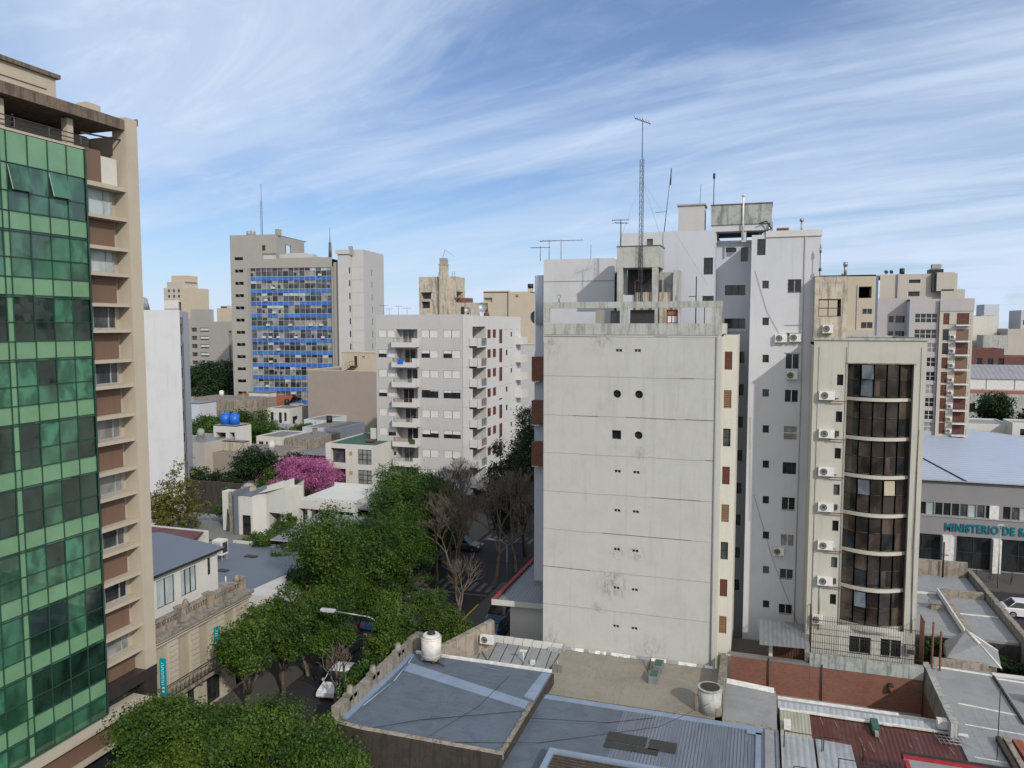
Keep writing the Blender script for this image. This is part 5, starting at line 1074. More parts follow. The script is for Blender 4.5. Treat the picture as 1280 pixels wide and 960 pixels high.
for k, z in enumerate(ZR):
    m = MB(); m.box(25.2, 27.0, 118.8, 119.59, z-.45, z-.3, 'sill_white')
    for i in range(9): m.box(25.22+i*.21, 25.25+i*.21, 118.82, 118.85, z-.3, z+.4, 'antenna_metal')
    m.box(25.2, 27.0, 118.8, 118.86, z+.4, z+.44, 'antenna_metal'); m.build('balcony', R)
    if 0 < k < 11: ac(24.95, 119.6, z-.1, 'air conditioner on the mauve tower between its two columns of brown shutters', 'air conditioners on the mauve tower', .7)
for i, (x, w_) in enumerate(((17.2, .35), (17.9, .35))): dish(x, 126, 34.2, .3, ('left' if i == 0 else 'right') + ' one of the twin small dishes on the mauve tower roof', .3, 'tank_black')
tag(MB().tube((19.2, 125, 34.2), (19.2, 125, 35.2), .35, 'tank_black', n=10).build('roof_vent', loc=(19.2, 125, 34.2)), 'short black vent beside the twin dishes on the mauve tower roof', 'vent')
tag(MB().box(22.8, 24.6, 125, 127, 34.2, 35.0, 'tank_black').box(23.1, 24.3, 125, 126, 35.1, 35.7, 'office_grey').build('roof_tank', loc=(23.5, 126, 34.2)), 'wide black tank on the top roof of the mauve tower', 'tank')
tag(MB().tube((28.3, 131, 26.0), (28.3, 131, 27.0), .3, 'tank_black', n=10).build('roof_vent', loc=(28.3, 131, 26)), 'black vent just right of the mauve tower on a lower roof', 'vent') if 0 else None

# ------------------------------------------------------------------ ministry building
R = thing('ministry_building', 'grey public building with turquoise lettering and folded pale blue roof', 'building', (25, 96, 0))
H = []
x = 17.1
while x < 40:
    if not (23.9 < x < 24.9): H.append((x, x+.72, 5.95, 7.35, 'plain', ('frame_alu', random.choice(['glass_dark', 'glass_dark', 'glass_mid', 'glass_pale']), 1, 1)))
    x += .82
HG = [(12.2, 19.4, .3, 3.75, 'plain', ('frame_dark', 'glass_dark', 4, 2)), (21.0, 24.3, .2, 3.75, 'plain', ('frame_dark', 'glass_dark', 2, 2)), (25.3, 32, .2, 3.75, 'plain', ('frame_dark', 'glass_dark', 4, 2)), (33, 39, .2, 3.75, 'plain', ('frame_dark', 'glass_dark', 4, 2))]
block(R, 12, 42, 94.4, 128, 0, 9.85, 'ministry_grey', {'S': H+HG}, roof='grey_roof')
for a, b in ((19.5, 20.6), (24.35, 25.15), (32.1, 32.9)): MB().box(a, b, 93.6, 94.39, .1, 3.8, 'sill_white').box(b-.02, b+.02, 93.62, 94.38, .1, 3.8, 'blue_panel').build('column', R)
MB().box(24.0, 24.9, 94.3, 94.39, 5.9, 7.4, 'sill_white').box(12, 42, 94.3, 94.399, 5.8, 5.88, 'frame_alu').box(12, 42, 93.9, 94.39, 9.86, 9.95, 'frame_alu').build('trim', R)
m = MB()
m.poly([(12, 94.0, 9.9), (21.6, 94.0, 9.9), (17, 112, 11.3), (12, 112, 11.3)], 'ministry_roof'); m.poly([(21.6, 94.0, 9.9), (42, 94.0, 9.9), (42, 116, 11.0), (27.5, 128, 11.9), (17, 112, 11.3)], 'ministry_roof'); m.poly([(42, 116, 11.0), (42, 128, 10.2), (27.5, 128, 11.9)], 'corrugated_light'); m.poly([(17, 112, 11.3), (27.5, 128, 11.9), (12, 128, 10.6), (12, 112, 11.3)], 'ministry_roof')
m.build('roof', R); m = MB(); m.tube((21.6, 94.0, 9.95), (17, 112, 11.35), .1, 'frame_dark', n=4); m.build('roof_gutter', R)
cu = bpy.data.curves.new('lettering', 'FONT'); cu.body = 'MINISTERIO DE SALUD'; cu.size = 1.22; cu.extrude = .05; cu.offset = .04; cu.space_character = 1.12; cu.align_x = 'LEFT'
to = bpy.data.objects.new('tmp', cu); C.objects.link(to); bpy.context.view_layer.update()
dg = bpy.context.evaluated_depsgraph_get(); tm = bpy.data.meshes.new_from_object(to.evaluated_get(dg)); tm.materials.clear(); tm.materials.append(M['teal_letter']); bpy.data.objects.remove(to)
lt = bpy.data.objects.new('lettering', tm); lt.parent = R; lt.location = (19.75-25, 94.33-96, 4.28); lt.rotation_euler = (pi/2, 0, 0); lt.scale = (.735, 1, 1); C.objects.link(lt)
# ------------------------------------------------------------------ foreground corner house with the blue grey roof
R = thing('corner_house', 'single storey corner house with patched blue grey membrane roof and stained parapet', 'house', (-18, 43, 0))
m = MB(); m.box(-23.3, -12.7, 37.3, 48.2, 0, 3.7, 'dark_stain_and_shade'); m.build('wall', R)
m = MB(); m.box(-23.0, -12.8, 37.4, 48.1, 3.701, 3.9, 'blue_membrane')
m.poly([(-22.5, 46.4, 3.906), (-22.5, 45.2, 3.906), (-12.9, 42.7, 3.906), (-12.8, 43.6, 3.906)], 'light_membrane'); m.poly([(-13.6, 44.2, 3.908), (-12.82, 43.9, 3.908), (-12.82, 47.7, 3.908), (-13.4, 47.7, 3.908)], 'light_membrane'); m.poly([(-17.6, 47.4, 3.907), (-16.2, 47.1, 3.907), (-16.2, 47.16, 3.907), (-17.6, 47.47, 3.907)], 'light_membrane')

for i in range(9):
    y = 38.6+i*1.02; m.poly([(-22.6, y, 3.903), (-12.9, y-.35, 3.903), (-12.9, y-.31, 3.903), (-22.6, y+.04, 3.903)], 'slate_blue_roof')
m.box(-21, -12.85, 37.45, 37.75, 3.9, 4.02, 'light_membrane'); m.box(-22.7, -12.8, 47.85, 48.05, 3.9, 4.05, 'sill_white'); m.box(-22.95, -22.62, 38.3, 47.5, 3.9, 4.0, 'light_membrane'); m.build('roof', R)
m = MB(); m.box(-12.98, -12.72, 37.4, 43.6, 3.9, 3.95, 'weathered_slab'); rr = random.Random(3)
for i in range(30): y = 37.5+i*.2; m.box(-12.98+rr.uniform(-.06, .04), -12.74+rr.uniform(-.03, .03), y, y+rr.uniform(.15, .21), 3.94, 3.97+rr.uniform(0, .02), 'mossy_parapet')
m.build('roof_ridge', R)
m = MB(); rr = random.Random(4)
y = 38.0
while y < 49.6:
    L = rr.uniform(.5, 1.4); m.box(-23.45+rr.uniform(-.03, .03), -22.95, y, min(y+L, 49.7)-.004, 3.6, 4.72+rr.uniform(-.04, .06), 'mossy_parapet'); y += L
for yy in (39.4, 42.3, 45.9):
    m.tube((-23.2, yy+.25, 4.5), (-23.2, yy+.25, 5.25), .34, 'mossy_parapet', .17, 6); m.box(-23.45, -22.95, yy-.2, yy+.7, 4.5, 4.85, 'mossy_parapet')
for i in range(18): m.box(-23.5, -23.46, 38.2+i*.62, 38.5+i*.62, 3.7, 4.5, 'dark_stain_and_shade')
m.build('parapet', R)
m = MB(); pts = [(-23.48, 38.1), (-22.7, 37.4), (-21.2, 37.22), (-12.65, 37.22)]
for a, b in zip(pts, pts[1:]):
    m.poly([(a[0], a[1], 0), (b[0], b[1], 0), (b[0], b[1]-.0, 4.12), (a[0], a[1], 4.12)], 'dark_stain_and_shade'); m.poly([(a[0], a[1], 4.12), (b[0], b[1], 4.12), (b[0], b[1]+.3, 4.16), (a[0]+.1, a[1]+.3, 4.16)], 'dirty_plaster'); m.poly([(b[0], b[1]+.3, 3.7), (a[0]+.1, a[1]+.3, 3.7), (a[0]+.1, a[1]+.3, 4.16), (b[0], b[1]+.3, 4.16)], 'light_membrane')
m.build('front_parapet', R)
MB().path([(-22.3, 46.6, 4.3), (-22.4, 46.0, 4.0), (-22.2, 43.5, 3.95), (-22.5, 40, 3.95)], .05, 'light_membrane').build('roof_pipe', R)
strand([(-21.5, 37.26, 3.96), (-18.5, 39.5, 3.96), (-12.8, 42.5, 3.96)], .022, 'black cable lying slantwise across the middle of the blue grey corner roof')
strand([(-17.5, 37.4, 3.96), (-15.8, 42.0, 3.96), (-15.3, 46.5, 3.96)], .014, 'thin cable running front to back on the blue grey corner roof')
strand([(-12.6, 41, 4.3), (-8, 42.5, 4.0), (-5.5, 44.5, 3.7)], .022, 'black cable over the smooth left part of the ribbed roof')
strand([(-16.5, 37.6, 3.97), (-11, 38.7, 4.3), (-5, 42.2, 4.4), (-2.5, 45.6, 4.5)], .018, 'long sagging cable reaching the round masonry stub')
T = thing('water_tank', 'white plastic cylindrical water tank with black lid on the corner roof', 'tank', (-21.1, 47.0, 4.0))
m = MB(); m.tube((-21.1, 47, 4.25), (-21.1, 47, 5.72), .69, 'tank_white', n=28); m.tube((-21.1, 47, 5.72), (-21.1, 47, 5.88), .69, 'tank_white', .5, 28)
for z in (4.45, 5.6): m.tube((-21.1, 47, z), (-21.1, 47, z+.03), .698, 'tank_white', n=28)
m.build('body', T); MB().tube((-21.1, 47, 5.88), (-21.1, 47, 6.0), .3, 'tank_black', .25, 16).build('lid', T); MB().box(-21.65, -20.55, 46.55, 47.45, 4.15, 4.25, 'office_grey').box(-21.5, -21.3, 46.6, 47.4, 3.91, 4.15, 'dark_stain_and_shade').box(-20.9, -20.7, 46.6, 47.4, 3.91, 4.15, 'dark_stain_and_shade').tube((-20.6, 46.6, 4.1), (-19.9, 46.4, 4.05), .05, 'iron').build('stand', T)
R = thing('boundary_wall', 'short slanting brown concrete wall right of the white water tank', 'wall', (-20, 50, 0))
m = MB(); m.poly([(-21.6, 47.9, 0), (-18.7, 52.4, 0), (-18.7, 52.4, 5.2), (-21.6, 47.9, 4.3)], 'dirty_plaster'); m.poly([(-18.3, 52.1, 0), (-21.2, 47.6, 0), (-21.2, 47.6, 4.3), (-18.3, 52.1, 5.2)], 'dirty_plaster'); m.poly([(-21.6, 47.9, 4.3), (-18.7, 52.4, 5.2), (-18.3, 52.1, 5.2), (-21.2, 47.6, 4.3)], 'dirty_plaster'); m.poly([(-21.2, 47.6, 0), (-21.6, 47.9, 0), (-21.6, 47.9, 4.3), (-21.2, 47.6, 4.3)], 'dirty_plaster'); m.poly([(-18.7, 52.4, 0), (-18.3, 52.1, 0), (-18.3, 52.1, 5.2), (-18.7, 52.4, 5.2)], 'dirty_plaster'); m.build('wall', R)
ac(-18.4, 51.0, 4.0, 'white air conditioner fixed at the end of the short slanting brown wall', None, 1.0)
# sheet roof behind, beige roof, corrugated roof
R = thing('sheet_roof_house', 'low house with pale seamed roof sheets left of the party wall foot', 'house', (-16, 51, 0))
MB().box(-20.5, -13.6, 48.3, 53.4, 0, 2.9, 'dark_stain_and_shade').build('wall', R); m = MB(); m.box(-20.3, -13.6, 48.25, 53.3, 2.901, 3.1, 'pale_roof')
for i in range(8): x = -19.6+i*.85; m.poly([(x, 48.3, 3.105), (x+.07, 48.3, 3.105), (x-.5, 53.2, 3.105), (x-.57, 53.2, 3.105)], 'iron')
m.path([(-20, 52.8, 3.2), (-17.5, 49, 3.2)], .03, 'iron', 4)
for i in range(9): m.box(-20.2+i*.75, -19.5+i*.75, 53.2, 53.75, 2.9, 3.42+.02*(i % 2), 'house_white')
m.build('roof', R); m = MB(); m.tube((-15.6, 50.6, 3.1), (-15.6, 50.6, 3.9), .06, 'sill_white'); m.box(-15.85, -15.35, 50.5, 50.7, 3.85, 3.95, 'sill_white'); m.box(-15.0, -14.7, 50.3, 50.6, 3.1, 3.35, 'sill_white'); tag(m.build('vent_pipe', loc=(-15.6, 50.6, 3.1)), 'white tee shaped vent pipe on the pale seamed roof', 'pipe')
R = thing('beige_roof_house', 'low building with stained beige roof at the foot of the white party wall', 'building', (-8, 50, 0))
MB().box(-13.5, -2.2, 46.0, 53.9, 0, 2.8, 'dark_stain_and_shade').build('wall', R)
m = MB(); m.box(-13.5, -2.2, 46.3, 53.94, 2.801, 3.0, 'beige_roof'); rr = random.Random(9); x = -13.3
while x < -2.6: L = rr.uniform(.15, .6); m.poly([(x, 53.94, 3.16), (x, 53.72+rr.uniform(-.09, .08), 3.02), (min(x+L, -2.5), 53.72+rr.uniform(-.09, .08), 3.02), (min(x+L, -2.5), 53.94, 3.16)], 'sill_white' if rr.random() < .5 else ('pale_roof' if rr.random() < .6 else 'old_parapet')); x += L
for i in range(22): m.poly([(-13.2+i*.5, 46.4, 3.004), (-13.17+i*.5, 46.4, 3.004), (-13.17+i*.5, 53.4, 3.004), (-13.2+i*.5, 53.4, 3.004)], 'dirty_plaster')
m.box(-14.4, -13.3, 52.9, 53.9, 3.0, 3.3, 'tank_stained'); m.box(-13.6, -13.4, 46.4, 49.5, 2.9, 3.2, 'dirty_plaster'); m.build('roof', R)
m = MB(); 
for y, s_ in ((50.2, 0), (51.9, .1)): m.box(-6.7+s_, -6.1+s_, y, y+1.2, 3.0, 3.5, 'steel'); m.box(-6.65+s_, -6.15+s_, y+.1, y+1.1, 3.5, 3.52, 'green_roof')
m.tube((-7.0, 52.0, 3.0), (-6.9, 53.0, 3.6), .04, 'iron'); m.build('skylight', R)
m = MB(); m.box(-13.2, -12.6, 49.9, 50.0, 3.0, 3.6, 'steel'); m.tube((-12.9, 49.9, 3), (-12.9, 49.9, 3.9), .03, 'steel'); m.build('roof_pipe', R)
T = thing('old_chimney', 'round weathered masonry stub with open top at the end of the beige roof', 'chimney', (-2.55, 47.7, 2.9))
m = MB(); m.tube((-2.55, 47.7, 2.9), (-2.55, 47.7, 4.5), .68, 'old_parapet', .72, 20); m.tube((-2.55, 47.7, 4.48), (-2.55, 47.7, 4.56), .78, 'tank_stained', .78, 20); m.tube((-2.55, 47.7, 4.56), (-2.55, 47.7, 4.58), .6, 'dark_stain_and_shade', n=20); m.build('body', T)
MB().box(-3.4, -3.15, 47.4, 47.6, 3, 4.0, 'dirty_plaster').build('brick_stub', T); MB().box(-2.15, -1.78, 47.1, 47.35, 3, 3.5, 'dirty_plaster').build('brick_stub', T)
R = thing('dividing_wall', 'low dark crumbling wall running from the party wall to the round stub', 'wall', (-2, 50, 0)); MB().box(-2.19, -1.75, 47.9, 53.9, 0, 4.1, 'mossy_parapet').build('wall', R)
R = thing('corrugated_roof_hall', 'long low hall with ribbed blue grey roof in the foreground', 'building', (-5, 42, 0))
MB().box(-12.6, 1.5, 34, 45.9, 0, 3.2, 'dark_stain_and_shade').build('wall', R)
m = MB(); m.box(-12.69, -7.5, 34, 45.85, 3.201, 3.4, 'blue_membrane'); m.box(-7.5, 1.45, 34, 45.85, 3.202, 3.404, 'corrugated_blue'); m.box(-12.6, 0.6, 45.3, 45.8, 3.4, 3.44, 'light_membrane'); m.box(-12.5, 1.5, 45.86, 46.2, 2.9, 3.1, 'dark_stain_and_shade')
m.box(-12.6, -2.2, 46.0, 46.15, 3.1, 3.32, 'weathered_slab')
for i in range(48): m.tube((-7.4+i*.185, 34, 3.405), (-7.4+i*.185, 45.6, 3.405), .035, 'corrugated_blue', n=4, cap=False)
for a, b, c_, d in ((-7.9, -5.65, 41.6, 42.6), (-5.5, -4.0, 41.4, 42.5), (-7.9, -4.9, 40.9, 41.5)): m.box(a, b, c_, d, 3.44, 3.452, 'frame_dark')
m.box(.2, .5, 41, 45, 3.45, 3.5, 'light_membrane'); m.box(.7, 1.2, 40.5, 45.6, 3.44, 3.48, 'pale_roof'); m.box(-.3, .5, 44.8, 45.2, 3.45, 3.5, 'light_membrane')
m.build('roof', R)
m = MB(); m.box(-10.5, -4.2, 35, 39.0, 3.41, 3.8, 'light_membrane'); m.box(-10.15, -4.5, 35, 38.65, 3.8, 3.84, 'weathered_slab'); 
for i in range(14): m.box(-10.1, -4.5, 35.0+i*.26, 35.12+i*.26, 3.84, 3.9, 'dark_stain_and_shade')
m.box(-10.5, -10.2, 35, 39.0, 3.8, 3.98, 'light_membrane'); m.box(-10.2, -4.2, 38.72, 39.0, 3.8, 3.97, 'light_membrane'); m.build('roof_light', R)
# grey slab roof, brick court, ridge and maroon roof
R = thing('grey_roof_annex', 'small flat grey roof between the round stub and the brick court', 'building', (0, 50, 0))
MB().box(-1.74, 1.4, 46.3, 51.5, 0, 3.1, 'dirty_plaster').build('wall', R); quadstrip([(-1.74, 46.4, 3.2), (1.4, 46.4, 3.2), (1.4, 51.2, 3.25), (-1.74, 51.7, 3.25)], 'pale_roof', 'roof', R, .09)
m = MB(); m.poly([(-1.7, 51.3, 3.27), (1.3, 50.8, 3.27), (1.3, 51.3, 3.4), (-1.7, 51.8, 3.4)], 'sill_white'); m.build('flashing', R); MB().box(-1.7, 1.4, 46.0, 46.35, 3.0, 3.3, 'dirty_plaster').build('kerb', R)
R = thing('brick_wall', 'long reddish brown brick courtyard wall with thin downpipes', 'wall', (5, 55.7, 0))
m = MB(); m.box(-1.6, 3.69, 55.6, 56.0, 0, 3.35, 'red_brick'); m.box(-1.6, 3.66, 55.55, 56.05, 3.351, 3.5, 'grey_roof'); m.box(-1.6, 10.7, 54.7, 55.58, 0, 1.0, 'beige_roof'); m.build('wall', R)
for x in (1.0, 4.5): MB().tube((x, 55.5, 1), (x, 55.5, 3.6), .04, 'iron').build('downpipe', R)
T = thing('wall_lamp', 'round dark fitting stuck on the brick courtyard wall', 'wall fitting', (8.8, 55.45, 2.6)); MB().tube((8.8, 55.55, 2.7), (8.8, 55.3, 2.7), .22, 'iron', .17, 10).tube((8.8, 55.35, 2.35), (8.8, 55.35, 2.7), .16, 'rust', n=8).build('body', T)
R = thing('court_side_wall', 'stained concrete topped brick wall closing the right side of the court', 'wall', (11, 53, 0))
m = MB(); m.poly([(10.8, 56.2, 0), (10.8, 49.3, 0), (10.8, 49.3, 2.7), (10.8, 56.2, 2.7)], 'red_brick'); m.poly([(10.8, 56.2, 2.7), (10.8, 49.3, 2.7), (10.95, 49.3, 3.9), (10.95, 56.2, 4.1)], 'mossy_parapet'); m.box(10.95, 11.35, 48.6, 57.2, 0, 4.0, 'old_parapet', 'tank_stained'); m.build('wall', R)
R = thing('court_floor', 'dim paved courtyard below the brick wall', 'courtyard', (5, 53, 0)); R2 = MB(); R2.box(-1.6, 10.8, 50.6, 54.7, 0, .06, 'courtyard'); tag(R, kind='structure'); R2.build('paving', R)
R = thing('rear_terrace', 'sunken terrace with grey sheet canopy between the white tower and the bar fence', 'terrace', (1, 58, 0))
MB().box(-1.6, 3.68, 56.06, 60.9, 0, 2.6, 'courtyard').build('floor', R); quadstrip([(.35, 54.6, 4.9), (3.65, 54.9, 4.9), (3.65, 58.6, 5.2), (.2, 58.4, 5.2)], 'zinc_grey', 'canopy', R, .07)
m = MB(); m.box(1.0, 1.25, 56.2, 56.45, 2.6, 4.85, 'house_white'); m.box(3.4, 3.6, 56.2, 56.4, 2.6, 4.85, 'house_white'); m.build('post', R); m = MB(); m.box(1.25, 3.4, 56.6, 56.65, 2.6, 4.6, 'rust'); 
for i in range(12): m.box(1.3+i*.18, 1.33+i*.18, 56.5, 56.55, 2.6, 4.7, 'iron')
m.build('grille', R)
R = thing('flashed_ridge', 'silver flashed ridge wall in front of the brick court', 'wall', (6, 50, 0))
m = MB(); m.box(1.5, 11.0, 49.6, 50.4, 0, 3.1, 'dirty_plaster'); m.poly([(1.5, 49.3, 3.05), (11.2, 49.3, 3.05), (11.2, 49.9, 3.25), (1.5, 49.9, 3.25)], 'corrugated_light'); m.poly([(1.5, 49.9, 3.25), (11.2, 49.9, 3.25), (11.2, 50.5, 3.2), (1.5, 50.5, 3.2)], 'pale_roof'); m.box(1.5, 8.5, 50.2, 50.5, 3.2, 3.28, 'sill_white'); rr = random.Random(2); x = 1.6
while x < 11: L = rr.uniform(.3, 1.2); m.box(x, x+L-.01, 49.15+rr.uniform(-.03, .03), 49.35, 3.02, 3.10+rr.uniform(0, .03), 'sill_white' if rr.random() < .75 else 'cream_flank'); x += L
m.box(10.4, 11.3, 49.2, 49.7, 3.25, 3.75, 'sill_white'); m.build('wall', R)
R = thing('maroon_roof_house', 'low house with worn maroon corrugated roof in the lower right', 'house', (6, 46, 0))
MB().box(1.6, 11.5, 38, 49.5, 0, 2.5, 'dark_stain_and_shade').build('wall', R)
m = MB(); m.poly([(3.35, 45.9, 2.62), (3.35, 38, 2.5), (11.6, 38, 2.5), (11.7, 49.2, 2.95), (3.35, 49.2, 2.95)], 'corrugated_maroon'); rr = random.Random(12)
for i in range(34):
    x = rr.uniform(3.6, 11); y = rr.uniform(44, 48.5); L = rr.uniform(.4, 2.0)
    if rr.random() < .5: m.poly([(x, y, 2.97), (x+.03, y, 2.97), (x-.1, y+L*.8, 2.985), (x-.13, y+L*.8, 2.985)], 'beige_roof')
m.build('roof', R); quadstrip([(1.6, 46.4, 2.9), (3.34, 46.4, 2.9), (3.34, 49.2, 3.0), (1.6, 49.2, 3.0)], 'corrugated_beige', 'roof_sheet', R, .05)
quadstrip([(1.6, 38, 2.9), (3.4, 38, 2.9), (3.4, 46.35, 2.95), (1.6, 46.35, 2.95)], 'corrugated_light', 'roof_sheet', R, .04); quadstrip([(3.5, 38, 2.95), (5.6, 38, 2.95), (5.4, 46.1, 3.05), (3.5, 46.2, 3.05)], 'corrugated_light', 'roof_sheet', R, .04)
MB().box(6.75, 7.15, 48.0, 49.2, 3.0, 3.35, 'green_roof').box(6.85, 7.05, 47.6, 48.0, 3.0, 3.2, 'pale_roof').build('skylight', R); MB().box(1.8, 2.2, 46.8, 47.6, 3.02, 3.3, 'sill_white').build('roof_box', R)
m = MB(); 
for i in range(6): m.tube((10.3+i*.25, 47.7, 3.15), (10.1+i*.25, 48.9, 3.2), .025, 'steel', n=4)
for i in range(4): m.tube((10.2, 47.8+i*.35, 3.18), (11.7, 47.8+i*.35, 3.18), .025, 'steel', n=4)
tag(m.build('metal_rack', loc=(11, 48.3, 3.1)), 'rusty wire rack lying at the right end of the maroon roof', 'rack')
for i, (x0, x1, y, z0, z1, lab) in enumerate(((1.75, 3.75, 44.9, 1.9, 3.9, 'black iron hoop frame over the beige corrugated sheet'), (3.85, 5.9, 45.0, 1.9, 3.85, 'middle black iron hoop frame in front of the maroon roof'), (4.5, 6.9, 43.4, 1.5, 3.6, 'right lower black iron hoop frame by the maroon roof'), (2.2, 4.9, 42.6, 1.5, 3.2, 'lowest black iron hoop frame at the picture bottom'))):
    T = thing('iron_hoop', lab, 'hoop', (x0, y, 3), 'iron hoop frames'); MB().path([(x0, y, 2.6), (x0, y, z1), (x1, y, z1), (x1, y, 2.6)], .028, 'iron', 4).build('bar', T)
R = thing('red_edge_roof', 'grey flat roof with bright red fascia at the lower right corner', 'roof', (10, 42, 0))
MB().box(7.7, 16, 36, 43.0, 0, 4.2, 'house_white').build('wall', R); MB().box(7.6, 16, 36, 42.7, 4.2, 4.4, 'pale_roof').build('roof', R); MB().box(7.55, 16, 42.92, 43.2, 4.1, 4.5, 'red_paint').box(7.55, 16, 42.71, 42.91, 4.1, 4.42, 'pale_roof').box(7.55, 7.75, 36, 42.7, 4.1, 4.5, 'red_paint').box(7.5, 16, 43.21, 43.3, 4.2, 4.62, 'frame_dark').build('fascia', R)
# right side roofs
R = thing('right_roof_building', 'wide low building with seamed pale grey roof right of the court', 'building', (15, 53, 0))
MB().box(11.4, 26, 43.4, 59.5, 0, 2.85, 'dark_stain_and_shade').build('wall', R)
m = MB(); m.box(11.4, 26, 43.4, 59.3, 2.851, 3.0, 'pale_roof')
def seam(p, q, w, mat='sill_white', z=3.006):
    d = mathutils.Vector((q[0]-p[0], q[1]-p[1], 0)).normalized(); n_ = mathutils.Vector((-d.y, d.x, 0))*w/2
    m.poly([(p[0]-n_.x, p[1]-n_.y, z), (q[0]-n_.x, q[1]-n_.y, z), (q[0]+n_.x, q[1]+n_.y, z), (p[0]+n_.x, p[1]+n_.y, z)], mat)
seam((12.3, 59.0), (15.6, 58.7), .35); seam((15.6, 58.3), (26, 57), .3); seam((12.4, 53.6), (15.6, 53.0), .2, z=3.008); seam((12.2, 50.8), (26, 49.5), .14, z=3.008); seam((11.8, 47), (26, 46), .1)
m.box(15.5, 15.62, 51.8, 58.4, 3.0, 3.16, 'dark_stain_and_shade')
for i in range(7): seam((11.8+i*.6, 43.5), (11.8+i*.6, 53), .02, 'tank_stained', 3.011)
m.build('roof', R); MB().box(12.0, 15.5, 59.3, 59.8, 2.4, 3.4, 'dirty_plaster').box(15.6, 26, 58.6, 59.0, 2.4, 3.1, 'house_white').build('parapet', R)
T = thing('roof_plank', 'long rusty red plank lying on the pale roof', 'plank', (14.3, 47.5, 3)); m = MB(); m.poly([(14.7, 49.2, 3.3), (14.2, 49.2, 3.3), (14.2, 45.3, 3.5), (14.7, 45.3, 3.5)], 'tile_red'); m.box(14.2, 14.7, 45.3, 49.2, 3.05, 3.28, 'tile_red'); m.build('plank', T)
T = thing('roof_plank', 'long grey timber lying left of the rusty red plank', 'plank', (13.8, 47.5, 3)); MB().box(13.4, 13.65, 45, 49.3, 3.02, 3.3, 'dark_stain_and_shade').box(13.75, 14.05, 45, 49.3, 3.02, 3.35, 'dirty_plaster').build('plank', T)
T = thing('fallen_pole', 'short dark rusty bar lying across the pale roof', 'bar', (12.8, 45.3, 3.1)); MB().tube((11.9, 45.9, 3.1), (13.7, 44.9, 3.2), .06, 'rust').build('bar', T)
T = thing('utility_mast', 'thin tall rod standing on the pale right hand roof', 'mast', (12.9, 47.6, 3)); MB().tube((12.9, 47.0, 3), (12.9, 47.0, 7.1), .025, 'iron').build('rod', T)
R = thing('hip_roof_lantern', 'small whitish hipped roof with pale ridge beside the red posts', 'roof', (15, 61, 0))
m = MB(); A, B_, C_, D_, E_, F_ = (13.1, 60.2, 3.3), (16.3, 59.4, 3.3), (16.9, 62.6, 3.3), (13.6, 63.4, 3.3), (14.8, 62.6, 4.6), (15.3, 60.9, 4.3)
for p in ((A, B_, F_, E_), (B_, C_, F_), (C_, D_, E_, F_), (D_, A, E_)): m.poly(p, 'pale_roof')
m.tube(E_, F_, .1, 'sill_white'); m.tube(E_, C_, .06, 'sill_white'); m.tube(F_, B_, .06, 'sill_white'); m.build('roof', R); MB().box(13.4, 16.3, 60.4, 62.8, 0, 3.35, 'dirty_plaster').build('wall', R)
for i, (x, y) in enumerate(((11.7, 57.9), (12.3, 58.4))):
    T = thing('iron_post', ('taller' if i == 0 else 'shorter') + ' rust red post standing behind the corner of the court', 'post', (x, y, 2)); MB().tube((x, y, 0), (x, y, 6.6-i*.8), .07, 'rust').build('post', T)
R = thing('rear_flat_building', 'flat grey roof with raised inner kerb in front of the public building', 'building', (15, 72, 0))
MB().box(11.2, 18.7, 63.9, 79.8, 0, 3.3, 'dark_stain_and_shade').build('wall', R)
m = MB(); m.box(11.3, 18.65, 64.1, 79.5, 3.301, 3.5, 'pale_roof'); m.box(11.3, 15.0, 73.6, 73.85, 3.5, 3.62, 'sill_white'); m.box(15.7, 18.6, 69.2, 69.35, 3.5, 3.56, 'sill_white')
for i in range(5): m.box(12+i*.9, 12.03+i*.9, 64.2, 79, 3.501, 3.508, 'tank_stained')
m.build('roof', R); m = MB(); m.box(15.1, 15.55, 64.1, 73.6, 3.5, 4.05, 'dirty_plaster'); m.box(15.0, 15.1, 64.1, 73.5, 3.7, 4.15, 'sill_white'); m.box(15.1, 18.6, 73.5, 73.9, 3.5, 4.05, 'dirty_plaster'); m.build('kerb', R)
MB().box(11.3, 18.7, 79.5, 79.9, 3.0, 4.9, 'dirty_plaster').build('parapet', R)
T = thing('iron_post', 'dark slim post with cross arm on the brown rear parapet', 'post', (16.6, 79.2, 4)); MB().tube((16.6, 79.2, 3.5), (16.6, 79.2, 6.8), .08, 'iron').tube((16.2, 79.2, 5.6), (17.0, 79.2, 5.6), .05, 'iron').build('post', T)
R = thing('boundary_wall', 'long mossy boundary wall running beside the grey flat roofs towards the public building', 'wall', (19, 70, 0))
m = MB(); rr = random.Random(8); y = 58
while y < 80: L = rr.uniform(.8, 2); m.box(18.75, 19.15, y, min(y+L, 80)-.003, 0, 4.2+rr.uniform(-.05, .05), 'mossy_parapet'); y += L
m.build('wall', R)
R = thing('corner_garage', 'low white garage with red edged sheet roof at the street corner', 'garage', (-17, 63, 0))
m = MB(); m.box(-19.0, -15.2, 58, 71, 0, 4.4, 'house_white'); m.box(-19.02, -15.2, 57.97, 58, 0, 1.2, 'dark_brick'); m.build('wall', R)
m = MB(); m.poly([(-20.3, 57.5, 4.5), (-15.15, 57.5, 4.7), (-15.15, 71, 6.2), (-19.6, 71, 5.2)], 'zinc_grey'); m.poly([(-20.3, 57.5, 4.4), (-19.6, 71, 5.1), (-15.15, 71, 6.1), (-15.15, 57.5, 4.6)], 'frame_dark'); m.build('roof', R)
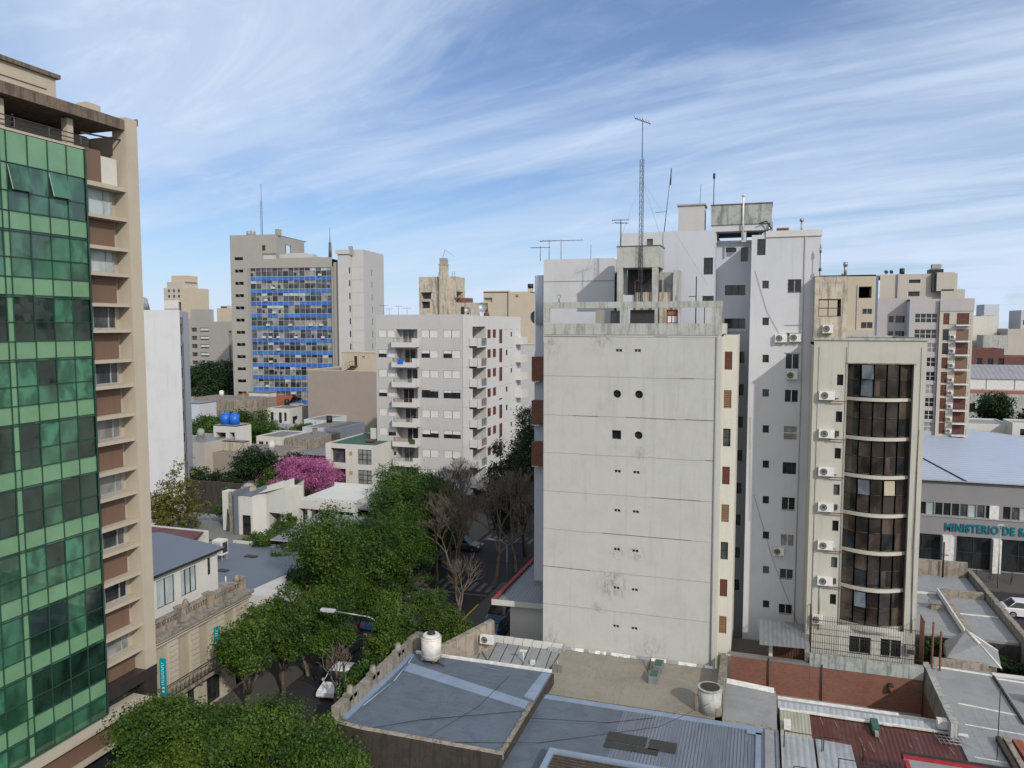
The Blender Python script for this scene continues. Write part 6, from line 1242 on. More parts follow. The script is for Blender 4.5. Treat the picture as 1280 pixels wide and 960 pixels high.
m = MB(); m.poly([(-20.4, 57.4, 4.45), (-19.7, 71.1, 5.15), (-19.7, 71.1, 5.5), (-20.4, 57.4, 4.8)][::-1], 'red_paint'); m.poly([(-20.4, 57.4, 4.8), (-20.1, 57.4, 4.8), (-19.4, 71.1, 5.5), (-19.7, 71.1, 5.5)], 'red_paint'); m.poly([(-20.4, 57.4, 4.3), (-15.2, 57.4, 4.45), (-15.2, 57.4, 4.85), (-20.4, 57.4, 4.8)], 'house_white'); m.build('fascia', R)
R = thing('block_ground', 'concrete yard ground of the city block', 'ground', (0, 50, 0)); tag(R, kind='structure'); MB().box(-22.9, 45, 30, 71.4, -.01, .02, 'courtyard').build('paving', R)

# ------------------------------------------------------------------ low houses behind
def low(name, label, x0, x1, y0, y1, h, mat, roof, par=.3, cat='house', holes=None, parmat=None):
    R = thing(name, label, cat, ((x0+x1)/2, (y0+y1)/2, 0)); block(R, x0, x1, y0, y1, 0, h, mat, holes, roof=roof, par=par, parmat=parmat); return R
def wn_(a, b, c, d, g='glass_dark'): return (a, b, c, d, 'plain', ('frame_dark', g, 2, 1))
low('house', 'long peach plastered house in the middle distance behind the pink tree', -91, -77, 108, 118, 5.2, 'beige_blank', 'grey_roof', .1, holes={'S': [wn_(-84, -82.5, 1.5, 3.2), wn_(-80, -79, 1.5, 3.2)]})
low('house', 'low house whose tall parapet carries dark vertical rain stains', -92.2, -84.5, 110.5, 112, 6.9, 'ochre_stained', 'grey_roof', 0)
low('house', 'beige two storey house with small balcony right behind the white slab block', -97, -89, 106, 116, 7.0, 'tan_wall', 'zinc_grey', .1, holes={'S': [wn_(-92.5, -91, 1, 4.6, 'glass_pale')]})
low('tank_house', 'white open roof house that carries the two blue tanks', -92.8, -87.8, 113, 117, 9.2, 'house_white', 'pale_roof', 0, cat='roof house', holes={'S': [(-92.3, -90.2, 6.6, 7.9, 'none', None, 1.5), (-89.4, -88.3, 6.4, 8.0, 'none', None, 1)]})
for i, x in enumerate((-91.3, -89.4)):
    T = thing('water_tank', ('left' if i == 0 else 'right') + ' one of two bright blue water tanks on the white roof house', 'tank', (x, 114.5, 9.2)); m = MB(); m.tube((x, 114.5, 9.21), (x, 114.5, 11.0), .85, 'tank_blue', n=20); m.tube((x, 114.5, 11.0), (x, 114.5, 11.25), .85, 'tank_blue', .4, 20); m.build('body', T); MB().tube((x, 114.5, 11.25), (x, 114.5, 11.35), .3, 'tank_blue', n=12).build('lid', T)
low('house', 'low whitish house with two dark windows right of the tank house', -87.5, -82, 118, 126, 6.6, 'house_white', 'grey_roof', .15, holes={'S': [wn_(-87, -86, 4, 5.8), wn_(-85.5, -84.5, 4, 5.8)]})
low('house', 'wide low house with long cracked pale parapet under the dark trees', -98.5, -86, 130, 140, 5.8, 'old_parapet', 'pale_roof', .2)
low('house', 'house with blotchy brown stained side wall left of the dark roof', -81.5, -76, 118, 128, 6.5, 'dirty_plaster', 'grey_roof', .1)
low('house', 'tall narrow bluish white house behind the blotchy brown wall', -92.5, -87.4, 141, 150, 6.8, 'lavender_white', 'zinc_grey', .1)
low('house', 'bluish grey house with dark brown side strips at the foot of the beige block', -85, -77.4, 129, 140, 7.0, 'lavender_white', 'grey_roof', .1, holes={'S': [(-83.8, -82, 1, 6.0, 'none', None, .4)]})
R = low('house', 'house with dark sloping roof just above the pink tree', -79, -69.5, 113, 124, 4.8, 'dark_granite', 'zinc_grey', 0)
low('house', 'house with white tarpaulin roof edged in red tiles', -80, -70.5, 103, 107, 5.4, 'ochre_wall', 'corrugated_light', .12, parmat='tile_red')
low('house', 'low brown unplastered house front behind the garden trees', -137, -118, 160, 168, 8.4, 'dirty_plaster', 'grey_roof', .2)
R = thing('house', 'house with long red tiled roof at the foot of the blue banded tower', 'house', (-124, 172, 0)); MB().box(-134, -116, 169, 180, 0, 6.2, 'tan_wall').build('wall', R); m = MB(); m.poly([(-134.5, 168.5, 6.2), (-115.5, 168.5, 6.2), (-116.5, 173, 8.5), (-133.5, 173, 8.5)], 'tile_red'); m.poly([(-133.5, 173, 8.5), (-116.5, 173, 8.5), (-115.5, 180, 6.2), (-134.5, 180, 6.2)], 'tile_red'); m.build('roof', R); MB().box(-127, -121, 168.6, 172, 8.0, 9.4, 'house_white').box(-127.2, -120.8, 168.4, 172, 9.4, 9.6, 'grey_roof').build('dormer', R)
low('house', 'small white two storey house between the red tiled roof and the beige block', -108, -102, 150, 158, 7.8, 'house_white', 'grey_roof', .1, holes={'S': [wn_(-107.2, -106.4, 4.5, 7), wn_(-105, -104.2, 4.5, 7), wn_(-103.6, -102.9, 5, 7, 'glass_mid')], 'E': [wn_(151, 153, 4, 6)]})
low('house', 'flat grey stuccoed house touching the left edge of the beige block', -109, -103.5, 161, 170, 6.6, 'office_grey', 'grey_roof', .1)
low('shed', 'pale blue metal shed left of the brown house fronts', -133, -127, 150, 156, 8.3, 'lavender_white', 'zinc_grey', .0, cat='shed')
low('house', 'grey roofed house between the white veranda wing and the pink tree', -75, -62, 92, 97, 3.6, 'dirty_plaster', 'zinc_grey', .1)
low('house', 'flat roofed plain house filling the block behind the green roofed building', -68, -57, 112, 124, 5.0, 'house_white', 'grey_roof', .2)
low('house', 'grey plain house behind the corner apartment block', -56, -40, 126, 150, 9, 'pale_grey', 'grey_roof', .3)
low('apartment_building', 'grey building with shaded balconies down the street beyond the corner block', -56, -37.2, 152, 170, 22.5, 'pale_grey', 'grey_roof', .3, cat='building', holes={'E': [(153+4*j, 155.6+4*j, 2+3*k, 4.2+3*k, 'plain', ('frame_dark', 'glass_dark', 2, 1), .4) for j in range(4) for k in range(7)]})
R = thing('apartment_building', 'blue grey plain side wall right behind the grey corner block balconies', 'building', (-46, 190, 0)); block(R, -62, -42, 185, 200, 0, 27, 'lavender_white', par=.3)
R = thing('apartment_building', 'cream windowless block top rising behind the grey corner block roof', 'building', (-54, 166, 0))
m = MB(); facade(m, 'S', 172, -63, -56.5, 0, 35.0, [(-62.9, -60.8, 32.3, 33.4, 'none', None, .6)], 'ochre_wall'); facade(m, 'S', 171.5, -56.5, -51.5, 0, 34.7, [(-54.9, -54.2, 33.4, 34.0, 'none', None, .3)], 'ochre_wall'); m.box(-62.9, -51.6, 172.7, 182, 0, 34.6, 'ochre_wall'); m.box(-63, -51.5, 172, 182, 34.5, 34.7, 'ochre_wall'); facade(m, 'E', -51.5, 171.5, 182, 0, 34.7, [], 'ochre_wall'); m.box(-56.55, -56.45, 171.4, 172, 0, 35.0, 'tan_wall'); m.box(-52.6, -51.6, 174, 175, 34.7, 35.6, 'ochre_wall'); m.build('wall', R)
tag(MB().tube((-52.1, 174.5, 35.6), (-52.1, 174.5, 36.6), .7, 'tank_black', n=12).build('roof_tank', loc=(-52.1, 174.5, 35.6)), 'black drum on the cream windowless block top', 'tank')
# distant left
R = thing('apartment_tower', 'distant stepped sandy tower with few windows on the left horizon', 'building', (-263, 304, 0))
H = [(-270+2.9*j, -269+2.9*j, z, z+1.3, 'plain', ('frame_dark', 'glass_dark', 1, 1)) for j in range(3) for z in (42.5, 39.9, 36.2, 31, 27)]
m = MB(); facade(m, 'S', 300, -272.6, -263, 0, 44.5, H, 'tan_wall'); m.box(-263, -256.5, 299.8, 312, 0, 44.3, 'ochre_wall'); m.box(-272.4, -263.1, 300.7, 312, 0, 44.4, 'tan_wall'); m.box(-271.5, -262, 301, 311, 44.4, 47.4, 'tan_wall'); m.box(-269.6, -261.2, 302, 310, 47.4, 50.4, 'ochre_wall'); m.box(-272.6, -263.2, 299.9, 300, 34.8, 38.6, 'sill_white'); m.build('wall', R); windows(R, 'S', 299.9, H)
R = thing('apartment_building', 'grey distant block with two columns of shadowed balconies left of the blue banded tower', 'building', (-184, 225, 0))
H = []
for k in range(8): H += [(-188.6, -186.3, 24.6-2.85*k, 26.0-2.85*k, 'plain', ('frame_dark', 'glass_mid', 2, 1), .5), (-185.2, -181.4, 24.6-2.85*k, 26.0-2.85*k, 'blind', (.7, .7), .5)]
m = MB(); facade(m, 'S', 220, -189.7, -180.3, 0, 29, H, 'office_grey', .5); facade(m, 'S', 219.9, -180.3, -171.5, 0, 28.1, [(-173.2, -171.9, 6, 25, 'none', None, .5)], 'office_grey'); m.box(-189.6, -171.6, 220.8, 232, 0, 28, 'office_grey'); m.box(-189.6, -184, 221, 226, 28, 32.4, 'office_grey'); m.build('wall', R); windows(R, 'S', 220, H, .5)
R = thing('office_block', 'narrow dark glass strip building with white frame beside the white slab block', 'building', (-191, 218, 0)); MB().box(-195, -190, 217, 225, 0, 29.8, 'house_white').box(-193.6, -190.8, 216.9, 216.99, 0, 22.5, 'glass_dark').box(-193.6, -191.6, 216.9, 216.99, 24, 25.2, 'glass_dark').box(-193.6, -192, 216.9, 216.99, 26.6, 27.6, 'glass_dark').build('wall', R)
R = thing('roof_structure', 'yellow block with small roof clutter on the skyline left of the blue banded tower', 'building', (-197, 250, 0)); MB().box(-202, -192, 250, 258, 0, 33.4, 'ochre_wall').box(-198, -196.8, 251, 252, 33.4, 34.5, 'tan_wall').box(-201, -199, 251, 253, 33.4, 34.2, 'rust').build('wall', R)
# distant right
def far(name, label, x0, x1, y0, y1, h, mat, roof='grey_roof', holes=None, par=.2, cat='building'):
    return low(name, label, x0, x1, y0, y1, h, mat, roof, par, cat, holes)
far('apartment_building', 'white distant block with a column of small slots right of the mauve tower', 53, 58.2, 255, 270, 28.4, 'house_white', holes={'S': [(56, 57.3, 26.6-2.6*k, 27.2-2.6*k, 'plain', ('frame_dark', 'glass_dark', 2, 1)) for k in range(5)]})
far('apartment_building', 'plain cream white distant block beside the slotted one', 58.3, 65.1, 257, 270, 29.3, 'cream_flank')
far('apartment_building', 'small olive grey distant building in front of the cream white block', 59.5, 65.6, 248, 255, 23.9, 'old_parapet')
far('apartment_building', 'distant beige block filling the right edge under the blue grey tower', 66, 84, 250, 262, 25.6, 'tan_wall')
far('apartment_building', 'grey green distant block left of the blue grey tower', 66.2, 70, 280, 290, 29.8, 'old_parapet')
far('office_tower', 'slim blue grey tower on the right horizon', 69.5, 73.8, 290, 300, 33.5, 'ministry_roof' if 0 else 'lavender_white', cat='tower')
far('apartment_building', 'distant building with red frames and window rows at the right picture edge', 74, 86, 268, 280, 31.2, 'pale_grey', holes={'S': [(74.6+2.2*j, 76.2+2.2*j, 27-2.6*k, 28.4-2.6*k, 'plain', ('red_paint', 'glass_dark', 2, 1)) for j in range(4) for k in range(2)]})
far('apartment_building', 'dark red brick building with terraces in front of the distant blocks', 50.5, 58, 222, 232, 20.8, 'dark_brick', 'tile_red', {'S': [(52+2.4*j, 53.4+2.4*j, 13.6+3.2*k, 15.4+3.2*k, 'plain', ('frame_white', 'glass_dark', 1, 1)) for j in range(3) for k in range(2)]})
far('apartment_building', 'lower red brick wing with covered terrace at the right of the brick building', 58.1, 66, 222, 232, 18.9, 'dark_brick', 'tile_red', {'S': [(58.6, 64.8, 15, 17.0, 'plain', ('frame_dark', 'glass_dark', 4, 1), .8)]})
far('house', 'pale blue grey house right of the lower red brick wing', 62.5, 76, 208, 218, 15.8, 'lavender_white', cat='house')
R = thing('warehouse', 'long warehouse with rusty grey roof and white panelled side', 'warehouse', (60, 205, 0)); m = MB(); m.box(45, 90, 200, 225, 0, 14.7, 'sill_white')
for i in range(8): m.box(49+i*5.6, 49.15+i*5.6, 199.9, 200, 0, 14.7, 'office_grey')
m.build('wall', R); m = MB(); m.poly([(44.6, 199.7, 14.7), (90, 199.7, 14.7), (90, 208, 17.6), (44.6, 208, 17.6)], 'warehouse_roof'); m.poly([(44.6, 208, 17.6), (90, 208, 17.6), (90, 225, 14.7), (44.6, 225, 14.7)], 'warehouse_roof'); m.poly([(45, 200, 14.7), (45, 208, 17.5), (45, 225, 14.7)], 'office_grey'); m.build('roof', R)
far('house', 'greenish house with brown sloping roof below the warehouse', 33.5, 52, 160, 172, 14.2, 'old_parapet', 'tile_red', cat='house', holes={'S': [wn_(36, 37.6, 11, 12.6)]})
far('house', 'dark roofed house right of the round dark tree', 43, 56, 140, 150, 13.6, 'dirty_plaster', 'zinc_grey', cat='house')
far('house', 'white house with low flat roof behind the folded blue roof', 30.5, 36.4, 134, 142, 11.6, 'house_white', 'pale_roof', cat='house')
far('house', 'small white roof house with one square window behind the folded blue roof', 35.8, 39, 131, 136, 12.3, 'house_white', 'pale_roof', cat='house', holes={'S': [wn_(36.8, 38.2, 10.6, 11.6)]})
far('house', 'red tiled low roof at the right picture edge behind the folded blue roof', 39.2, 50, 128, 136, 10.2, 'dirty_plaster', 'tile_red', cat='house')
# more of the town to the horizon
rr = random.Random(21)
kinds = ['pale_grey', 'tan_wall', 'house_white', 'office_grey', 'ochre_wall', 'old_parapet', 'mauve_wall', 'dirty_plaster']
skip = 0
for i in range(120):
    y = rr.uniform(230, 900); x = rr.uniform(-.95*y, .42*y); w = rr.uniform(10, 26); h = rr.uniform(5, 17) if rr.random() < .75 else rr.uniform(16, 24)
    if -45 < x < -10: x -= 50
    if y < 330 and (-290 < x < -160 or 20 < x < 110) : continue
    if any(abs(x-a)+abs(y-b) < 24 for a, b in ((-263, 304), (-184, 225))): continue
    k = rr.choice(kinds); R = thing('far_house', 'far off low town house seen only as a small shape towards the horizon', 'house', (x, y, 0), 'far off houses towards the horizon')
    MB().box(x-w/2, x+w/2, y-w*.3, y+w*.4, 0, h, k, 'grey_roof').build('wall', R); MB().box(x-w/4, x, y, y+w*.2, h, h+2.2, k).build('roof_room', R)
# ------------------------------------------------------------------ trees
def quads_mesh(name, V, mat):
    n = len(V)//4; me = bpy.data.meshes.new(name); me.vertices.add(len(V)); me.vertices.foreach_set('co', V.astype(np.float32).ravel())
    me.loops.add(len(V)); me.loops.foreach_set('vertex_index', np.arange(len(V), dtype=np.int32)); me.polygons.add(n)
    me.polygons.foreach_set('loop_start', np.arange(0, len(V), 4, dtype=np.int32)); me.polygons.foreach_set('loop_total', np.full(n, 4, dtype=np.int32))
    me.materials.append(M[mat]); me.update(calc_edges=True); me.validate(); return me
def crown(seed, rx, rz, nl, nleaf, leaf, mat):
    """leaf faces gathered in twig clusters on uneven lobes; centre at the origin"""
    g = np.random.default_rng(seed); nl = int(nl*1.45)
    d = g.normal(size=(nl, 3)); d /= np.linalg.norm(d, axis=1)[:, None]; d[:, 2] = np.where(d[:, 2] < -.6, -d[:, 2], d[:, 2])
    lc = d*g.uniform(.35, 1.0, (nl, 1))*np.array([rx, rx, rz]); lr = g.uniform(.16, .46, nl)
    nc = max(60, nleaf//34); w = lr**2; li = g.choice(nl, nc, p=w/w.sum()); v = g.normal(size=(nc, 3)); v /= np.linalg.norm(v, axis=1)[:, None]
    rad = g.uniform(.35, 1.12, nc)**.6
    cc = lc[li]+v*(rad*lr[li])[:, None]*np.array([rx, rx, rz*.8])
    ki = g.integers(0, nc, nleaf); cs_ = g.uniform(.5, 1.25, nc)*rx*.07+leaf*.5
    p = cc[ki]+g.normal(size=(nleaf, 3))*cs_[ki][:, None]*np.array([1, 1, .6])
    nrm = v[ki]*.6+g.normal(size=(nleaf, 3))*.75+np.array([0, 0, .5]); nrm /= np.linalg.norm(nrm, axis=1)[:, None]
    t = np.cross(nrm, g.normal(size=(nleaf, 3))); t /= np.linalg.norm(t, axis=1)[:, None]; b = np.cross(nrm, t)
    s = leaf*g.uniform(.45, 1.35, (nleaf, 1)); V = np.empty((nleaf, 4, 3))
    V[:, 0] = p-t*s*.5; V[:, 1] = p+b*s*.32-nrm*s*.08; V[:, 2] = p+t*s*.55; V[:, 3] = p-b*s*.32-nrm*s*.08
    return quads_mesh('crown', V.reshape(-1, 3), mat)
CC = {}
def tree(x, y, zc, rx, rz, mat, label, seed, n=14000, leaf=.26, group=None, nl=14, cat='tree', name='tree', zb=0, trunk=True, rz_=0):
    T = thing(name, label, cat, (x, y, zb), group)
    key = (seed, mat, round(rx, 1), round(rz, 1), n)
    if key not in CC: CC[key] = crown(seed, rx, rz, nl, n, leaf, mat)
    place(CC[key], 'crown', T, (x, y, zc), rz_)
    if trunk:
        m = MB(); r_ = random.Random(seed); h0 = max(zb+.8, zc-rz*.75); r0 = .13+rx*.03
        bx, by = x+r_.uniform(-.3, .3), y+r_.uniform(-.3, .3); m.tube((bx, by, zb), (x, y, h0), r0, 'bark', r0*.75, 8)
        for i in range(6):
            a = 2*pi*i/6+r_.uniform(-.4, .4); f = r_.uniform(.35, .65); p1 = (x+cos(a)*rx*f*.5, y+sin(a)*rx*f*.5, h0+(zc-h0)*.6); p2 = (x+cos(a)*rx*f, y+sin(a)*rx*f, zc+rz*r_.uniform(0, .45))
            m.tube((x, y, h0-.1), p1, r0*.5, 'bark', r0*.32, 5); m.tube(p1, p2, r0*.32, 'bark', r0*.1, 5)
        m.build('trunk', T)
    return T
GT = 'leafy street trees'
tree(-28.8, 33.7, 3.3, 4.2, 3.1, 'leaf_bright', 'broad bright green street tree filling the bottom left corner, right of the glass building', 11, 62000, .17, GT)
tree(-23.0, 34.2, 2.5, 3.3, 3.2, 'leaf_bright', 'lower bright green street tree touching the corner house front, bottom centre left', 12, 40000, .17, GT)
tree(-32.3, 33.8, 3.7, 2.2, 1.9, 'leaf_green', 'small green crown directly below the dark granite corner', 13, 22000, .17, GT)
tree(-32.6, 42.4, 4.4, 2.3, 3.2, 'leaf_bright', 'slim green street tree in front of the stone facade', 14, 26000, .17, GT)
tree(-32.8, 46.6, 4.2, 2.4, 3.3, 'leaf_green', 'thin darker street tree between the stone facade and the parked white car', 15, 20000, .17, GT)
tree(-34.3, 54.2, 5.5, 4.2, 5.2, 'leaf_bright', 'large light green street tree above the low hall roof', 16, 48000, .19, GT)
tree(-33.8, 61.5, 3.9, 3.9, 5.0, 'leaf_green', 'large green street tree hiding the veranda', 17, 46000, .19, GT)
tree(-35.4, 73.0, 7.0, 4.8, 5.4, 'leaf_green', 'tallest dark green street tree before the grey corner apartment block', 18, 52000, .2, GT)
tree(-32.8, 66.5, 4.4, 3.4, 4.4, 'leaf_green', 'street tree filling the gap at the side of the tallest green tree towards the junction', 19, 30000, .2, GT)
tree(-34.6, 79.0, 5.8, 3.4, 4.6, 'leaf_green', 'small green street tree at the near foot of the grey corner apartment block', 20, 26000, .21, GT)
tree(-25.2, 48.9, 4.2, 1.9, 3.3, 'leaf_bright', 'upright bright green tree beside the curved lamp post', 21, 22000, .17, GT)
tree(-24.6, 43.6, 2.7, 1.1, 2.0, 'leaf_green', 'small green tree squeezed between the lamp post foot and the corner house parapet', 22, 7000, .22, GT)
tree(-23.2, 53.2, 3.6, 2.5, 2.9, 'leaf_bush', 'dense rounded yellow green tree behind the white water tank', 23, 36000, .15, None, 18)
tree(-31.6, 50.8, 3.9, 2.2, 3.2, 'leaf_green', 'shaded green street tree just beyond the white car on the left pavement', 42, 22000, .18, GT)
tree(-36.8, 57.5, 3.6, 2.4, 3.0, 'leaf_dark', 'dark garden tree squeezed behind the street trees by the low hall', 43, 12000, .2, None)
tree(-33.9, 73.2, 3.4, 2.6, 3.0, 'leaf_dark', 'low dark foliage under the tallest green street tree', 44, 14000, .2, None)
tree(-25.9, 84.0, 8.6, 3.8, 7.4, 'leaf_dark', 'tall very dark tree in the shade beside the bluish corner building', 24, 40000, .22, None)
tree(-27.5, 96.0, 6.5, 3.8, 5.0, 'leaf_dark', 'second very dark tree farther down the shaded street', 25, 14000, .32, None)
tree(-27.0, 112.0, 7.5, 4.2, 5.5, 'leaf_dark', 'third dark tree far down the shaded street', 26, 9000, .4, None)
tree(-61.6, 68.0, 6.6, 3.0, 4.6, 'leaf_yellow', 'yellow green tree with sparse autumn tinted crown before the white slab wall', 27, 9000, .24, None, 20, zb=0)
tree(-57.6, 73.5, 5.0, 2.0, 3.0, 'leaf_green', 'small green tree behind the yellow tinted tree', 28, 6000, .28, None)
tree(-61.5, 94.0, 4.9, 5.6, 3.2, 'blossom_pink', 'bright pink flowering tree behind the white house wing', 29, 34000, .2, None, 18)
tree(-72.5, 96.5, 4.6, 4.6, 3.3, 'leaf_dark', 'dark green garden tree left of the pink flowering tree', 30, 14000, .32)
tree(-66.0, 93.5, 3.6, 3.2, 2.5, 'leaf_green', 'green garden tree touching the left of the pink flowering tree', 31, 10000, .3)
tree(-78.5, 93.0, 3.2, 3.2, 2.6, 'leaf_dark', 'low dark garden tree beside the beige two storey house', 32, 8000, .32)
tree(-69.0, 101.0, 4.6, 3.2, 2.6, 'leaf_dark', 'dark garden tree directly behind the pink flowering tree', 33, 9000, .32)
tree(-96.5, 128.0, 5.4, 6.5, 4.4, 'leaf_green', 'wide green garden tree right of the blue tanks', 34, 18000, .4)
tree(-108.5, 132.0, 4.2, 5.5, 3.8, 'leaf_green', 'wide green garden tree left behind the blue tanks', 35, 14000, .4)
tree(-88.5, 134.0, 4.0, 4.0, 3.0, 'leaf_green', 'lower green garden tree before the small white two storey house', 36, 9000, .4)
tree(-156.0, 188.0, 9.0, 8.0, 8.0, 'leaf_dark', 'big dark round tree at the left foot of the blue banded tower', 37, 18000, .6)
tree(-165.0, 186.0, 7.5, 7.0, 6.0, 'leaf_dark', 'dark tree at the right side of the white slab block end', 38, 13000, .6)
tree(-147.0, 183.0, 7.0, 6.0, 6.5, 'leaf_dark', 'dark tree tucked against the blue banded tower base', 39, 11000, .6)
tree(36.8, 150.0, 10.3, 5.6, 4.8, 'leaf_dark', 'large dark round tree below the warehouse on the right', 40, 16000, .45)
tree(43.5, 147.0, 9.0, 4.2, 3.6, 'leaf_dark', 'smaller dark tree at the right picture edge below the warehouse', 41, 10000, .45)
# garden shrubs of the white house
for i, (x, y, z, r_, mt, lb) in enumerate(((-50.2, 67.6, 3.6, 1.7, 'leaf_bush', 'olive shrub at the foot of the white house corner'), (-47.6, 67.0, 4.3, 1.8, 'leaf_green', 'leafy shrub between the olive shrub and the veranda'), (-48.9, 70.6, 5.6, 1.2, 'leaf_bush', 'climbing plant in the big opening of the white house'),
        (-44.4, 63.6, 3.6, 1.9, 'leaf_bright', 'bright shrub in front of the veranda glazing'), (-41.0, 62.4, 3.2, 1.6, 'leaf_green', 'dark green shrub near the veranda right post'), (13.0, 63.2, 2.6, .8, 'leaf_dark', 'weedy plant growing below the kerb of the grey flat roof'), (17.6, 61.6, 1.9, 1.5, 'leaf_dark', 'dark straggly shrub beside the hipped lantern roof'))):
    tree(x, y, z, r_, r_*.8, mt, lb, 60+i, 5000, .2, None, 10, 'shrub', 'shrub', 0 if z > 3 else 0)
def bare_tree(x, y, h, spread, label, seed, group='leafless street trees', twig=5, z0=.13):
    T = thing('bare_tree', label, 'tree', (x, y, z0), group); r_ = random.Random(seed); mt = MB(); mc = MB()
    def grow(p, d, L, rad, lvl):
        n = 3 if lvl < 2 else (2 if lvl < 4 else 1); q = p
        for i in range(n):
            d = (d+mathutils.Vector((r_.uniform(-.22, .22), r_.uniform(-.22, .22), r_.uniform(-.05, .14)))).normalized(); q2 = q+d*L/n
            (mt if lvl < 1 else mc).tube(tuple(q), tuple(q2), rad*(1-i*.12), 'bare_bark', rad*(1-(i+1)*.14), 5 if lvl < 2 else 3, cap=False); q = q2
        if lvl >= twig: return
        rad = max(rad, .024)
        for j in range(3 if lvl in (0, 1, 2, 3) else 2+(r_.random() < .5)):
            a = r_.uniform(0, 2*pi); s_ = spread*r_.uniform(.45, 1.0); nd = (d+mathutils.Vector((cos(a)*s_, sin(a)*s_, r_.uniform(-.05, .35)))).normalized(); grow(q, nd, L*r_.uniform(.62, .82), rad*.58, lvl+1)
    grow(mathutils.Vector((x, y, z0)), mathutils.Vector((0, 0, 1)), h*.29, .05+h*.017, 0)
    mt.build('trunk', T); mc.build('branches', T); return T
bare_tree(-27.0, 66.5, 10.8, .85, 'leafless brown tree nearest behind the rounded yellow green tree', 1, twig=7)
bare_tree(-25.6, 72.6, 11.9, .9, 'leafless tree at the corner of the junction left of the red edged garage', 2, twig=7)
bare_tree(-32.0, 76.6, 11.2, .9, 'leafless tree in the middle of the junction before the grey apartment block', 3, twig=7)
bare_tree(-35.0, 89.6, 10.0, .85, 'leafless tree by the far crossing below the grey apartment block', 4, twig=7)
bare_tree(-27.2, 88.0, 11.2, .85, 'leafless tree on the far right side of the junction', 5, twig=7)
bare_tree(-24.4, 60.0, 7.4, .8, 'leafless tree beside the parked pale van', 6, twig=5)
bare_tree(-32.6, 49.5, 7.1, .8, 'leafless tree between the low hall and the white car', 7, twig=5)
bare_tree(-27.6, 45.2, 5.7, .75, 'small leafless tree with forked trunk right next to the white car', 8, twig=4)
bare_tree(-31.0, 70.6, 10.0, .9, 'leafless tree on the near left side of the zebra crossing', 10, twig=7)
bare_tree(-29.0, 91.5, 11.2, .85, 'leafless tree in the shade of the far street end', 11, twig=6)
bare_tree(-25.0, 78.0, 11.2, .8, 'leafless tree at the right kerb of the junction before the dark tree', 12, twig=7)
bare_tree(-22.9, 82.5, 11.2, .7, 'leafless tree against the bluish corner building wall', 9, twig=5)

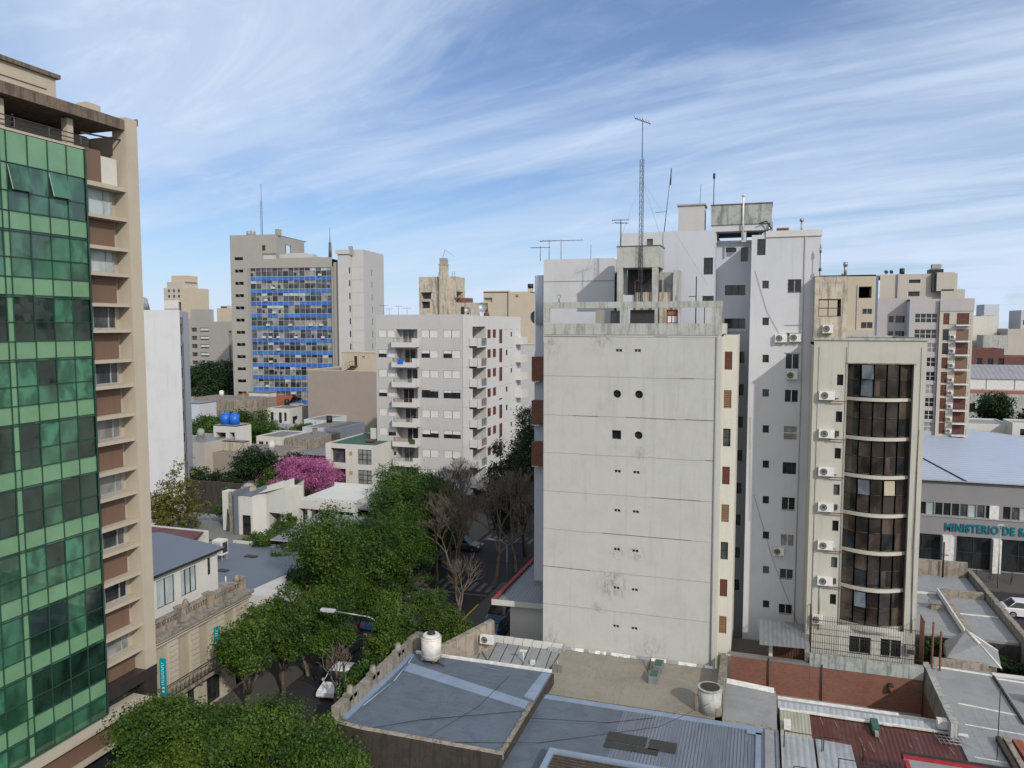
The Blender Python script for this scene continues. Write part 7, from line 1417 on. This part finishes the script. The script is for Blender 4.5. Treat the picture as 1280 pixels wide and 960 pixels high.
# ------------------------------------------------------------------ vehicles, lamps, street things
def car(x, y, rz, paint, label, L=4.4, Wd=1.78, van=False, group='parked and moving cars'):
    T = bpy.data.objects.new('car', None); C.objects.link(T); T.location = (x, y, 0.004); T.rotation_euler = (0, 0, rz); OFF[T.name] = (0, 0, 0); tag(T, label, 'van' if van else 'car', group)
    hL = L/2; H1 = .95 if not van else 1.25; H2 = 1.45 if not van else 2.0
    prof = [(-hL, .35), (-hL+.02, .75), (-hL+.25, H1*.98), (-hL*.52 if not van else -hL+.3, H1+.0), (hL*.42, H1), (hL*.86, H1*.82), (hL-.05, .62), (hL, .35), (hL-.1, .22), (-hL+.1, .22)]
    m = MB(); rings = [(-Wd/2, .90), (-Wd/2+.07, 1.0), (Wd/2-.07, 1.0), (Wd/2, .90)]
    def ring(yy, f): return [(px_, yy, .22+(pz-.22)*f) for px_, pz in prof]
    R_ = [ring(yy, f) for yy, f in rings]
    for a, b in zip(R_, R_[1:]):
        for i in range(len(prof)): j = (i+1) % len(prof); m.poly([a[i], a[j], b[j], b[i]], paint, False)
    m.poly(R_[0], paint); m.poly(R_[-1][::-1], paint); m.build('body', T)
    cb_ = [(-hL*.80, H1-.02), (-hL*.52, H2), (hL*.12, H2), (hL*.50, H1-.05)] if not van else [(-hL+.1, H1-.02), (-hL+.2, H2), (hL*.45, H2), (hL*.72, H1-.05)]
    def yw(z): return Wd/2-.09-(z-H1)*.22
    m = MB(); k = [[(px_, s_*yw(pz), pz) for px_, pz in cb_] for s_ in (-1, 1)]
    m.poly(k[0], 'car_glass'); m.poly(k[1][::-1], 'car_glass'); m.poly([k[0][0], k[1][0], k[1][1], k[0][1]], 'car_glass'); m.poly([k[0][2], k[1][2], k[1][3], k[0][3]], 'car_glass'); m.build('windows', T)
    m = MB(); a, b = cb_[1], cb_[2]; yr = yw(H2)+.01; m.poly([(a[0]-.05, -yr, H2), (b[0]+.08, -yr, H2), (b[0], -yr+.12, H2+.05), (a[0], -yr+.12, H2+.05)], paint); m.poly([(b[0]+.08, yr, H2), (a[0]-.05, yr, H2), (a[0], yr-.12, H2+.05), (b[0], yr-.12, H2+.05)], paint)
    m.poly([(a[0], -yr+.12, H2+.05), (b[0], -yr+.12, H2+.05), (b[0], yr-.12, H2+.05), (a[0], yr-.12, H2+.05)], paint); m.poly([(a[0]-.05, -yr, H2), (a[0], -yr+.12, H2+.05), (a[0], yr-.12, H2+.05), (a[0]-.05, yr, H2)], paint); m.poly([(b[0]+.08, -yr, H2), (b[0]+.08, yr, H2), (b[0], yr-.12, H2+.05), (b[0], -yr+.12, H2+.05)], paint)
    for s_ in (-1, 1):
        for p, q in zip(cb_, cb_[1:]): m.tube((p[0], s_*(yw(p[1])+.0), p[1]), (q[0], s_*(yw(q[1])), q[1]), .035, paint, n=4)
        xm = (a[0]+b[0])/2+.1; m.tube((xm, s_*(yw(H1)+.01), H1), (xm-.05, s_*(yw(H2)), H2), .035, paint, n=4)
    m.build('roof', T)
    for wx in (-hL*.62, hL*.62):
        for s_ in (-1, 1):
            w_ = MB().tube((wx, s_*(Wd/2-.2), .32), (wx, s_*(Wd/2+.01), .32), .32, 'rubber', n=18).build('wheel', T); MB().tube((wx, s_*(Wd/2+.0), .32), (wx, s_*(Wd/2+.02), .32), .19, 'steel', n=12).build('rim', w_)
    for s_ in (-1, 1):
        MB().box(hL-.12, hL+.01, s_*Wd*.36-.16, s_*Wd*.36+.16, .58, .72, 'sign_white').build('headlight', T); MB().box(-hL-.012, -hL+.1, s_*Wd*.38-.13, s_*Wd*.38+.13, .66, .84, 'red_tail').build('tail_light', T)
        MB().box(hL*.36, hL*.44, s_*(Wd/2+.02)-.08, s_*(Wd/2+.02)+.08, H1-.02, H1+.12, paint).build('mirror', T)
    return T
car(-29.3, 48.7, -pi/2+.12, 'car_white', 'white saloon car driving in the street beside the curved lamp post')
car(-22.0, 64.8, -pi/2, 'car_green', 'pale greenish van parked in front of the red edged garage', 4.6, 1.85, True)
car(-21.6, 61.0, -pi/2, 'car_blue', 'dark blue car parked just nearer than the pale van')
car(-33.6, 84.6, 0, 'car_grey', 'dark grey car waiting in the cross street behind the bare branches')
car(-37.8, 84.8, 0, 'car_white', 'light car partly hidden by leaves in the cross street at the left of the junction')
car(-26.6, 57.6, pi/2, 'car_grey', 'dark car with red tail light at the right kerb beyond the lamp post')
car(24.0, 80.8, 0, 'car_white', 'white car parked in front of the public building at the right picture edge')
car(29.5, 80.8, 0, 'car_grey', 'dark car parked behind the white one before the public building')
car(-32.2, 54.5, pi/2, 'car_grey', 'dark grey car parked under the street trees just beyond the white car')
car(-32.2, 60.6, pi/2, 'car_blue', 'dark blue car parked at the left kerb between the low hall and the junction')
car(-26.4, 98.0, pi/2, 'car_white', 'light car parked at the right kerb of the far shaded street')
car(34.5, 80.8, 0, 'car_blue', 'blue car at the far end of the row before the public building')
T = thing('street_lamp', 'tall curved steel lamp post with flat white head over the street', 'street lamp', (-25.4, 48.2, .13))
m = MB(); m.tube((-25.4, 48.2, .1), (-25.4, 48.2, 4.7), .10, 'steel', .06, 10); pts = []
for i in range(9): a = pi/2*i/8; pts.append((-25.4-1.5*(1-cos(a)), 48.2-.3*(1-cos(a)), 4.7+1.4*sin(a)))
pts.append((-29.0, 47.5, 6.35)); m.path(pts, .05, 'steel', 8); m.build('pole', T)
MB().box(-30.0, -28.9, 47.3, 47.65, 6.3, 6.45, 'lamp_white').box(-29.9, -29.2, 47.35, 47.6, 6.25, 6.3, 'sign_white').build('lamp_head', T)
for i, (x, y, dx, lb) in enumerate(((-36.6, 93.2, 3.0, 'thin street lamp in front of the grey apartment block corner'), (-23.6, 71.0, -2.6, 'street lamp with small white head near the red edged garage'), (23.6, 88.6, -.1, 'slim lamp post in front of the public building entrance'))):
    h_ = (5.6, 5.2, 6.2)[i]; dx *= .6; T = thing('street_lamp', lb, 'street lamp', (x, y, .13)); m = MB(); m.tube((x, y, .1), (x, y, h_), .07, 'steel', .04, 8); m.path([(x, y, h_), (x+dx*.4, y-.1, h_+.4), (x+dx, y-.3, h_+.5)], .035, 'steel', 6); m.build('pole', T); MB().box(x+dx-.3, x+dx+.3, y-.4, y-.2, h_+.46, h_+.56, 'lamp_white').build('lamp_head', T)
def bicycle(x, y, rz, label):
    T = bpy.data.objects.new('bicycle', None); C.objects.link(T); T.location = (x, y, .13); T.rotation_euler = (0, 0, rz); OFF[T.name] = (0, 0, 0); tag(T, label, 'bicycle', 'bicycles outside the public building')
    for wx in (-.52, .52):
        m = MB(); 
        for i in range(16): a0, a1 = 2*pi*i/16, 2*pi*(i+1)/16; m.tube((wx+.33*cos(a0), 0, .34+.33*sin(a0)), (wx+.33*cos(a1), 0, .34+.33*sin(a1)), .022, 'rubber', n=4, cap=False)
        for i in range(8): a0 = pi*i/4; m.tube((wx, 0, .34), (wx+.33*cos(a0), 0, .34+.33*sin(a0)), .004, 'steel', n=3)
        m.build('wheel', T)
    MB().path([(-.52, 0, .34), (-.18, 0, .85), (.38, 0, .85), (.0, 0, .32), (-.52, 0, .34)], .018, 'iron', 5).path([(.52, 0, .34), (.38, 0, .85), (.35, 0, 1.0)], .018, 'iron', 5).path([(.0, 0, .32), (-.2, 0, .95)], .018, 'iron', 5).build('frame', T)
    MB().box(-.32, -.08, -.06, .06, .95, 1.0, 'rubber').build('saddle', T); MB().tube((.35, -.28, 1.02), (.35, .28, 1.02), .014, 'iron').build('handlebar', T)
bicycle(22.2, 90.9, pi/2.3, 'leftmost parked bicycle, half hidden by the mossy wall before the public building'); bicycle(23.4, 90.6, pi/3.4, 'middle parked bicycle below the white column of the public building'); bicycle(25.4, 90.7, pi/2.6, 'rightmost parked bicycle just right of the slim lamp post')
R = thing('garden_fence', 'row of pale stone posts and low wall along the left pavement beyond the white car', 'fence', (-36, 62, 0)); MB().box(-36.45, -36.15, 53.0, 71, .1, .9, 'dirty_plaster').build('wall', R)
for i in range(8): MB().box(-36.55, -36.05, 53.4+i*2.3, 53.9+i*2.3, .1, 2.0, 'pale_roof').build('pillar', R)
for i, (pts, lb) in enumerate((([(-39.9, 104, 7), (-30, 90, 6.2), (-22.5, 74, 7)], 'sagging overhead cable crossing the junction'), ([(-36.3, 62, 6), (-29, 64, 5.4), (-20, 66, 5.2)], 'overhead cable crossing the street to the red edged garage'))):
    m = MB()
    for a, b in zip(pts, pts[1:]):
        for k in range(6):
            def f(t): return (a[0]+(b[0]-a[0])*t, a[1]+(b[1]-a[1])*t, a[2]+(b[2]-a[2])*t-.4*4*t*(1-t)*.3)
            m.tube(f(k/6), f((k+1)/6), .018, 'iron', n=3)
    tag(m.build('overhead_cable', loc=pts[0]), lb, 'cable')
for i, (x, y, z, k, lb) in enumerate(((-80, 112, 5.2, 0, 'small round tank on the long peach house roof'), (-96, 136, 5.8, 1, 'cement block chimney on the wide cracked parapet house'), (-90, 135, 5.8, 0, 'round tank on the right half of the wide cracked parapet house'),
        (-79, 124, 6.5, 1, 'chimney on the blotchy brown walled house'), (-82, 134, 7.0, 0, 'round tank on the bluish grey house with brown strips'), (-64, 118, 5.0, 0, 'tank on the plain house behind the green roof'), (-59, 116, 5.0, 1, 'chimney on the plain house behind the green roof'),
        (-105.5, 154, 7.8, 0, 'tank on the small white two storey house'), (-125, 164, 8.4, 1, 'chimney on the brown unplastered house front'), (-131, 163, 8.4, 0, 'tank on the left part of the brown unplastered house'), (-75, 105, 5.4, 1, 'small chimney through the white tarpaulin roof'),
        (-93, 110, 7.0, 0, 'tank on the beige two storey house'), (-47, 140, 9.0, 0, 'tank on the grey plain house behind the corner block'), (17, 55, 3.0, 1, 'low square duct on the pale right hand roof'), (14.2, 70, 3.5, 1, 'low square duct on the flat roof with the raised kerb'))):
    if k == 0:
        T = thing('roof_tank', lb, 'tank', (x, y, z)); MB().tube((x, y, z+.5), (x, y, z+1.7), .6, ['tank_white', 'tank_black', 'office_grey'][i % 3], n=14).tube((x, y, z+1.7), (x, y, z+1.9), .6, ['tank_white', 'tank_black', 'office_grey'][i % 3], .3, 14).build('body', T); MB().box(x-.6, x+.6, y-.6, y+.6, z, z+.5, 'dirty_plaster').build('base', T)
    else:
        T = thing('roof_duct', lb, 'chimney', (x, y, z)); MB().box(x-.35, x+.35, y-.35, y+.35, z, z+(1.2 if z > 4 else .5), 'dirty_plaster').build('body', T); MB().box(x-.45, x+.45, y-.45, y+.45, z+(1.2 if z > 4 else .5)+.002, z+(1.3 if z > 4 else .6), 'grey_roof').build('cap', T)
for i, (x, y, h, mt) in enumerate(((-95, 122, 3.2, 'dirty_plaster'), (-83.5, 122, 3.6, 'old_parapet'), (-100, 140, 5.2, 'dirty_plaster'), (-70, 118, 3.4, 'old_parapet'), (-112, 146, 4.6, 'dirty_plaster'))):
    R = thing('party_wall', ['stained yard wall left of the whitish two window house', 'grey yard wall touching the blotchy brown house', 'brown yard wall behind the cracked parapet house', 'pale yard wall behind the dark sloping roof', 'rough brown yard wall among the garden trees'][i], 'wall', (x, y, 0)); MB().box(x-5, x+5, y, y+.3, 0, h, mt).build('wall', R)
